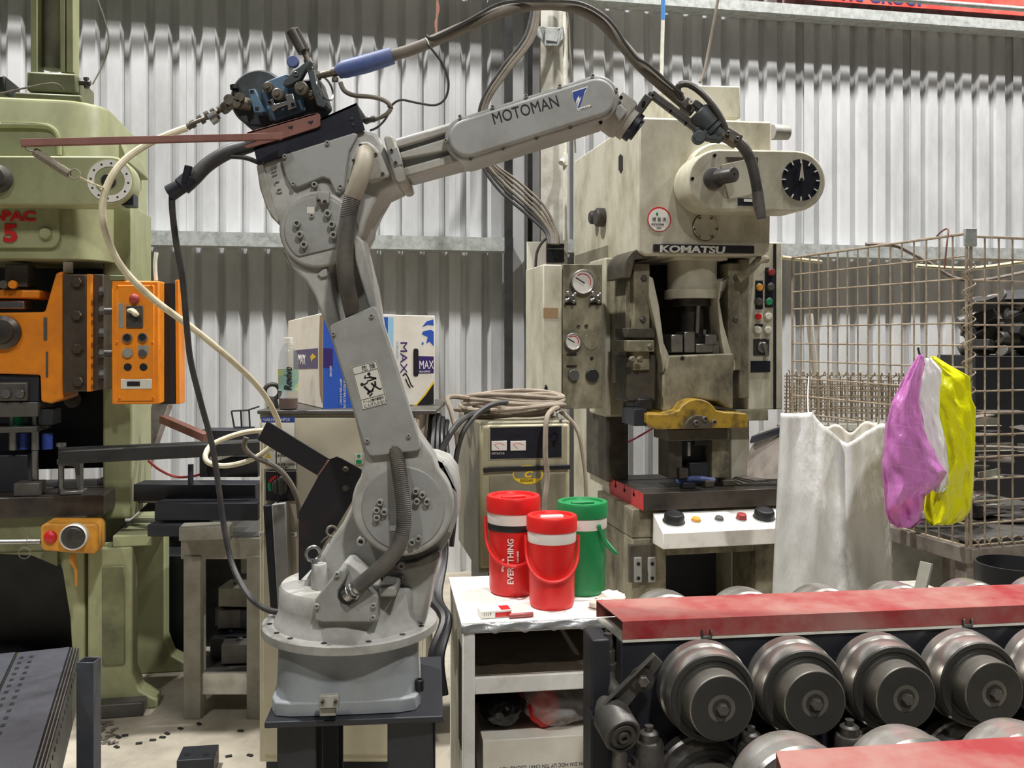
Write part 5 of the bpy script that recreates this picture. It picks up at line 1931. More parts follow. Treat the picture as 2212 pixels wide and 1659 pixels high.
for (x, y, wx, wy, h, m) in ((.30, .08, .07, .05, .03, 'mframe'), (.42, .09, .05, .05, .035, 'komdark'), (.54, .12, .07, .07, .03, 'komdark')):
    q = MB()
    q.box(kb(x, y, zb0 + h / 2 + .001), (wx, wy, h), rot=PK.yaw)
    q.build('clamp_block', M[m], kp, bevel=.004)
q = MB()
q.tube([kb(.24, .10, zb0 + .03), kb(.34, .10, zb0 + .045), kb(.46, .10, zb0 + .03)], .016, 10)
o = q.build('blue_clamp', M['sleeve'])
tag(o, 'blue clamp lying on the bolster of the cream press', 'clamp')
for i in range(4):
    q = MB()
    q.box(kb(.72 + .02 * i, .16 + .015 * i, zb0 + .004 + i * .006), (.22, .16, .005), rot=PK.yaw + .15 * i - .2)
    tag(q.build('sheet_offcut', M['scrap' if i % 2 else 'mgrey']), ('lowest sheet metal offcut stacked on the bolster', 'second sheet metal offcut from the bottom on the bolster', 'third sheet metal offcut from the bottom on the bolster', 'topmost sheet metal offcut on the bolster')[i], 'metal sheet', 'offcuts on the bolster')
# body below the bolster
q = MB()
q.prism([kb(-.03, .02, zb0 - .089), kb(bw, .02, zb0 - .089), kb(bw, .62, zb0 - .089), kb(-.03, .62, zb0 - .089)], -UP * .15)
q.build('bed', M['komdirty'], kp, bevel=.006)
for x0_, x1_ in ((-.03, .16), (bw - .2, bw)):
    q = MB()
    q.prism([kb(x0_, .02, zb0 - .24), kb(x1_, .02, zb0 - .24), kb(x1_, .62, zb0 - .24), kb(x0_, .62, zb0 - .24)], -UP * (zb0 - .24))
    q.build('bed_leg', M['komdirty'], kp, bevel=.01)
q = MB()
q.prism([kb(.16, .03, zb0 - .24), kb(bw - .2, .03, zb0 - .24), kb(bw - .2, .1, zb0 - .24), kb(.16, .1, zb0 - .24)], -UP * .10)
q.build('apron', M['komdirty'], kp, bevel=.004)
q = MB()
q.prism([kb(.16, .5, .05), kb(bw - .2, .5, .05), kb(bw - .2, .52, .05), kb(.16, .52, .05)], UP * .5)
q.build('bed_back', M['mframe'], kp)
# hinge plate with two lugs
krect(1360, 1178, 1416, 1256, -.005, .03, 'komdark', 'hinge_plate', bev=.003)
for u in (1371, 1401):
    hp_ = krect(u, 1205, u + 16, 1258, -.02, .03, 'robot', 'hinge_lug', bev=.004)
    bolts(PK, [(u + 8, 1218), (u + 8, 1249)], 4, .004, .02, M['blackbolt'], hp_)
# two hand control desk
P_f, P_b = .24, .02
q = MB()
L0 = [PK.at(1410, 1108, P_b), PK.at(1432, 1152, P_f), PK.at(1432, 1187, P_f), PK.at(1410, 1174, P_b)]
ln = (PK.at(1690, 1108, P_b) - L0[0]).length
q.prism(L0, PK.d * ln)
cdk = q.build('control_desk', M['white'], kp, bevel=.004, label='cream two hand control desk with large black buttons')
nn = (L0[1] - L0[0]).cross(PK.d).normalized()
if nn.z < 0:
    nn = -nn


def desk(u, fr):
    base = L0[0].lerp(L0[1], fr)
    t_ = (PK.at(u, 1130, .14) - base).dot(PK.d)
    return base + PK.d * t_


for u, r, h, m, nm in ((1457, .052, .05, 'black', 'palm_button'), (1652, .052, .05, 'black', 'palm_button'), (1505, .023, .02, 'ctrlyellow', 'lamp_button'), (1555, .022, .02, 'mgrey', 'selector'), (1603, .026, .03, 'redlamp', 'stop_button')):
    q = MB()
    c_ = desk(u, .5)
    q.lathe([(r, 0), (r * .98, h * .7), (r * .86, h * .95), (r * .70, h), (r * .66, h * .93), (0, h * .93)], c_, nn, 28)
    o_ = q.build(nm, M[m], cdk)
    q = MB()
    q.ring(c_ + nn * .0005, nn, r * 1.1, r * .97, .006, 28)
    q.build('button_ring', M['steel'], o_)
# button column at the right
q = MB()
q.rect(PK, 1616, 522, 1690, 884, -.16, -.42)
bc = q.build('button_panel', M['kom'], kp, bevel=.006)
BO = -.158
q = MB()
q.rect(PK, 1671, 527, 1677, 884, BO + .001, BO - .01)
q.build('door_gap', M['inkblack'], bc)
for u, v, m in ((1665, 588, 'redlamp'), (1640, 621, 'ctrlyellow'), (1663, 620, 'mgrey'), (1638, 652, 'mgrey'), (1660, 652, 'greenl'), (1637, 684, 'red'), (1658, 683, 'carton'), (1635, 713, 'sticker'), (1657, 713, 'carton')):
    p_ = kdisc(u, v, 9.5, -BO, .012, 'torch' if v < 670 else 'kom', 'button_body', bc)
    kdisc(u, v, 7, -BO - .012, .014, m, 'button_cap', p_)
for (u0, v0, u1, v1) in ((1632, 606, 1648, 668), (1653, 578, 1670, 664), (1631, 700, 1648, 706)):
    q = MB()
    q.rect(PK, u0, v0, u1, v1, BO + .003, BO)
    q.build('legend_plate', M['navy'], bc)
q = MB()
q.rect(PK, 1628, 732, 1662, 768, BO + .006, BO)
sw_ = q.build('switch_plate', M['torch'], bc, bevel=.003)
q = MB()
c_ = PK.at(1645, 750, BO + .006)
q.disc(c_, PK.n, .03, .02, 20, .003)
q.bar(c_ + PK.n * .025 + UP * .025, c_ + PK.n * .03 - UP * .05 + PK.d * .02, .016, .018)
q.build('switch_lever', M['steel'], sw_, bevel=.003)
q = MB()
q.rect(PK, 1622, 780, 1664, 804, BO + .003, BO)
q.build('rating_plate', M['navy'], bc)
krect(1596, 560, 1618, 860, .12, .25, 'komdirty', 'panel_bracket', bev=.006)
q = MB()
q.tube([PK.at(1598, 600, -.05), PK.at(1612, 590, -.02), PK.at(1628, 575, -.02), PK.at(1640, 562, -.05), PK.at(1655, 560, -.1)], .022, 10)
q.build('air_elbow', M['komdirty'], kp)
krect(1590, 885, 1660, 908, .16, .1, 'komdirty', 'tie_bar', bev=.004)
q = MB()
q.tube([P(1357, 955, 5.2), P(1385, 940, 5.2), P(1410, 925, 5.1)], .006, 6)
tag(q.build('red_wire', M['bagpink']), 'thin pink wire crossing the gap of the cream press', 'wire')
# ================================================================ wire cage on the right
CORN = P(2088, 730, 3.55)
FAR = P(1712, 730, 4.62)
dl_ = Vector((FAR.x - CORN.x, FAR.y - CORN.y, 0))
Ln = dl_.length
dl_.normalize()
df_ = Vector((dl_.y, -dl_.x, 0))
zt4, zb4 = 2.0, .80
cg = thing('wire_cage', 'tall wire mesh cage full of scrap behind the hanging bags', 'wire cage', Vector((CORN.x, CORN.y, zb4)) + dl_ * Ln / 2 + df_ * .4)


def panel(o, d, L, nv, nh, z0, z1, mname, par):
    """welded mesh panel; every wire is its own part"""
    vm = None
    vv = None
    for i in range(nv):
        q_ = MB()
        p_ = o + d * (L * i / (nv - 1))
        w_ = .0015 * math.sin(i * 2.3)
        q_.tube([Vector((p_.x, p_.y, z0)), Vector((p_.x + w_, p_.y + w_, (z0 + z1) / 2)), Vector((p_.x, p_.y, z1))], .0036 if i not in (0, nv - 1) else .006, 6, sub=0)
        q_.build('upright_wire', M[mname], par)
    for j in range(nh):
        q_ = MB()
        z = z0 + (z1 - z0) * j / (nh - 1)
        q_.tube([Vector((o.x, o.y, z)), Vector((o.x, o.y, z)) + d * L], .0036 if j not in (0, nh - 1) else .0055, 6, sub=0)
        q_.build('cross_wire', M[mname], par)


panel(CORN, dl_, Ln, 17, 15, zb4, zt4, 'cage', cg)
panel(CORN + df_ * .02, df_, .95, 15, 15, zb4, zt4 - .01, 'cage', cg)
q = MB()
pts = []
for i in range(14 * 8 + 1):
    a = i / 8 * 2 * math.pi
    pts.append(Vector((CORN.x + .008, CORN.y, 1.9 - .95 * i / 112)) + dl_ * .022 * math.cos(a) + df_ * .026 * math.sin(a))
q.tube(pts, .0025, 6, sub=0)
q.build('spiral_hinge', M['cage'], cg)
q = MB()
q.box(CORN + UP * (1.985 - CORN.z) + df_ * .01 - Vector((0, .012, 0)), (.055, .012, .07), rot=.25)
q.build('corner_plate', M['girt'], cg, bevel=.004)
q = MB()
q.tube([P(2020, 515, 3.72), P(2034, 500, 3.66), P(2048, 496, 3.62), P(2045, 530, 3.6), P(2040, 580, 3.6)], .0035, 6)
q.build('tie_wire', M['rustbar'], cg)
# base channel under the cage and lower cage
q = MB()
q.bar(Vector((CORN.x, CORN.y, zb4 - .03)) + dl_ * -.02, Vector((CORN.x, CORN.y, zb4 - .03)) + dl_ * Ln, .05, .06)
q.bar(Vector((CORN.x, CORN.y, zb4 - .03)), Vector((CORN.x, CORN.y, zb4 - .03)) + df_ * .97, .05, .05)
q.bar(Vector((CORN.x, CORN.y, zb4 - .03)) + dl_ * Ln, Vector((CORN.x, CORN.y, zb4 - .03)) + dl_ * Ln + df_ * .97, .05, .05)
q.build('base_channel', M['scrap'], cg, bevel=.003)
q = MB()
pts = []
for i in range(16 * 8 + 1):
    a = i / 8 * 2 * math.pi
    pts.append(Vector((CORN.x, CORN.y, zb4 + .0)) + df_ * (.03 + .9 * i / 128) + UP * .026 * math.cos(a) - dl_ * .022 * math.sin(a))
q.tube(pts, .0028, 6, sub=0)
q.build('spiral_hinge', M['cage'], cg)
for (x, y) in ((.03, .03), (Ln - .05, .03), (.03, .93), (Ln - .05, .93)):
    q = MB()
    c_ = Vector((CORN.x, CORN.y, 0)) + dl_ * x + df_ * y
    q.box((c_.x, c_.y, (zb4 - .06) / 2), (.06, .06, zb4 - .06), rot=.27)
    q.build('leg', M['scrap'], cg, bevel=.003)
q = MB()
q.prism([Vector((CORN.x, CORN.y, zb4 + .012)) + dl_ * x + df_ * y for x, y in ((.02, .02), (Ln, .02), (Ln, .95), (.02, .95))], UP * .006)
q.build('tray', M['mgrey'], cg)
# scrap inside the cage
rnd = random.Random(21)
zz = zb4 + .02
labs = []
n = 0
kinds = ['flat steel strip', 'punched steel plate', 'bent steel offcut', 'dark cast lump']
for k in range(34):
    x, y = rnd.uniform(.12, .62), rnd.uniform(.10, .80)
    z = zz + .012 + .028 * (k % 17)
    kd = k % 4
    q = MB()
    c_ = Vector((CORN.x, CORN.y, z)) + dl_ * x + df_ * y
    if kd == 0:
        q.box(c_, (rnd.uniform(.25, .4), .045, .006), rot=rnd.uniform(-.5, .8))
    elif kd == 1:
        q.box(c_, (rnd.uniform(.12, .2), .10, .006), R=Matrix.Rotation(rnd.uniform(-.5, .8), 3, 'Z') @ Matrix.Rotation(rnd.uniform(-.25, .25), 3, 'X'))
    elif kd == 2:
        r3 = rnd.uniform(-.4, .8)
        q.box(c_, (.22, .05, .004), rot=r3)
        q.box(c_ + Vector((0, 0, .016)), (.22, .004, .036), rot=r3)
    else:
        q.box(c_, (.08, .06, .05), rot=rnd.uniform(-.5, .8))
    o_ = q.build(('steel_strip', 'punched_plate', 'bent_offcut', 'cast_lump')[kd], M[('scrap', 'mgrey', 'tablegrey', 'darksteel')[kd]], bevel=.0015)
    tag(o_, kinds[kd] + ' in the scrap heap inside the wire cage', 'scrap metal', kinds[kd] + 's in the cage')
# dark bin behind the cage with machine parts heaped in it
c_ = P(2190, 720, 5.05)
zbin = c_.z
db = thing('dark_bin', 'dark steel bin heaped with parts behind the right panel of the cage', 'bin', Vector((c_.x, 5.07, 0)))
for (x_, y_, wx, wy, nm) in ((0, -.21, .62, .012, 'bin_wall'), (0, .21, .62, .012, 'bin_wall'), (-.305, 0, .012, .41, 'bin_wall'), (.305, 0, .012, .41, 'bin_wall')):
    q = MB()
    q.box((c_.x + x_, 5.07 + y_, zbin / 2 - .06), (wx, wy, zbin - .12))
    q.build(nm, M['mframe'], db, bevel=.003)
q = MB()
q.box((c_.x, 5.07, .5), (.59, .4, 1.0))
q.build('bin_core', M['darksteel'], db)
rnd = random.Random(5)
for k in range(30):
    q = MB()
    u = 2098 + (k % 6) * 26 + rnd.uniform(-6, 6)
    v = 765 - (k // 6) * 30 + rnd.uniform(-6, 6) + abs(u - 2170) * .25
    c_ = P(u, v, 5.02 + rnd.uniform(-.10, .12))
    if k % 3 == 0:
        d_ = Vector((rnd.uniform(-1, 1), rnd.uniform(-.6, .6), rnd.uniform(-.4, .4))).normalized() * .055
        q.cyl(c_ - d_, c_ + d_, .042, .036, 16)
    elif k % 3 == 1:
        q.box(c_, (.13, .11, .06), R=Matrix.Rotation(rnd.uniform(-.8, .8), 3, 'Z') @ Matrix.Rotation(rnd.uniform(-.5, .5), 3, 'Y'))
    else:
        q.tube([c_ + Vector((-.08, 0, -.02)), c_ + Vector((-.03, 0, .03)), c_ + Vector((.04, 0, .03)), c_ + Vector((.09, 0, -.01))], .020, 10)
    tag(q.build('machine_part', M[('mgrey', 'darksteel', 'scrap')[k % 3]], bevel=.004), ('dark round steel part', 'dark block of steel', 'bent grey steel rod')[k % 3] + ' heaped in the bin behind the cage', 'machine part', ('round parts in the bin', 'steel blocks in the bin', 'bent rods in the bin')[k % 3])
# rods and pipes leaning behind the cage
for pts, r, m_, l_, nm in (([P(1690, 556, 5.2), P(1740, 562, 5.2), P(1775, 566, 5.2)], .011, 'cream', 'short pale yellow rod end behind the left cage panel', 'rod'),
                           ([P(1980, 574, 5.4), P(2070, 580, 5.4), P(2140, 576, 5.4), P(2240, 560, 5.4)], .012, 'cream', 'long pale yellow pipe crossing behind the cage corner', 'pipe'),
                           ([P(1870, 528, 5.5), P(1930, 530, 5.5), P(1965, 545, 5.5), P(2010, 570, 5.5), P(2060, 600, 5.5), P(2120, 606, 5.5), P(2230, 585, 5.5)], .012, 'scrap', 'bent grey pipe arching behind the cage corner', 'pipe'),
                           ([P(1748, 678, 5.55), P(1752, 730, 5.55), P(1762, 820, 5.55), P(1800, 1306, 5.55)], .02, 'paper', 'white stick leaning behind the left cage panel', 'stick')):
    q = MB()
    q.tube(pts, r, 8)
    tag(q.build(nm, M[m_]), l_, nm)
# folded wire panels lying behind the cage
fd = thing('folded_cage', 'folded wire cage panels stacked low behind the tall cage', 'wire cage', P(1850, 930, 5.0))
for lay in range(4):
    y0 = 5.06 + lay * .07
    for j in range(4):
        q = MB()
        v = 808 + j * 24 + lay * 7
        q.tube([P(1694, v + 4, y0), P(1830, v + 2 + lay * 3, y0), P(2130, v + 6 + lay * 5, y0)], .0042, 6, sub=0)
        q.build('cross_wire', M['cage'], fd)
    for i in range(19):
        q = MB()
        u = 1700 + i * 22 + lay * 5
        q.tube([P(u, 806 + lay * 7, y0), P(u + (2 if lay % 2 else -2), 900 + lay * 4, y0)], .0042, 6, sub=0)
        q.build('upright_wire', M['cage'], fd)
q = MB()
pts = []
for i in range(22 * 6 + 1):
    a = i / 6 * 2 * math.pi
    pts.append(P(1704 + 340 * i / 132, 806 + 5 * i / 132, 5.04) + Vector((0, .02 * math.sin(a), .018 * math.cos(a))))
q.tube(pts, .003, 6, sub=0)
q.build('spiral_hinge', M['cage'], fd)
c_ = P(1850, 1000, 5.1)
q = MB()
q.box((c_.x + .15, 5.24, .55), (1.0, .36, 1.10))
tag(q.build('steel_bin', M['tablegrey'], bevel=.01), 'grey steel bin under the folded cage panels', 'bin')
# small wire basket and sheet chute between press and sack
wb = thing('wire_basket', 'small wire basket against the wall right of the cream press', 'basket', P(1600, 1010, 5.75))
for j in range(5):
    q = MB()
    v = 935 + j * 16
    q.tube([P(1576, v, 5.7), P(1590, v + 1, 5.7), P(1618, v + 6, 5.65)], .004, 6, sub=0)
    q.build('cross_wire', M['cage'], wb)
for i in range(6):
    q = MB()
    u = 1577 + i * 8
    q.tube([P(u, 935 + i, 5.68), P(u, 1002 + i, 5.68)], .004, 6, sub=0)
    q.build('upright_wire', M['cage'], wb)
q = MB()
q.prism([P(1640, 935, 4.3), P(1700, 918, 4.2), P(1700, 1035, 4.0), P(1655, 1035, 4.1), P(1612, 1030, 4.25), P(1614, 990, 4.3)], Vector((.01, .05, 0)))
o_ = q.build('sheet_chute', M['scrap'], bevel=.003)
tag(o_, 'brown bent sheet metal chute left of the white sack', 'chute')
q = MB()
q.prism([P(1626, 945, 4.28), P(1690, 923, 4.18), P(1690, 936, 4.18), P(1622, 958, 4.28)], Vector((.0, .02, .004)))
q.build('rim', M['mframe'], o_)
q = MB()
q.bar(P(1690, 1025, 4.1), Vector((P(1690, 1025, 4.1).x, 4.1, 0)), .04, .04, up=(0, 1, 0))
q.build('leg', M['mframe'], o_)
# ================================================================ white woven sack hung on the cage
def sackfn():
    Y0 = 3.80
    prof = [(1690, 892), (1720, 893), (1755, 890), (1765, 905), (1780, 920), (1800, 935), (1818, 952), (1830, 958), (1850, 948), (1870, 932), (1885, 925), (1900, 915)]
    return prof, Y0


prof, Y0 = sackfn()


def topv(f):
    u = 1686 + f * 226
    for (a, c_) in zip(prof, prof[1:]):
        if a[0] <= u <= c_[0]:
            k_ = (u - a[0]) / (c_[0] - a[0])
            return a[1] + (c_[1] - a[1]) * k_
    return prof[0][1] if u < prof[0][0] else prof[-1][1]


def sk(front):
    def fn(i, j):
        u = (1686 + i * 226) * (1 - j) + (1662 + i * 276) * j
        v = topv(i) * (1 - j) + 1420 * j
        bul = math.sin(math.pi * min(1, max(0, i))) ** .5
        dpt = (.055 + .05 * j) * bul * (.35 + .65 * min(1, j * 3))
        fold = .014 * math.sin(i * 19 + j * 3) * (1 - .4 * j) + .016 * math.sin(i * 9 - j * 6 + 1) + .010 * math.sin(i * 31 + 4 * j) * (1 - j) + .05 * max(0, math.sin((i - .62 - .25 * (1 - j)) * 9)) * j * .5
        if front:
            Y = Y0 - dpt - fold * bul
        else:
            Y = Y0 + .02 + dpt * .6
        return P(u, v, Y)
    return fn


sk_t = thing('white_sack', 'white woven plastic sack hanging by a cord from the wire cage', 'sack', P(1800, 1420, 3.82))
q = MB()
q.grid(sk(True), 60, 44)
q.build('sack_front', M['sack'], sk_t, angle=80, solid=.0012)
q = MB()
q.grid(sk(False), 20, 20)
q.build('sack_back', M['sack'], sk_t, angle=80, solid=.0012)
q = MB()


def linf(i, j):
    u = 1765 + i * 130
    v = 905 + 22 * math.sin(i * math.pi) + 8 * math.sin(i * 14) + j * 62
    return P(u, v, Y0 + .035 + .008 * math.sin(i * 20))


q.grid(linf, 24, 8)
q.build('folded_liner', M['carton'], sk_t, angle=80, solid=.001)
q = MB()
q.tube([P(1747, 814, 4.45), P(1745, 850, 4.15), P(1746, 888, 3.84), P(1752, 896, 3.80)], .0026, 6)
q.tube([P(1752, 896, 3.795), P(1762, 886, 3.79)], .002, 6, sub=0)
q.build('cord', M['twine'], sk_t)


# ================================================================ hanging plastic bags
def hangbag(name, label, outl, Y, thick, m, seed, cr_=.012, alpha=None):
    """hanging bag: outline rows (v, u_left, u_right) with a soft lens section"""
    rnd = random.Random(seed)
    rows = []
    for (v, ul, ur), (v2, ul2, ur2) in zip(outl, outl[1:]):
        for s_ in range(6):
            f = s_ / 6
            f = f
            rows.append((v + (v2 - v) * f, ul + (ul2 - ul) * f, ur + (ur2 - ur) * f))
    rows.append(outl[-1])
    n = 48
    loops = []
    v0_, v1_ = rows[0][0], rows[-1][0]
    p1, p2, p3 = (rnd.uniform(0, 6) for _ in range(3))
    for v, ul, ur in rows:
        h_ = (v - v0_) / (v1_ - v0_)
        lp = []
        for i in range(n):
            a = 2 * math.pi * i / n
            u = (ul + ur) / 2 - (ur - ul) / 2 * math.cos(a)
            s_ = math.sin(a)
            th = thick * (.15 + .85 * math.sin(math.pi * min(1, h_ * .75 + .08)))
            wv = cr_ * (math.sin(a * 5 + p1 + h_ * 3) + .8 * math.sin(a * 11 + p2 - h_ * 7) + .6 * math.sin(h_ * 23 + a * 3 + p3) + .5 * math.sin(h_ * 41 - a * 7))
            lp.append(P(u, v + 3 * math.sin(a * 6 + p3), Y - th * s_ + wv * (.4 + h_ * .6)))
        loops.append(lp)
    q_ = MB()
    q_.loft(loops)
    o_ = q_.build(name, M[m], angle=60)
    return tag(o_, label, 'plastic bag', 'bags hung on the cage')


YB = 3.45
hangbag('yellow_bag', 'bright yellow plastic bag hanging at the cage corner', [(772, 2010, 2020), (790, 2008, 2050), (815, 2012, 2096), (860, 2010, 2099), (880, 2020, 2108), (940, 2030, 2107), (1000, 2040, 2105), (1050, 2000, 2103), (1100, 1995, 2098), (1122, 2000, 2080), (1132, 2010, 2050)], YB + .04, .07, 'bagyellow', 4, .008)
hangbag('white_bag', 'white plastic bag hanging between the purple and the yellow bag', [(776, 1990, 2012), (800, 1978, 2035), (850, 1972, 2030), (900, 1985, 2030), (960, 1990, 2045), (1010, 2000, 2050), (1050, 2010, 2048), (1062, 2020, 2035)], YB - .03, .05, 'bagwhite', 6, .005)
hangbag('purple_bag', 'translucent purple plastic bag holding red fruit on the cage', [(768, 1985, 1995), (785, 1972, 1998), (820, 1950, 1990), (870, 1925, 1985), (920, 1912, 1995), (960, 1908, 2010), (1000, 1905, 2030), (1020, 1905, 2046), (1045, 1908, 2030), (1070, 1910, 1998), (1100, 1911, 1994), (1125, 1920, 1990), (1138, 1938, 1972)], YB - .09, .07, 'bagpurple', 9, .008)
for i, (u, v, r) in enumerate(((1938, 1112, 19), (1968, 1096, 19))):
    q = MB()
    q.lathe([(0, 0)] + [(S(r, 3.35) * math.sin(math.pi * k / 12), S(r, 3.35) * (1 - math.cos(math.pi * k / 12))) for k in range(1, 12)] + [(0, S(r, 3.35) * 1.93)], P(u, v + r - 2, YB - .088), UP, 20)
    tag(q.build('red_fruit', M['fruit']), ('red fruit at the lower left inside the purple bag', 'red fruit at the right inside the purple bag')[i], 'fruit', 'fruit in the purple bag')
q = MB()
q.tube([P(1983, 752, YB - .02), P(1988, 770, YB - .03), P(1995, 780, YB - .04)], .004, 6)
q.tube([P(1983, 752, YB - .02), P(1984, 752, YB + .15), P(1985, 752, YB + .33)], .003, 6)
tag(q.build('bag_hook', M['black']), 'small black hook above the purple bag on the cage', 'hook')

# low clutter between the sack and the cage leg
q = MB()
c_ = P(1975, 1270, 3.3)
q.box((c_.x, c_.y, c_.z / 2), (.17, .2, c_.z), rot=.2)
tag(q.build('pale_drum_box', M['carton'], bevel=.01), 'pale box standing under the cage behind the red cover', 'box')
q = MB()
q.bar(P(2002, 1215, 3.2), P(1985, 1290, 3.18), .045, .012)
tag(q.build('grey_offcut', M['tablegrey'], bevel=.002), 'grey steel offcut leaning on the pale box under the cage', 'offcut')
c_ = P(2190, 1215, 3.05)
q = MB()
q.lathe([(.11, -c_.z), (.12, 0), (.112, 0), (.105, -.05), (0, -.05)], c_, UP, 32)
tag(q.build('black_tub', M['black']), 'black round tub at the right edge below the cage', 'tub')
# ================================================================ roll forming machine (right foreground)
PRM = PL(1345, 2.2, 7.5)
zk = .926
rm = thing('roll_forming_machine', 'roll forming machine with red covers and a row of dark rolls', 'roll former', Vector((.9, 2.0, 0)))
rd, rn, rbk = PRM.d, PRM.n, PRM.b
r0 = Vector((PRM.o.x, PRM.o.y, 0))


def rl(x, y, z):
    """x along the machine, y towards the back from the front edge of the rear cover"""
    return r0 + rd * x + rbk * y + UP * z


LEN = 1.35


def cover(o_, name, dep, fl_, lab, skew=0.0):
    t_ = .0025
    q_ = MB()
    A = o_
    prof = [(0, zk - fl_), (0, zk), (dep, zk), (dep, zk - fl_), (dep - t_, zk - fl_), (dep - t_, zk - t_), (t_, zk - t_), (t_, zk - fl_)]
    st_ = [A + rbk * y + UP * z + rd * (-.0) + rd * (-skew * y) for y, z in prof]
    q_.prism(st_, rd * LEN)
    return q_.build(name, M['rollred'], rm, label=lab)


cover(r0, 'rear_cover', .185, .043, 'long red sheet metal cover, rear', .12)
q = MB()
q.prism([rl(.0, -.001, zk - .050), rl(LEN, -.001, zk - .050), rl(LEN, .18, zk - .050), rl(-.02, .18, zk - .050)], UP * .006)
q.build('cover_seat', M['pvc'], rm)
# clip on the cover edge
for x in (.205, .88):
    q = MB()
    for s_ in (-1, 1):
        q.box(rl(x + s_ * .0105, -.006, zk - .035), (.004, .010, .018), rot=PRM.yaw)
    q.box(rl(x, -.006, zk - .043), (.025, .010, .008), rot=PRM.yaw)
    q.build('cover_clip', M['mgrey'], rm, bevel=.002)
q = MB()
q.prism([rl(-.004, 0.006, .10), rl(LEN, .006, .10), rl(LEN, .05, .10), rl(-.004, .05, .10)], UP * (zk - .052 - .10))
q.build('rear_side_frame', M['mframe'], rm, bevel=.004)
q = MB()
q.prism([rl(-.004, .13, .10), rl(LEN, .13, .10), rl(LEN, .17, .10), rl(-.004, .17, .10)], UP * (zk - .052 - .10))
q.build('rear_side_frame', M['mframe'], rm, bevel=.004)
for x0_, y0_, wx, wy, z0_, z1_ in ((-.075, .0, .045, .10, .30, .885), (-.085, -.04, .06, .06, .05, .72)):
    q = MB()
    q.prism([rl(x0_, y0_, z0_), rl(x0_ + wx, y0_, z0_), rl(x0_ + wx, y0_ + wy, z0_), rl(x0_, y0_ + wy, z0_)], UP * (z1_ - z0_))
    q.build('end_post', M['mframe'], rm, bevel=.004)
q = MB()
q.prism([rl(-.10, -.9, .0), rl(LEN, -.9, .0), rl(LEN, .35, .0), rl(-.10, .35, .0)], UP * .10)
q.build('bed_frame', M['mframe'], rm, bevel=.006)
# jack cylinder and elbow at the left end
q = MB()
c_ = rl(-.028, .03, .80)
q.lathe([(.020, 0), (.020, .02), (.017, .022), (.017, .05), (.012, .052), (.012, .072), (.010, .075), (.010, .09)], c_, UP, 20)
q.build('jack_screw', M['torch'], rm)
q = MB()
q.tube([rl(-.030, .03, .80), rl(-.030, .022, .775), rl(-.008, .008, .745), rl(.0, .004, .73)], [.021, .021, .021, .018], 14)
q.build('elbow', M['mgrey'], rm)
q = MB()
q.cyl(rl(-.028, .03, .45), rl(-.028, .03, .76), .011)
q.build('guide_rod', M['brass'], rm)
# slotted lever with its bolt
q = MB()
v1, v2 = P(1290, 1532, 2.13), P(1412, 1412, 2.13)
up_ = (v2 - v1).normalized()
sd_ = Vector((up_.z, 0, -up_.x))
q.prism([v1, v2, v2 + sd_ * .03, v1 + sd_ * .05 + up_ * .02], Vector((0, .012, 0)))
q.prism([v1 - sd_ * .003, v2 - sd_ * .003, v2, v1], Vector((0, -.02, 0)))
lv = q.build('guide_lever', M['mgrey'], rm, bevel=.001)
PLV = PL(1387, 2.128, 0)
bolts(PLV, [(1388, 1468)], 13, .02, 0, M['bolt'], lv, hexa=True)
q = MB()
q.disc(P(1386, 1466, 2.129), (0, -1, 0), .028, .006, 24)
q.build('washer', M['torch'], lv)
# guide roll
q = MB()
ga = P(1310, 1528, 2.16)
gx = (rn + Vector((.18, 0, -.32))).normalized()
q.lathe([(.018, -.02), (.030, 0), (.036, .02), (.044, .03), (.044, .095), (.041, .10), (.036, .10), (.036, .096), (.028, .096), (.028, .102), (.020, .102), (.020, .098), (0, .098)], ga, gx, 32)
gr = q.build('guide_roll', M['mgrey'], rm)
q = MB()
q.lathe([(.013, .098), (.013, .108), (.007, .108), (.007, .100), (0, .100)], ga, gx, 18)
q.build('guide_bolt', M['brass'], gr)
q = MB()
q.cyl(P(1340, 1600, 2.1), P(1336, 1720, 2.1), .018)
q.build('guide_post', M['mgrey'], rm)
for u, v in ((1402, 1588), (1385, 1640), (1622, 1590), (1835, 1575)):
    q = MB()
    o_ = P(u, v, 2.12)
    q.lathe([(.034, -.25), (.034, -.02), (.030, -.012), (.022, -.010), (.022, .006), (.016, .010), (.010, .011), (.010, .022), (0, .022)], o_, UP, 20)
    q.build('adjusting_screw', M['torch'], rm)
# rolls: polished tread, dark face, hub and bolt
SP = .2195
AXZ = .775


def first_x():
    h_ = PRM.at(1558, 1538, .16)
    return (h_ - r0).dot(rd)


X1 = first_x()
LB = {}


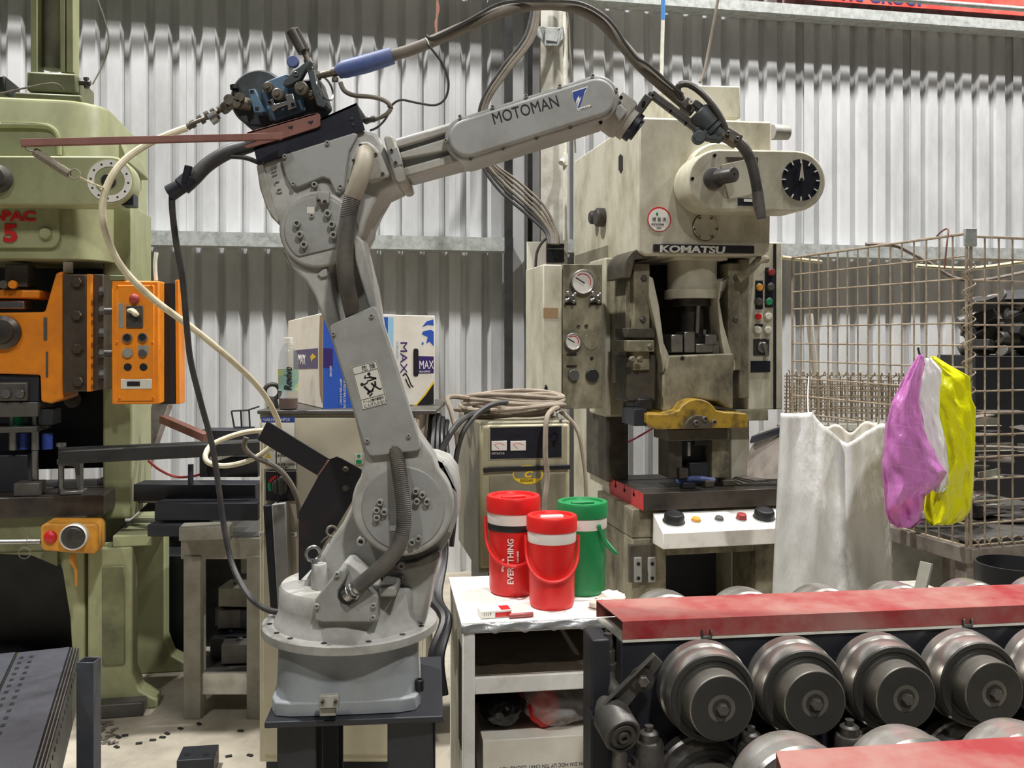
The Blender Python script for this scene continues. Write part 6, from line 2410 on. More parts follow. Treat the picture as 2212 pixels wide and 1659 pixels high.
def roll(x, z, y0, back=False, Rr=.1075, plain=False):
    o_ = r0 + rd * x + UP * z - rbk * (-y0)
    ax_ = rbk if back else rn
    key = (back, Rr, plain)
    names = ['roll', 'roll_face', 'roll_hub', 'hub_recess', 'hub_bolt']
    if key not in LB:
        k = Rr / .1075
        ms = []
        q_ = MB()
        q_.lathe([(.05, -.03), (.05, .018), (.104 * k, .018), (.1092 * k, .024), (.1092 * k, .052), (.1045 * k, .058), (.1058 * k, .070), (.1052 * k, .090), (.1012 * k, .106)], (0, 0, 0), ax_, 56)
        ms.append((q_.mesh('roll', angle=28), 'roller'))
        if not plain:
            q_ = MB()
            q_.lathe([(.1012 * k, .104), (.0990 * k, .110), (.088, .110), (.085, .107), (.078, .107), (.076, .110)], (0, 0, 0), ax_, 56, caps=True)
            ms.append((q_.mesh('roll_face'), 'rolldark'))
            q_ = MB()
            q_.lathe([(.0735, .100), (.0735, .161), (.0715, .163)], (0, 0, 0), ax_, 48)
            ms.append((q_.mesh('roll_hub'), 'rollside'))
            q_ = MB()
            q_.lathe([(.070, .1625), (.070, .1640), (.032, .1640), (.030, .158), (.022, .158), (.021, .165), (.0, .165)], (0, 0, 0), ax_, 40)
            ms.append((q_.mesh('hub_recess'), 'rolldark'))
            q_ = MB()
            q_.lathe([(.0135, .160), (.0135, .176), (.012, .178), (0, .178)], (0, 0, 0), ax_, 6)
            ms.append((q_.mesh('hub_bolt'), 'bolt'))
        for me, m_ in ms:
            me.materials.append(M[m_])
        LB[key] = [m_[0] for m_ in ms]
    root = None
    for me, nm in zip(LB[key], names):
        ob = bpy.data.objects.new(nm, me)
        COL.objects.link(ob)
        if root is None:
            ob.parent = rm
            ob.location = o_ - WORLD[rm.name]
            WORLD[ob.name] = o_
            root = ob
        else:
            ob.parent = root
            WORLD[ob.name] = o_
    return root


for i in range(5):
    roll(X1 + SP * i, AXZ, 0.0)
    roll(X1 + SP * i - .01, AXZ - .2155, 0.0)
for i in range(0, 6):          # tops of the far rolls behind the rear cover
    roll(X1 + SP * i - .005, .829, .19, back=True, Rr=.095, plain=True)
# front strand: cover, frame and rolls facing the rear
fo_ = P(1715, 1752, 1.33)
fo_ = Vector((fo_.x, fo_.y, 0))
fb = Vector((P(1676, 1621, 1.51).x, P(1676, 1621, 1.51).y, 0))
q = MB()
t_ = .0025
wv = fb - fo_
prof = [(0, zk - .05), (0, zk), (1, zk), (1, zk - .05), (.985, zk - .05), (.985, zk - t_), (.015, zk - t_), (.015, zk - .05)]
q.prism([fo_ + wv * y + UP * z for y, z in prof], rd * 1.2)
q.build('front_cover', M['rollred'], rm, label='long red sheet metal cover, front')
q = MB()
q.prism([fo_ + wv * y + UP * .1 + rd * .02 for y in (.12, .3)] + [fo_ + wv * y + UP * .1 + rd * 1.2 for y in (.3, .12)], UP * (zk - .16))
q.build('front_side_frame', M['mframe'], rm, bevel=.004)
q = MB()
q.prism([fo_ + wv * y + UP * .1 + rd * .02 for y in (.7, .88)] + [fo_ + wv * y + UP * .1 + rd * 1.2 for y in (.88, .7)], UP * (zk - .16))
q.build('front_side_frame', M['mframe'], rm, bevel=.004)
yb = (P(1712, 1620, 1.60) - r0).dot(rbk)
xb = (P(1712, 1620, 1.66) - r0).dot(rd)
for i in range(4):
    roll(xb + SP * i, AXZ, yb, back=True, plain=True)
# ================================================================ green power press (left)
PG = PL(215, 3.9, 11)
gr0 = PG.at(100, 1300)
gp = thing('green_press', 'old green power press with an orange ram at the left edge', 'press', Vector((gr0.x, gr0.y, 0)) + PG.b * .4)


def gpoly(pts, t, depth, m, name, par=gp, bev=.004, seg=2, label=None):
    q_ = MB()
    q_.prism(PG.poly(pts, -t), PG.b * depth)
    return q_.build(name, M[m], par, bevel=bev, seg=seg, label=label)


def grect(u0, v0, u1, v1, t, depth, m, name, par=gp, bev=.004, seg=2, label=None):
    q_ = MB()
    q_.rect(PG, u0, v0, u1, v1, -t, -t - depth)
    return q_.build(name, M[m], par, bevel=bev, seg=seg, label=label)


def gdisc(u, v, r, t, h, m, name, par=gp, n=28, ch=.002):
    c_ = PG.at(u, v, -t)
    q_ = MB()
    q_.disc(c_, PG.n, S(r, c_.y), h, n, ch)
    return q_.build(name, M[m], par)


# head: rounded casting, crown and column
hw = PG.at(225, 300)
q = MB()
loops = []
for v, k in ((215, .045), (219, .056), (225, .06), (560, .06)):
    z = PG.at(150, v).z
    R_ = .16
    c1 = PG.at(222, 300)
    c1 = Vector((c1.x, c1.y, 0))
    lp = []
    ins = .06 - k
    for a in range(0, 91, 10):
        a_ = math.radians(a)
        lp.append(c1 - PG.d * (R_ + ins) + PG.b * (R_ + ins) + (PG.d * math.sin(a_) - PG.b * math.cos(a_)) * R_ + UP * z)
    lp.append(c1 - PG.d * ins + PG.b * .95 + UP * z)
    lp.append(c1 - PG.d * 1.2 + PG.b * .95 + UP * z)
    lp.append(c1 - PG.d * 1.2 + PG.b * ins + UP * z)
    loops.append(lp)
q.loft(loops)
q.build('head', M['green'], gp, bevel=.004)
gpoly([(215, 258), (232, 270), (262, 305), (275, 338), (276, 350), (215, 350)], .30, .5, 'green', 'head_shoulder', bev=.008)
grect(57, 153, 166, 201, .06, .30, 'greendark', 'crown_block', bev=.01)
grect(30, 198, 176, 222, .04, .4, 'greendark', 'crown_plate', bev=.008)
q = MB()
c_ = PG.at(112, 150, -.2)
q.lathe([(S(20, 4), 0), (S(20, 4), .8)], c_, UP, 28)
q.build('crown_column', M['tablegrey'], gp)
for u0, u1 in ((66, 80), (130, 141), (143, 158)):
    grect(u0, -120, u1, 156, .10, .10, 'green', 'column_rib', bev=.003)
q = MB()
q.cyl(PG.at(166, 177, -.1), PG.at(196, 180, -.1), .012)
q.cyl(PG.at(186, 168, -.1), PG.at(188, 190, -.1), .012)
q.build('air_fitting', M['torch'], gp)
q = MB()
q.rect(PG, -30, 160, 11, 200, -.1, -.3)
q.build('black_motor_box', M['black'], gp, bevel=.01)
q = MB()
q.tube([PG.at(-10, 205, .02), PG.at(40, 193, .02), PG.at(100, 181, .03), PG.at(125, 182, .03), PG.at(138, 195, .02)], .004, 6)
q.build('sense_wire', M['hosegrey'], gp)
q = MB()
q.tube([PG.at(-20, 270, .012), PG.at(80, 271, .012), PG.at(112, 278, .012), PG.at(125, 300, .012), PG.at(127, 335, .012)], .012, 8)
q.build('oil_pipe', M['green'], gp)
# dial arm
da = gpoly([(-60, 336)] + circ(237, 390, 53, -90, 90, 18) + [(-60, 441)], -.14, .14, 'green', 'dial_arm', bev=.008, seg=3)
rg = PG.at(237, 391, .141)
q = MB()
q.ring(rg, PG.n, S(45, 3.8), S(31, 3.8), .003, 40)
dg = q.build('dial_ring', M['paper'], gp)
q = MB()
for i in range(12):
    a = math.radians(i * 30 + 5)
    q.disc(rg + PG.n * .0028 + (PG.d * math.sin(a) + UP * math.cos(a)) * S(38, 3.8), PG.n, .0045, .001, 8)
q.build('dial_marks', M['inkblack'], dg)
gdisc(235, 391, 15, -.14, .012, 'black', 'dial_hub', dg)
q = MB()
q.lathe([(S(30, 3.7), 0), (S(30, 3.7), .02), (S(22, 3.7), .03), (S(20, 3.7), .05), (0, .055)], PG.at(-4, 387, .14), PG.n, 32)
q.build('arm_knob', M['torch'], da)
q = MB()
q.prism(PG.poly([(262, 425), (288, 402), (288, 443), (262, 443)], .10), PG.b * .1)
q.build('arm_gusset', M['navy'], gp)
# name panel
npn = gpoly([(-80, 438), (128, 438), (128, 515)] + circ(108, 515, 20, 0, 90, 6) + [(-80, 535)], -.02, .03, 'green', 'name_panel', bev=.006, seg=3)
ptext(PG, 'S-PAC', -28, 475, 20, M['red'], npn, off=.021, depth=.006, xs=1.28, bold=.002)
ptext(PG, '5', 7, 521, 36, M['red'], npn, off=.021, depth=.006, xs=1.15, bold=.004)
gdisc(99, 505, 12, -.02, .02, 'green', 'panel_screw', npn, ch=.005)
# frame column at the right and opening behind the ram
grect(222, 438, 285, 1120, .20, .45, 'green', 'side_column', bev=.008)
grect(-290, 438, -226, 1120, .20, .45, 'green', 'side_column', bev=.008)
grect(-230, 560, 226, 1010, .55, .06, 'mframe', 'inner_back', bev=0)
# slide guide with hex bolts
gd_ = grect(136, 592, 187, 846, .02, .25, 'slide', 'slide_guide', bev=.004)
bolts(PG, [(168, 610), (168, 681), (169, 753), (171, 824)], 11, .022, -.02, M['slide'], gd_, hexa=True)
grect(187, 592, 197, 846, .0, .25, 'orange', 'guide_edge', bev=.002)
grect(197, 592, 224, 842, .03, .25, 'slide', 'guide_clamp', bev=.004)
for v in (630, 672, 720, 765, 810):
    q = MB()
    q.cyl(PG.at(216, v, -.01), PG.at(226, v, -.01), .022, .022, 8)
    q.build('side_nut', M['torch'], gp)
grect(136, 565, 156, 590, .12, .02, 'paper', 'tag_plate', bev=.002)
# orange ram
gpoly([(-60, 676), (96, 674), (120, 590), (136, 585), (136, 830), (138, 862), (110, 872), (88, 868), (86, 810), (-60, 806)], .04, .24, 'orange', 'ram', bev=.010, seg=3, label='orange painted press ram')
grect(-60, 625, 86, 645, .10, .2, 'orange', 'ram_collar', bev=.008)
grect(-60, 648, 53, 668, .12, .15, 'steel', 'ram_nut', bev=.006)
q = MB()
q.lathe([(S(36, 3.9), 0), (S(36, 3.9), .02), (S(26, 3.9), .03), (S(24, 3.9), .045), (S(8, 3.9), .05), (0, .05)], PG.at(8, 718, -.04), PG.n, 32)
q.build('ram_boss', M['bolster'], gp)
grect(94, 686, 101, 735, .036, .01, 'mgrey', 'ram_slot', bev=0)
grect(99, 760, 103, 815, .036, .01, 'mgrey', 'ram_slot', bev=0)
grect(10, 570, 60, 620, .12, .12, 'mgrey', 'adjuster', bev=.006)
for u in (10, 30):
    gdisc(u, 615, 9, .08, .02, 'orange' if u > 20 else 'mgrey', 'adjuster_cap')
# tooling
grect(-60, 810, 84, 868, .06, .22, 'mframe', 'upper_tool', bev=.004)
grect(-60, 826, 60, 866, .04, .05, 'mgrey', 'tool_block', bev=.008)
for u in (15, 45):
    gdisc(u, 850, 9, .035, .02, 'steel', 'tool_bolt')
grect(-60, 870, 82, 900, .05, .22, 'mgrey', 'die_shoe', bev=.004)
grect(82, 884, 115, 918, .08, .12, 'mframe', 'shoe_ear', bev=.004)
for u, m_ in ((38, 'greenl'), (92, 'mgrey')):
    q = MB()
    pts = []
    c_ = PG.at(u, 922, -.12)
    for i in range(7 * 8 + 1):
        a = i / 8 * 2 * math.pi
        pts.append(c_ + Vector((.020 * math.cos(a), .020 * math.sin(a), .055 * i / 56)))
    q.tube(pts, .0045, 6, sub=0)
    q.build('die_spring', M[m_], gp)
grect(-60, 924, 80, 934, .05, .2, 'mgrey', 'stripper_plate', bev=.003)
for u in (52, 102):
    q = MB()
    c_ = PG.at(u, 970, -.15)
    q.cyl(c_, c_ + UP * .07, .022)
    q.build('guide_pillar', M['labelblue'], gp)
for u in (28, 76):
    q = MB()
    c_ = PG.at(u, 972, -.12)
    q.cyl(c_, c_ + UP * .16, .016)
    q.build('guide_pin', M['steel'], gp)
gdisc(157, 863, 18, .50, .01, 'scrap', 'round_window')
# bolster plates
zg = PG.at(100, 1073).z
c0g = PG.at(225, 1073)
c0g = Vector((c0g.x, c0g.y, 0))


def gl(x, y, z):
    return c0g + PG.d * x + PG.b * y + UP * z


for y0_, y1_ in ((0, .24), (.26, .50)):
    q = MB()
    q.prism([gl(-1.2, y0_, zg - .085), gl(0, y0_, zg - .085), gl(0, y1_, zg - .085), gl(-1.2, y1_, zg - .085)], UP * .085)
    q.build('bolster', M['bolster'], gp, bevel=.003)
q = MB()
q.prism([gl(-1.2, .2, zg - .085), gl(0 - .01, .2, zg - .085), gl(-.01, .3, zg - .085), gl(-1.2, .3, zg - .085)], UP * .05)
q.build('bolster_slot', M['mframe'], gp)
q = MB()
q.prism([gl(-1.2, .05, zg - .235), gl(-.04, .05, zg - .235), gl(-.04, .6, zg - .235), gl(-1.2, .6, zg - .235)], UP * .149)
q.build('bed', M['greendark'], gp, bevel=.006)
# fixture on the bolster
for (x0_, x1_, y0_, y1_, h, m_) in ((-.36, -.26, .02, .12, .055, 'mgrey'), (-.70, -.34, .14, .30, .16, 'mframe'), (-.18, -.09, .02, .10, .018, 'steel'), (-.10, .02, .30, .40, .02, 'mgrey')):
    q = MB()
    q.prism([gl(x0_, y0_, zg + .0005), gl(x1_, y0_, zg + .0005), gl(x1_, y1_, zg + .0005), gl(x0_, y1_, zg + .0005)], UP * h)
    q.build('fixture_block', M[m_], gp, bevel=.004)
q = MB()
q.prism([gl(-.12, .05, zg + .018), gl(-.105, .05, zg + .018), gl(-.105, .05, zg + .15), gl(-.20, .05, zg + .15), gl(-.20, .05, zg + .125), gl(-.13, .05, zg + .115)], PG.b * .05)
q.build('fixture_stop', M['mgrey'], gp, bevel=.003)
q = MB()
q.cyl(gl(-.19, .08, zg + .0), gl(-.19, .08, zg + .20), .012)
q.cyl(gl(-.19, .08, zg + .20), gl(-.19, .08, zg + .215), .02)
q.cyl(gl(-.30, .10, zg + .06), gl(-.30, .10, zg + .18), .013)
q.build('fixture_stud', M['steel'], gp)
# legs and base
zl = zg - .235
for t0, x0_, x1_ in ((.06, -.08, .10), (.50, -.02, .16), (.06, -1.12, -.94), (.50, -1.12, -.94)):
    q = MB()
    fl_ = [gl(x0_, t0, zl), gl(x1_, t0, zl), gl(x1_, t0, .16), gl(x1_ + .03, t0, .08), gl(x1_ + .10, t0, .035), gl(x1_ + .10, t0, .0), gl(x0_ - .05, t0, .0), gl(x0_, t0, .12)]
    q.prism(fl_, PG.b * .12)
    q.build('leg', M['green'], gp, bevel=.008)
q = MB()
q.prism([gl(-.02, .055, zl - .08), gl(.07, .055, zl - .08), gl(.07, .055, .2), gl(-.02, .055, .2)], PG.n * .006)
q.build('leg_panel', M['greendark'], gp, bevel=.004)
q = MB()
q.prism([gl(.02, .06, zl), gl(.18, .06, zl), gl(.18, .62, zl), gl(.02, .62, zl)], UP * .05)
q.build('leg_cap', M['green'], gp, bevel=.006)
q = MB()
pts = [gl(-.14, .10, 0.02), gl(-.10, .10, .02), gl(-.10, .10, zl), gl(-.22, .10, zl), gl(-.19, .10, zl - .10), gl(-.16, .10, .40)]
q.prism(pts, PG.b * .10)
q.build('inner_leg', M['green'], gp, bevel=.006)
q = MB()
q.prism([gl(-1.2, .62, 0), gl(.1, .62, 0), gl(.1, .66, 0), gl(-1.2, .66, 0)], UP * zl)
q.build('under_back', M['mframe'], gp)
q = MB()
q.prism([gl(-.6, .06, zl), gl(-.2, .06, zl), gl(-.2, .06, zl - .07), gl(-.30, .06, zl - .02), gl(-.5, .06, zl - .0)], PG.b * .06)
q.build('apron', M['greendark'], gp)
q = MB()
q.box(gl(.22, .30, zl + .075) , (.08, .10, .09), rot=PG.yaw + .5)
q.build('wood_block', M['cardbrown'], gp, bevel=.004)
q = MB()
q.box(gl(.05, .02, .03), (.22, .08, .06), rot=PG.yaw)
q.build('foot_bar', M['mgrey'], gp, bevel=.006)
# two hand button box
yb_ = thing('button_box', 'yellow two hand button box with red and black buttons below the bolster', 'control box', PG.at(150, 1200, .12))
q = MB()
q.prism(PG.poly([(87, 1138), (96, 1131), (206, 1131), (212, 1140), (212, 1188), (206, 1198), (94, 1190), (87, 1180)], .17), PG.b * .13)
q.build('case', M['ctrlyellow'], yb_, bevel=.008)
q = MB()
q.sphere(PG.at(109, 1160, .175), S(14, 3.75), 18, (1, .7, 1))
q.build('red_button', M['red'], yb_)
cb_ = PG.at(163, 1157, .171)
q = MB()
q.lathe([(S(28, 3.7), 0), (S(28, 3.7), .035), (S(26, 3.7), .04), (S(24.5, 3.7), .03)], cb_, PG.n, 32)
q.build('button_shroud', M['paper'], yb_)
q = MB()
q.lathe([(S(24, 3.7), .0), (S(24, 3.7), .034), (S(20, 3.7), .042), (0, .044)], cb_, PG.n, 32)
q.build('palm_button', M['torch'], yb_)
q = MB()
q.cyl(PG.at(-60, 1172, .10), PG.at(88, 1170, .10), .011)
q.build('mount_rod', M['steel'], yb_)
q = MB()
q.tube([PG.at(158, 1198, .12), PG.at(158, 1212, .12), PG.at(164, 1230, .1), PG.at(165, 1265, .08)], [.014, .014, .008, .006], 10)
q.build('cable_gland', M['ctrlyellow'], yb_)
q = MB()
q.torus(PG.at(53, 1195, .13), PG.n, .022, .0015)
q.tube([PG.at(60, 1158, .125), PG.at(56, 1175, .13)], .0015, 6, sub=0)
q.build('wire_loop', M['cable'], yb_)
grect(137, 1117, 186, 1131, -.03, .04, 'slide', 'box_bracket', bev=.003)
# orange control pendant box
PO = PL(241, 3.72, 7)
ob = thing('orange_control_box', 'orange control box with buttons and selector beside the green press', 'control box', PO.at(300, 872))


def orect(u0, v0, u1, v1, f, bk, m, name, par=ob, bev=.003):
    q_ = MB()
    q_.rect(PO, u0, v0, u1, v1, f, bk)
    return q_.build(name, M[m], par, bevel=bev)


orect(241, 606, 344, 873, 0, -.10, 'orange', 'case', bev=.006)
orect(253, 616, 333, 866, .006, 0, 'orange', 'face_plate', bev=.003)
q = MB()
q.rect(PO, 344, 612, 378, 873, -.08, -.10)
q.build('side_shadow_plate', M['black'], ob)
q = MB()
q.prism([PO.at(378, 605, -.08), PO.at(386, 604, -.08), PO.at(388, 873, -.08), PO.at(380, 873, -.08)], PO.b * .10)
q.build('open_door', M['orange'], ob, bevel=.002)
orect(237, 594, 270, 606, .0, -.06, 'greendark', 'top_bracket')
q = MB()
q.sphere(PO.at(290, 645, .012), S(11, 3.7), 16, (1, .7, 1))
q.build('red_button', M['redlamp'], ob)
orect(272, 660, 308, 708, .014, .006, 'torch', 'selector_plate')
q = MB()
q.tube([PO.at(276, 671, .03), PO.at(286, 672, .036), PO.at(293, 678, .036), PO.at(299, 680, .03)], [.006, .012, .012, .006], 10)
q.build('selector_handle', M['cream'], ob)
orect(256, 655, 268, 708, .008, .006, 'tablegrey', 'legend_plate')
for u, v in ((276, 730), (309, 729)):
    q = MB()
    c_ = PO.at(u, v, .006)
    q.ring(c_, PO.n, S(10, 3.7), S(7, 3.7), .012, 24)
    q.build('button_ring', M['steel'], ob)
    q = MB()
    q.disc(c_, PO.n, S(7, 3.7), .008, 20)
    q.build('button', M['black'], ob)
for u, v, m_, r in ((276, 762, 'tablegrey', 11), (309, 763, 'mgrey', 9), (276, 793, 'inkblack', 8.5), (310, 793, 'inkblack', 8.5)):
    q = MB()
    q.disc(PO.at(u, v, .006), PO.n, S(r, 3.7), .010 if v < 780 else .002, 20, .001)
    q.build('button', M[m_], ob)
orect(298, 746, 321, 765, .0075, .006, 'tablegrey', 'legend_plate')
orect(261, 819, 327, 840, .009, .006, 'sticker', 'counter_plate')
orect(274, 824, 302, 834, .012, .009, 'inkblack', 'counter_window')
bolts(PO, [(254, 619), (327, 619), (253, 740), (329, 740), (258, 860), (331, 859)], 3, .004, .006, M['orange'], ob)
q = MB()
q.cyl(PO.at(226, 672, -.05), PO.at(243, 672, -.05), .014)
q.build('hinge_bolt', M['torch'], ob)
q = MB()
q.cyl(PO.at(226, 763, -.05), PO.at(243, 763, -.05), .014)
q.build('hinge_bolt', M['torch'], ob)
q = MB()
q.tube([PO.at(337, 606, -.05), PO.at(335, 570, -.05), PO.at(338, 545, -.05)], .008, 8)
tag(q.build('cut_hose', M['pvc']), 'short white hose stub sticking up behind the orange control box', 'hose')
# ================================================================ table, bars and clutter between press and cabinet
tb = thing('work_table', 'grey welded steel table behind the hanging black cable', 'table', P(470, 1548, 4.0))
ztb = .745
for u in (421, 556):
    q = MB()
    p_ = P(u, 1400, 3.92)
    q.box((p_.x, p_.y, ztb / 2 - .03), (.072, .072, ztb - .06))
    q.build('leg', M['tablegrey'], tb, bevel=.003)
    q = MB()
    q.box((p_.x + .02, p_.y + .75, ztb / 2 - .03), (.07, .07, ztb - .06))
    q.build('leg', M['tablegrey'], tb, bevel=.003)
x0_, x1_ = P(392, 1180, 3.9).x, P(600, 1180, 3.9).x
q = MB()
q.box(((x0_ + x1_) / 2, 3.92, ztb - .03), (x1_ - x0_, .06, .09))
q.build('front_rail', M['tablegrey'], tb, bevel=.003)
q = MB()
q.box(((x0_ + x1_) / 2, 4.3, ztb + .01), (x1_ - x0_, .8, .012))
q.build('top', M['mgrey'], tb, bevel=.002)
q = MB()
q.box(((x0_ + x1_) / 2, 3.93, .14), (x1_ - x0_ - .06, .05, .09))
q.build('lower_rail', M['pvc'], tb, bevel=.003)
q = MB()
q.box(((x0_ + x1_) / 2, 4.3, .18), (x1_ - x0_ - .06, .75, .012))
q.build('lower_shelf', M['mgrey'], tb, bevel=.002)
# tooling on the lower shelf
rnd = random.Random(12)
for k in range(9):
    q = MB()
    c_ = Vector((rnd.uniform(x0_ + .12, x1_ - .15), rnd.uniform(4.02, 4.5), .187 + (.05 if k < 4 else .15 if k < 7 else .25)))
    q.box(c_, (rnd.uniform(.12, .24), rnd.uniform(.1, .2), .085), rot=rnd.uniform(-.3, .3))
    for s_ in range(2):
        q.cyl(c_ + Vector((.04 - .08 * s_, 0, .04)), c_ + Vector((.04 - .08 * s_, 0, .055)), .012, None, 10)
    tag(q.build('die_block', M[('mgrey', 'mframe', 'tablegrey')[k % 3]], bevel=.004), 'steel die block on the lower shelf of the grey table', 'die block', 'die blocks under the table')
# stacked dark bars on the table
lay = [(300, 560, 1060, .075, 4.05, 'mframe'), (345, 565, 1100, .075, 3.95, 'mframe'), (300, 500, 1070, .05, 4.3, 'scrap'), (330, 450, 1140, .05, 3.92, 'mframe'), (440, 565, 938, .05, 4.2, 'mframe'), (440, 565, 1005, .09, 4.2, 'darksteel')]
nm_ = ['dark square steel bar lying on the grey table behind the cable', 'front dark steel bar on the grey table', 'rusty steel bar behind the dark bars on the grey table', 'short dark steel bar end sticking out left of the grey table', 'dark steel beam high on the bar pile by the cabinet', 'thick dark steel block under the high beam by the cabinet']
for (u0, u1, v, h, Y, m_), l_ in zip(lay, nm_):
    q = MB()
    a_, c_ = P(u0, v, Y), P(u1, v, Y)
    q.box(((a_.x + c_.x) / 2, Y, a_.z), ((c_ - a_).length, .12, h))
    tag(q.build('steel_bar', M[m_], bevel=.004), l_, 'steel bar', 'bars on the table')
q = MB()
q.box(P(446, 1147, 3.84) , (.20, .10, .055), rot=.15)
tag(q.build('light_bar', M['tablegrey'], bevel=.003), 'pale square bar lying across the front of the grey table', 'steel bar')
for i, (u, v) in enumerate(((500, 1095), (470, 985), (520, 1090))):
    pass
q = MB()
q.cyl(P(412, 1075, 4.0), P(412, 1003, 4.0), .012)
tag(q.build('steel_rod', M['mframe']), 'short dark rod standing on the bar pile', 'rod')
q = MB()
q.tube([P(320, 995, 4.4), P(345, 1015, 4.4), P(380, 1030, 4.4), P(420, 1028, 4.4), P(450, 1018, 4.4)], .006, 6)
tag(q.build('red_cable', M['redlamp']), 'thin dark red cable sagging against the wall behind the bars', 'cable')
# long dark channels fed through the green press
for i, (v0, v1, u0, u1, Y, dz) in enumerate(((988, 965, 130, 585, 3.72, 0), (978, 958, 130, 590, 3.86, 0))):
    q = MB()
    a_, c_ = P(u0, v0, Y), P(u1, v1, Y + .1)
    q.bar(a_, c_, .05, .052 if i == 0 else .04)
    tag(q.build('feed_channel', M['darksteel'], bevel=.003), ('front dark steel channel fed through the green press', 'rear dark steel channel fed through the green press')[i], 'steel channel', 'channels through the press')
# leaning grey channels and short rail
for a_, c_, w_, m_, l_, nm in ((P(290, 1050, 4.6), P(352, 872, 4.8), .10, 'scrap', 'grey steel channel leaning on the wall right of the green press', 'leaning_channel'),
                               (P(455, 990, 4.1), P(565, 955, 4.15), .07, 'tablegrey', 'grey flat channel lying inside the cream hose loop', 'flat_channel'),
                               (P(352, 905, 4.3), P(446, 945, 4.1), .04, 'rustbar', 'brown slotted rail bridging from the leaning channel to the bars', 'slotted_rail')):
    q = MB()
    q.bar(a_, c_, w_, .035)
    tag(q.build(nm, M[m_], bevel=.002), l_, 'steel channel')
# wire tray behind
wt = thing('wire_tray', 'small bent wire tray left of the cabinet lifting eye', 'wire tray', P(528, 924, 4.2))
for pts in ([P(500, 888, 4.2), P(535, 886, 4.2), P(560, 878, 4.2)], [P(505, 923, 4.2), P(550, 923, 4.2)], [P(520, 887, 4.2), P(522, 924, 4.2)], [P(538, 886, 4.2), P(540, 924, 4.2)], [P(500, 888, 4.2), P(506, 923, 4.2)]):
    q = MB()
    q.tube(pts, .004, 6, sub=0)
    q.build('wire', M['mframe'], wt)
# ================================================================ stack of punched channels in the left foreground
VP = Vector((-.36, .93, 0)).normalized()
zs = .70
A0 = P(68, 1690, 1.9)
A0 = Vector((A0.x, A0.y, 0))
ax2 = Vector((P(150, 1405, 2.67).x - P(73, 1659, 1.94).x, 2.67 - 1.94, 0))
Ls = ax2.length + .25
ax2.normalize()
B0 = Vector((P(73, 1659, 1.94).x, 1.94, 0)) - ax2 * .22
sx = Vector((-ax2.y, ax2.x, 0))      # to the left


def strip(x0, x1, z, flange, m, lab, holes):
    """one long punched channel of the stack, x measured leftwards from the right edge"""
    t_ = thing('punched_channel', lab, 'steel channel', B0 + sx * x0 + UP * z, 'punched channels stacked at the left')
    q_ = MB()
    c1, c2 = B0 + sx * x0, B0 + sx * x1
    q_.prism([c1 + UP * z, c2 + UP * z, c2 + UP * z + ax2 * Ls, c1 + UP * z + ax2 * Ls], -UP * .003)
    if flange:
        q_.prism([c1 + UP * z, c1 + UP * (z - flange), c1 + UP * (z - flange) + ax2 * Ls, c1 + UP * z + ax2 * Ls], sx * .003)
    q_.build('web', M[m], t_, bevel=.0008)
    me = None
    for hx in holes:
        for k in range(22):
            if me is None:
                b_ = MB()
                b_.box((0, 0, 0), (.010, .017, .0008), rot=math.atan2(-ax2.x, ax2.y))
                me = b_.mesh('punched_hole')
                me.materials.append(M['inkblack'])
            o_ = bpy.data.objects.new('punched_hole', me)
            COL.objects.link(o_)
            o_.parent = t_
            o_.location = (B0 + sx * hx + ax2 * (.03 + k * .045) + UP * (z + .0005)) - WORLD[t_.name]
    if flange:
        me = None
        for k in range(22):
            if me is None:
                b_ = MB()
                b_.lathe([(.006, 0), (.006, .0008)], (0, 0, 0), -sx, 10)
                me = b_.mesh('edge_hole')
                me.materials.append(M['inkblack'])
            o_ = bpy.data.objects.new('edge_hole', me)
            COL.objects.link(o_)
            o_.parent = t_
            o_.location = (B0 + sx * (x0 - .0006) + ax2 * (.03 + k * .045) + UP * (z - .03)) - WORLD[t_.name]
    return t_


strip(0, .135, zs, .16, 'channel', 'punched steel channel nearest the square post at the left', [.095, .120])
strip(.006, .13, zs - .006, .15, 'steel', 'second steel channel nested under the nearest one', [])
for k in (1, 2, 3):
    strip(-.0075 * k, -.0075 * k + .006, zs - .002 * k, .15, 'steel', ('bright edged channel nested first outside the nearest punched channel', 'bright edged channel nested second outside the nearest punched channel', 'outermost bright edged channel beside the square post')[k - 1], [])
strip(.140, .26, zs + .002, .03, 'channel', 'punched steel channel second from the square post', [.235])
strip(.265, .42, zs - .004, .03, 'channel', 'punched steel channel at the left image edge', [.33])
q = MB()
q.prism([B0 + sx * .02 + UP * .02, B0 + sx * .60 + UP * .02, B0 + sx * .60 + ax2 * Ls + UP * .02, B0 + sx * .02 + ax2 * Ls + UP * .02], UP * (zs - .19))
tag(q.build('channel_rack', M['mframe'], bevel=.004), 'dark steel rack under the stacked punched channels', 'rack')
# open square post
po = P(192, 1425, 2.50)
t = thing('square_post', 'open topped dark square tube post right of the channel stack', 'post', Vector((po.x, po.y, 0)))
w_, th = .046, .003
ztop = po.z
for s_, nm in (((0, -1), 'front_wall'), ((0, 1), 'back_wall'), ((-1, 0), 'left_wall'), ((1, 0), 'right_wall')):
    q = MB()
    q.box((po.x + s_[0] * (w_ / 2 - th / 2), po.y + s_[1] * (w_ / 2 - th / 2), ztop / 2), (w_ if s_[0] == 0 else th, th if s_[0] == 0 else w_ - 2 * th, ztop))
    q.build(nm, M['channel'], t, bevel=.0005)
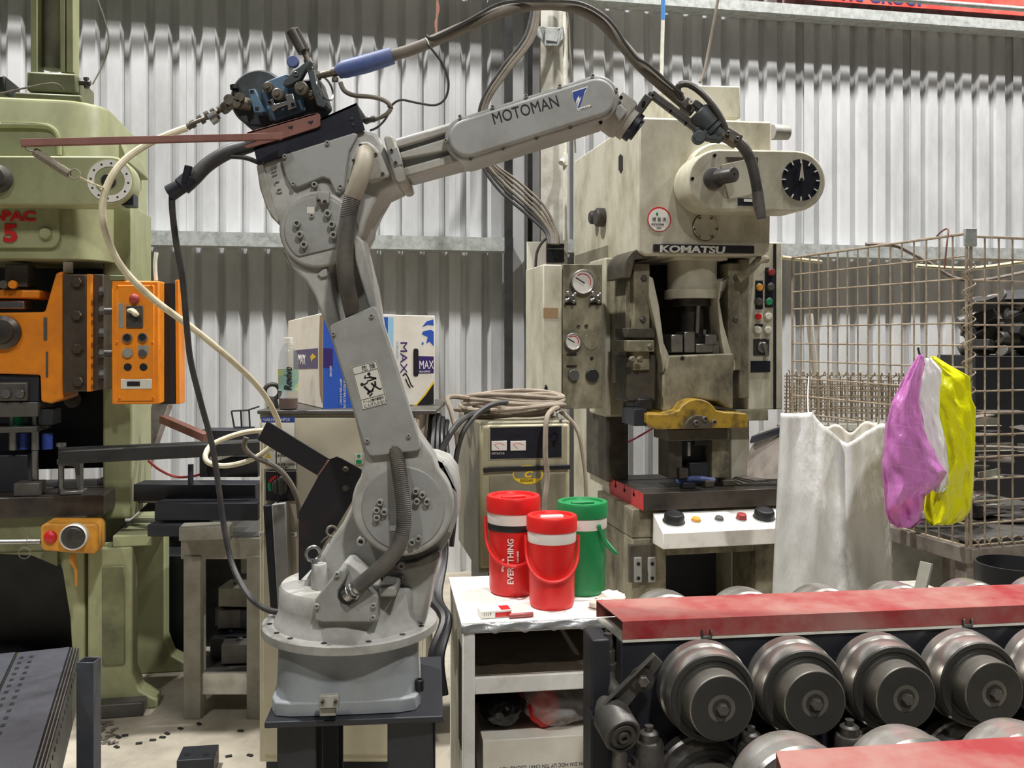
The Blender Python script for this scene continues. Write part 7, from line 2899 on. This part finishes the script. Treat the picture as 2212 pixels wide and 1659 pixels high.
# ================================================================ things on the floor
rnd = random.Random(31)
spots = [(430, 1565), (361, 1586), (351, 1594), (300, 1607), (252, 1615), (256, 1594), (540, 1633), (494, 1635), (454, 1634), (240, 1608), (270, 1590), (390, 1575), (330, 1600), (520, 1580)]
for u, v in spots:
    Y = 1.6 * F / (v - CY)
    p_ = P(u, v, Y)
    q = MB()
    q.box((p_.x, p_.y, .003), (.024, .013, .006), rot=rnd.uniform(-.8, .8))
    tag(q.build('steel_slug', M['darksteel'], bevel=.001), 'small dark punched slug lying on the concrete floor', 'metal slug', 'slugs on the floor')
for k in range(26):
    u, v = rnd.uniform(214, 250), rnd.uniform(1556, 1608)
    Y = 1.6 * F / (v - CY)
    p_ = P(u, v, Y)
    q = MB()
    q.box((p_.x, p_.y, .006), (.03, .006, .004), R=Matrix.Rotation(rnd.uniform(0, 3), 3, 'Z') @ Matrix.Rotation(rnd.uniform(-.25, .25), 3, 'Y'))
    tag(q.build('metal_chip', M['scrap']), 'bright metal chip in the pile by the green press foot', 'metal chip', 'chips by the press foot')
p_ = P(428, 1655, 3.42)
q = MB()
q.box((p_.x, p_.y, .035), (.13, .12, .07), rot=.15)
o_ = q.build('steel_block', M['mframe'], bevel=.004)
tag(o_, 'dark steel block with two holes on the floor at the bottom edge', 'steel block')
q = MB()
for s_ in (-1, 1):
    q.disc(Vector((p_.x + s_ * .035, p_.y - .02, .0702)), UP, .012, .0008, 14)
q.build('hole', M['inkblack'], o_)
# dark machine bulk behind the green press and crates under its bed
q = MB()
c_ = gl(-.55, .35, 0)
q.box((c_.x, c_.y, .07), (.5, .3, .14), rot=PG.yaw)
tag(q.build('wood_crate', M['cardbrown'], bevel=.004), 'pale wooden crate in the dark space under the green press', 'crate')
for i, (u0, u1, v0, v1, Y, m_, l_) in enumerate(((300, 398, 1200, 1480, 4.6, 'mframe', 'dark machine cover standing left of the grey table'), (300, 560, 1075, 1160, 4.8, 'darksteel', 'dark steel shelf behind the grey table'))):
    a_, c_ = P(u0, v0, Y), P(u1, v1, Y)
    q = MB()
    q.box(((a_.x + c_.x) / 2, Y + .1, a_.z / 2), (c_.x - a_.x, .2, a_.z))
    tag(q.build('machine_cover', M[m_], bevel=.006), l_, 'machine cover')
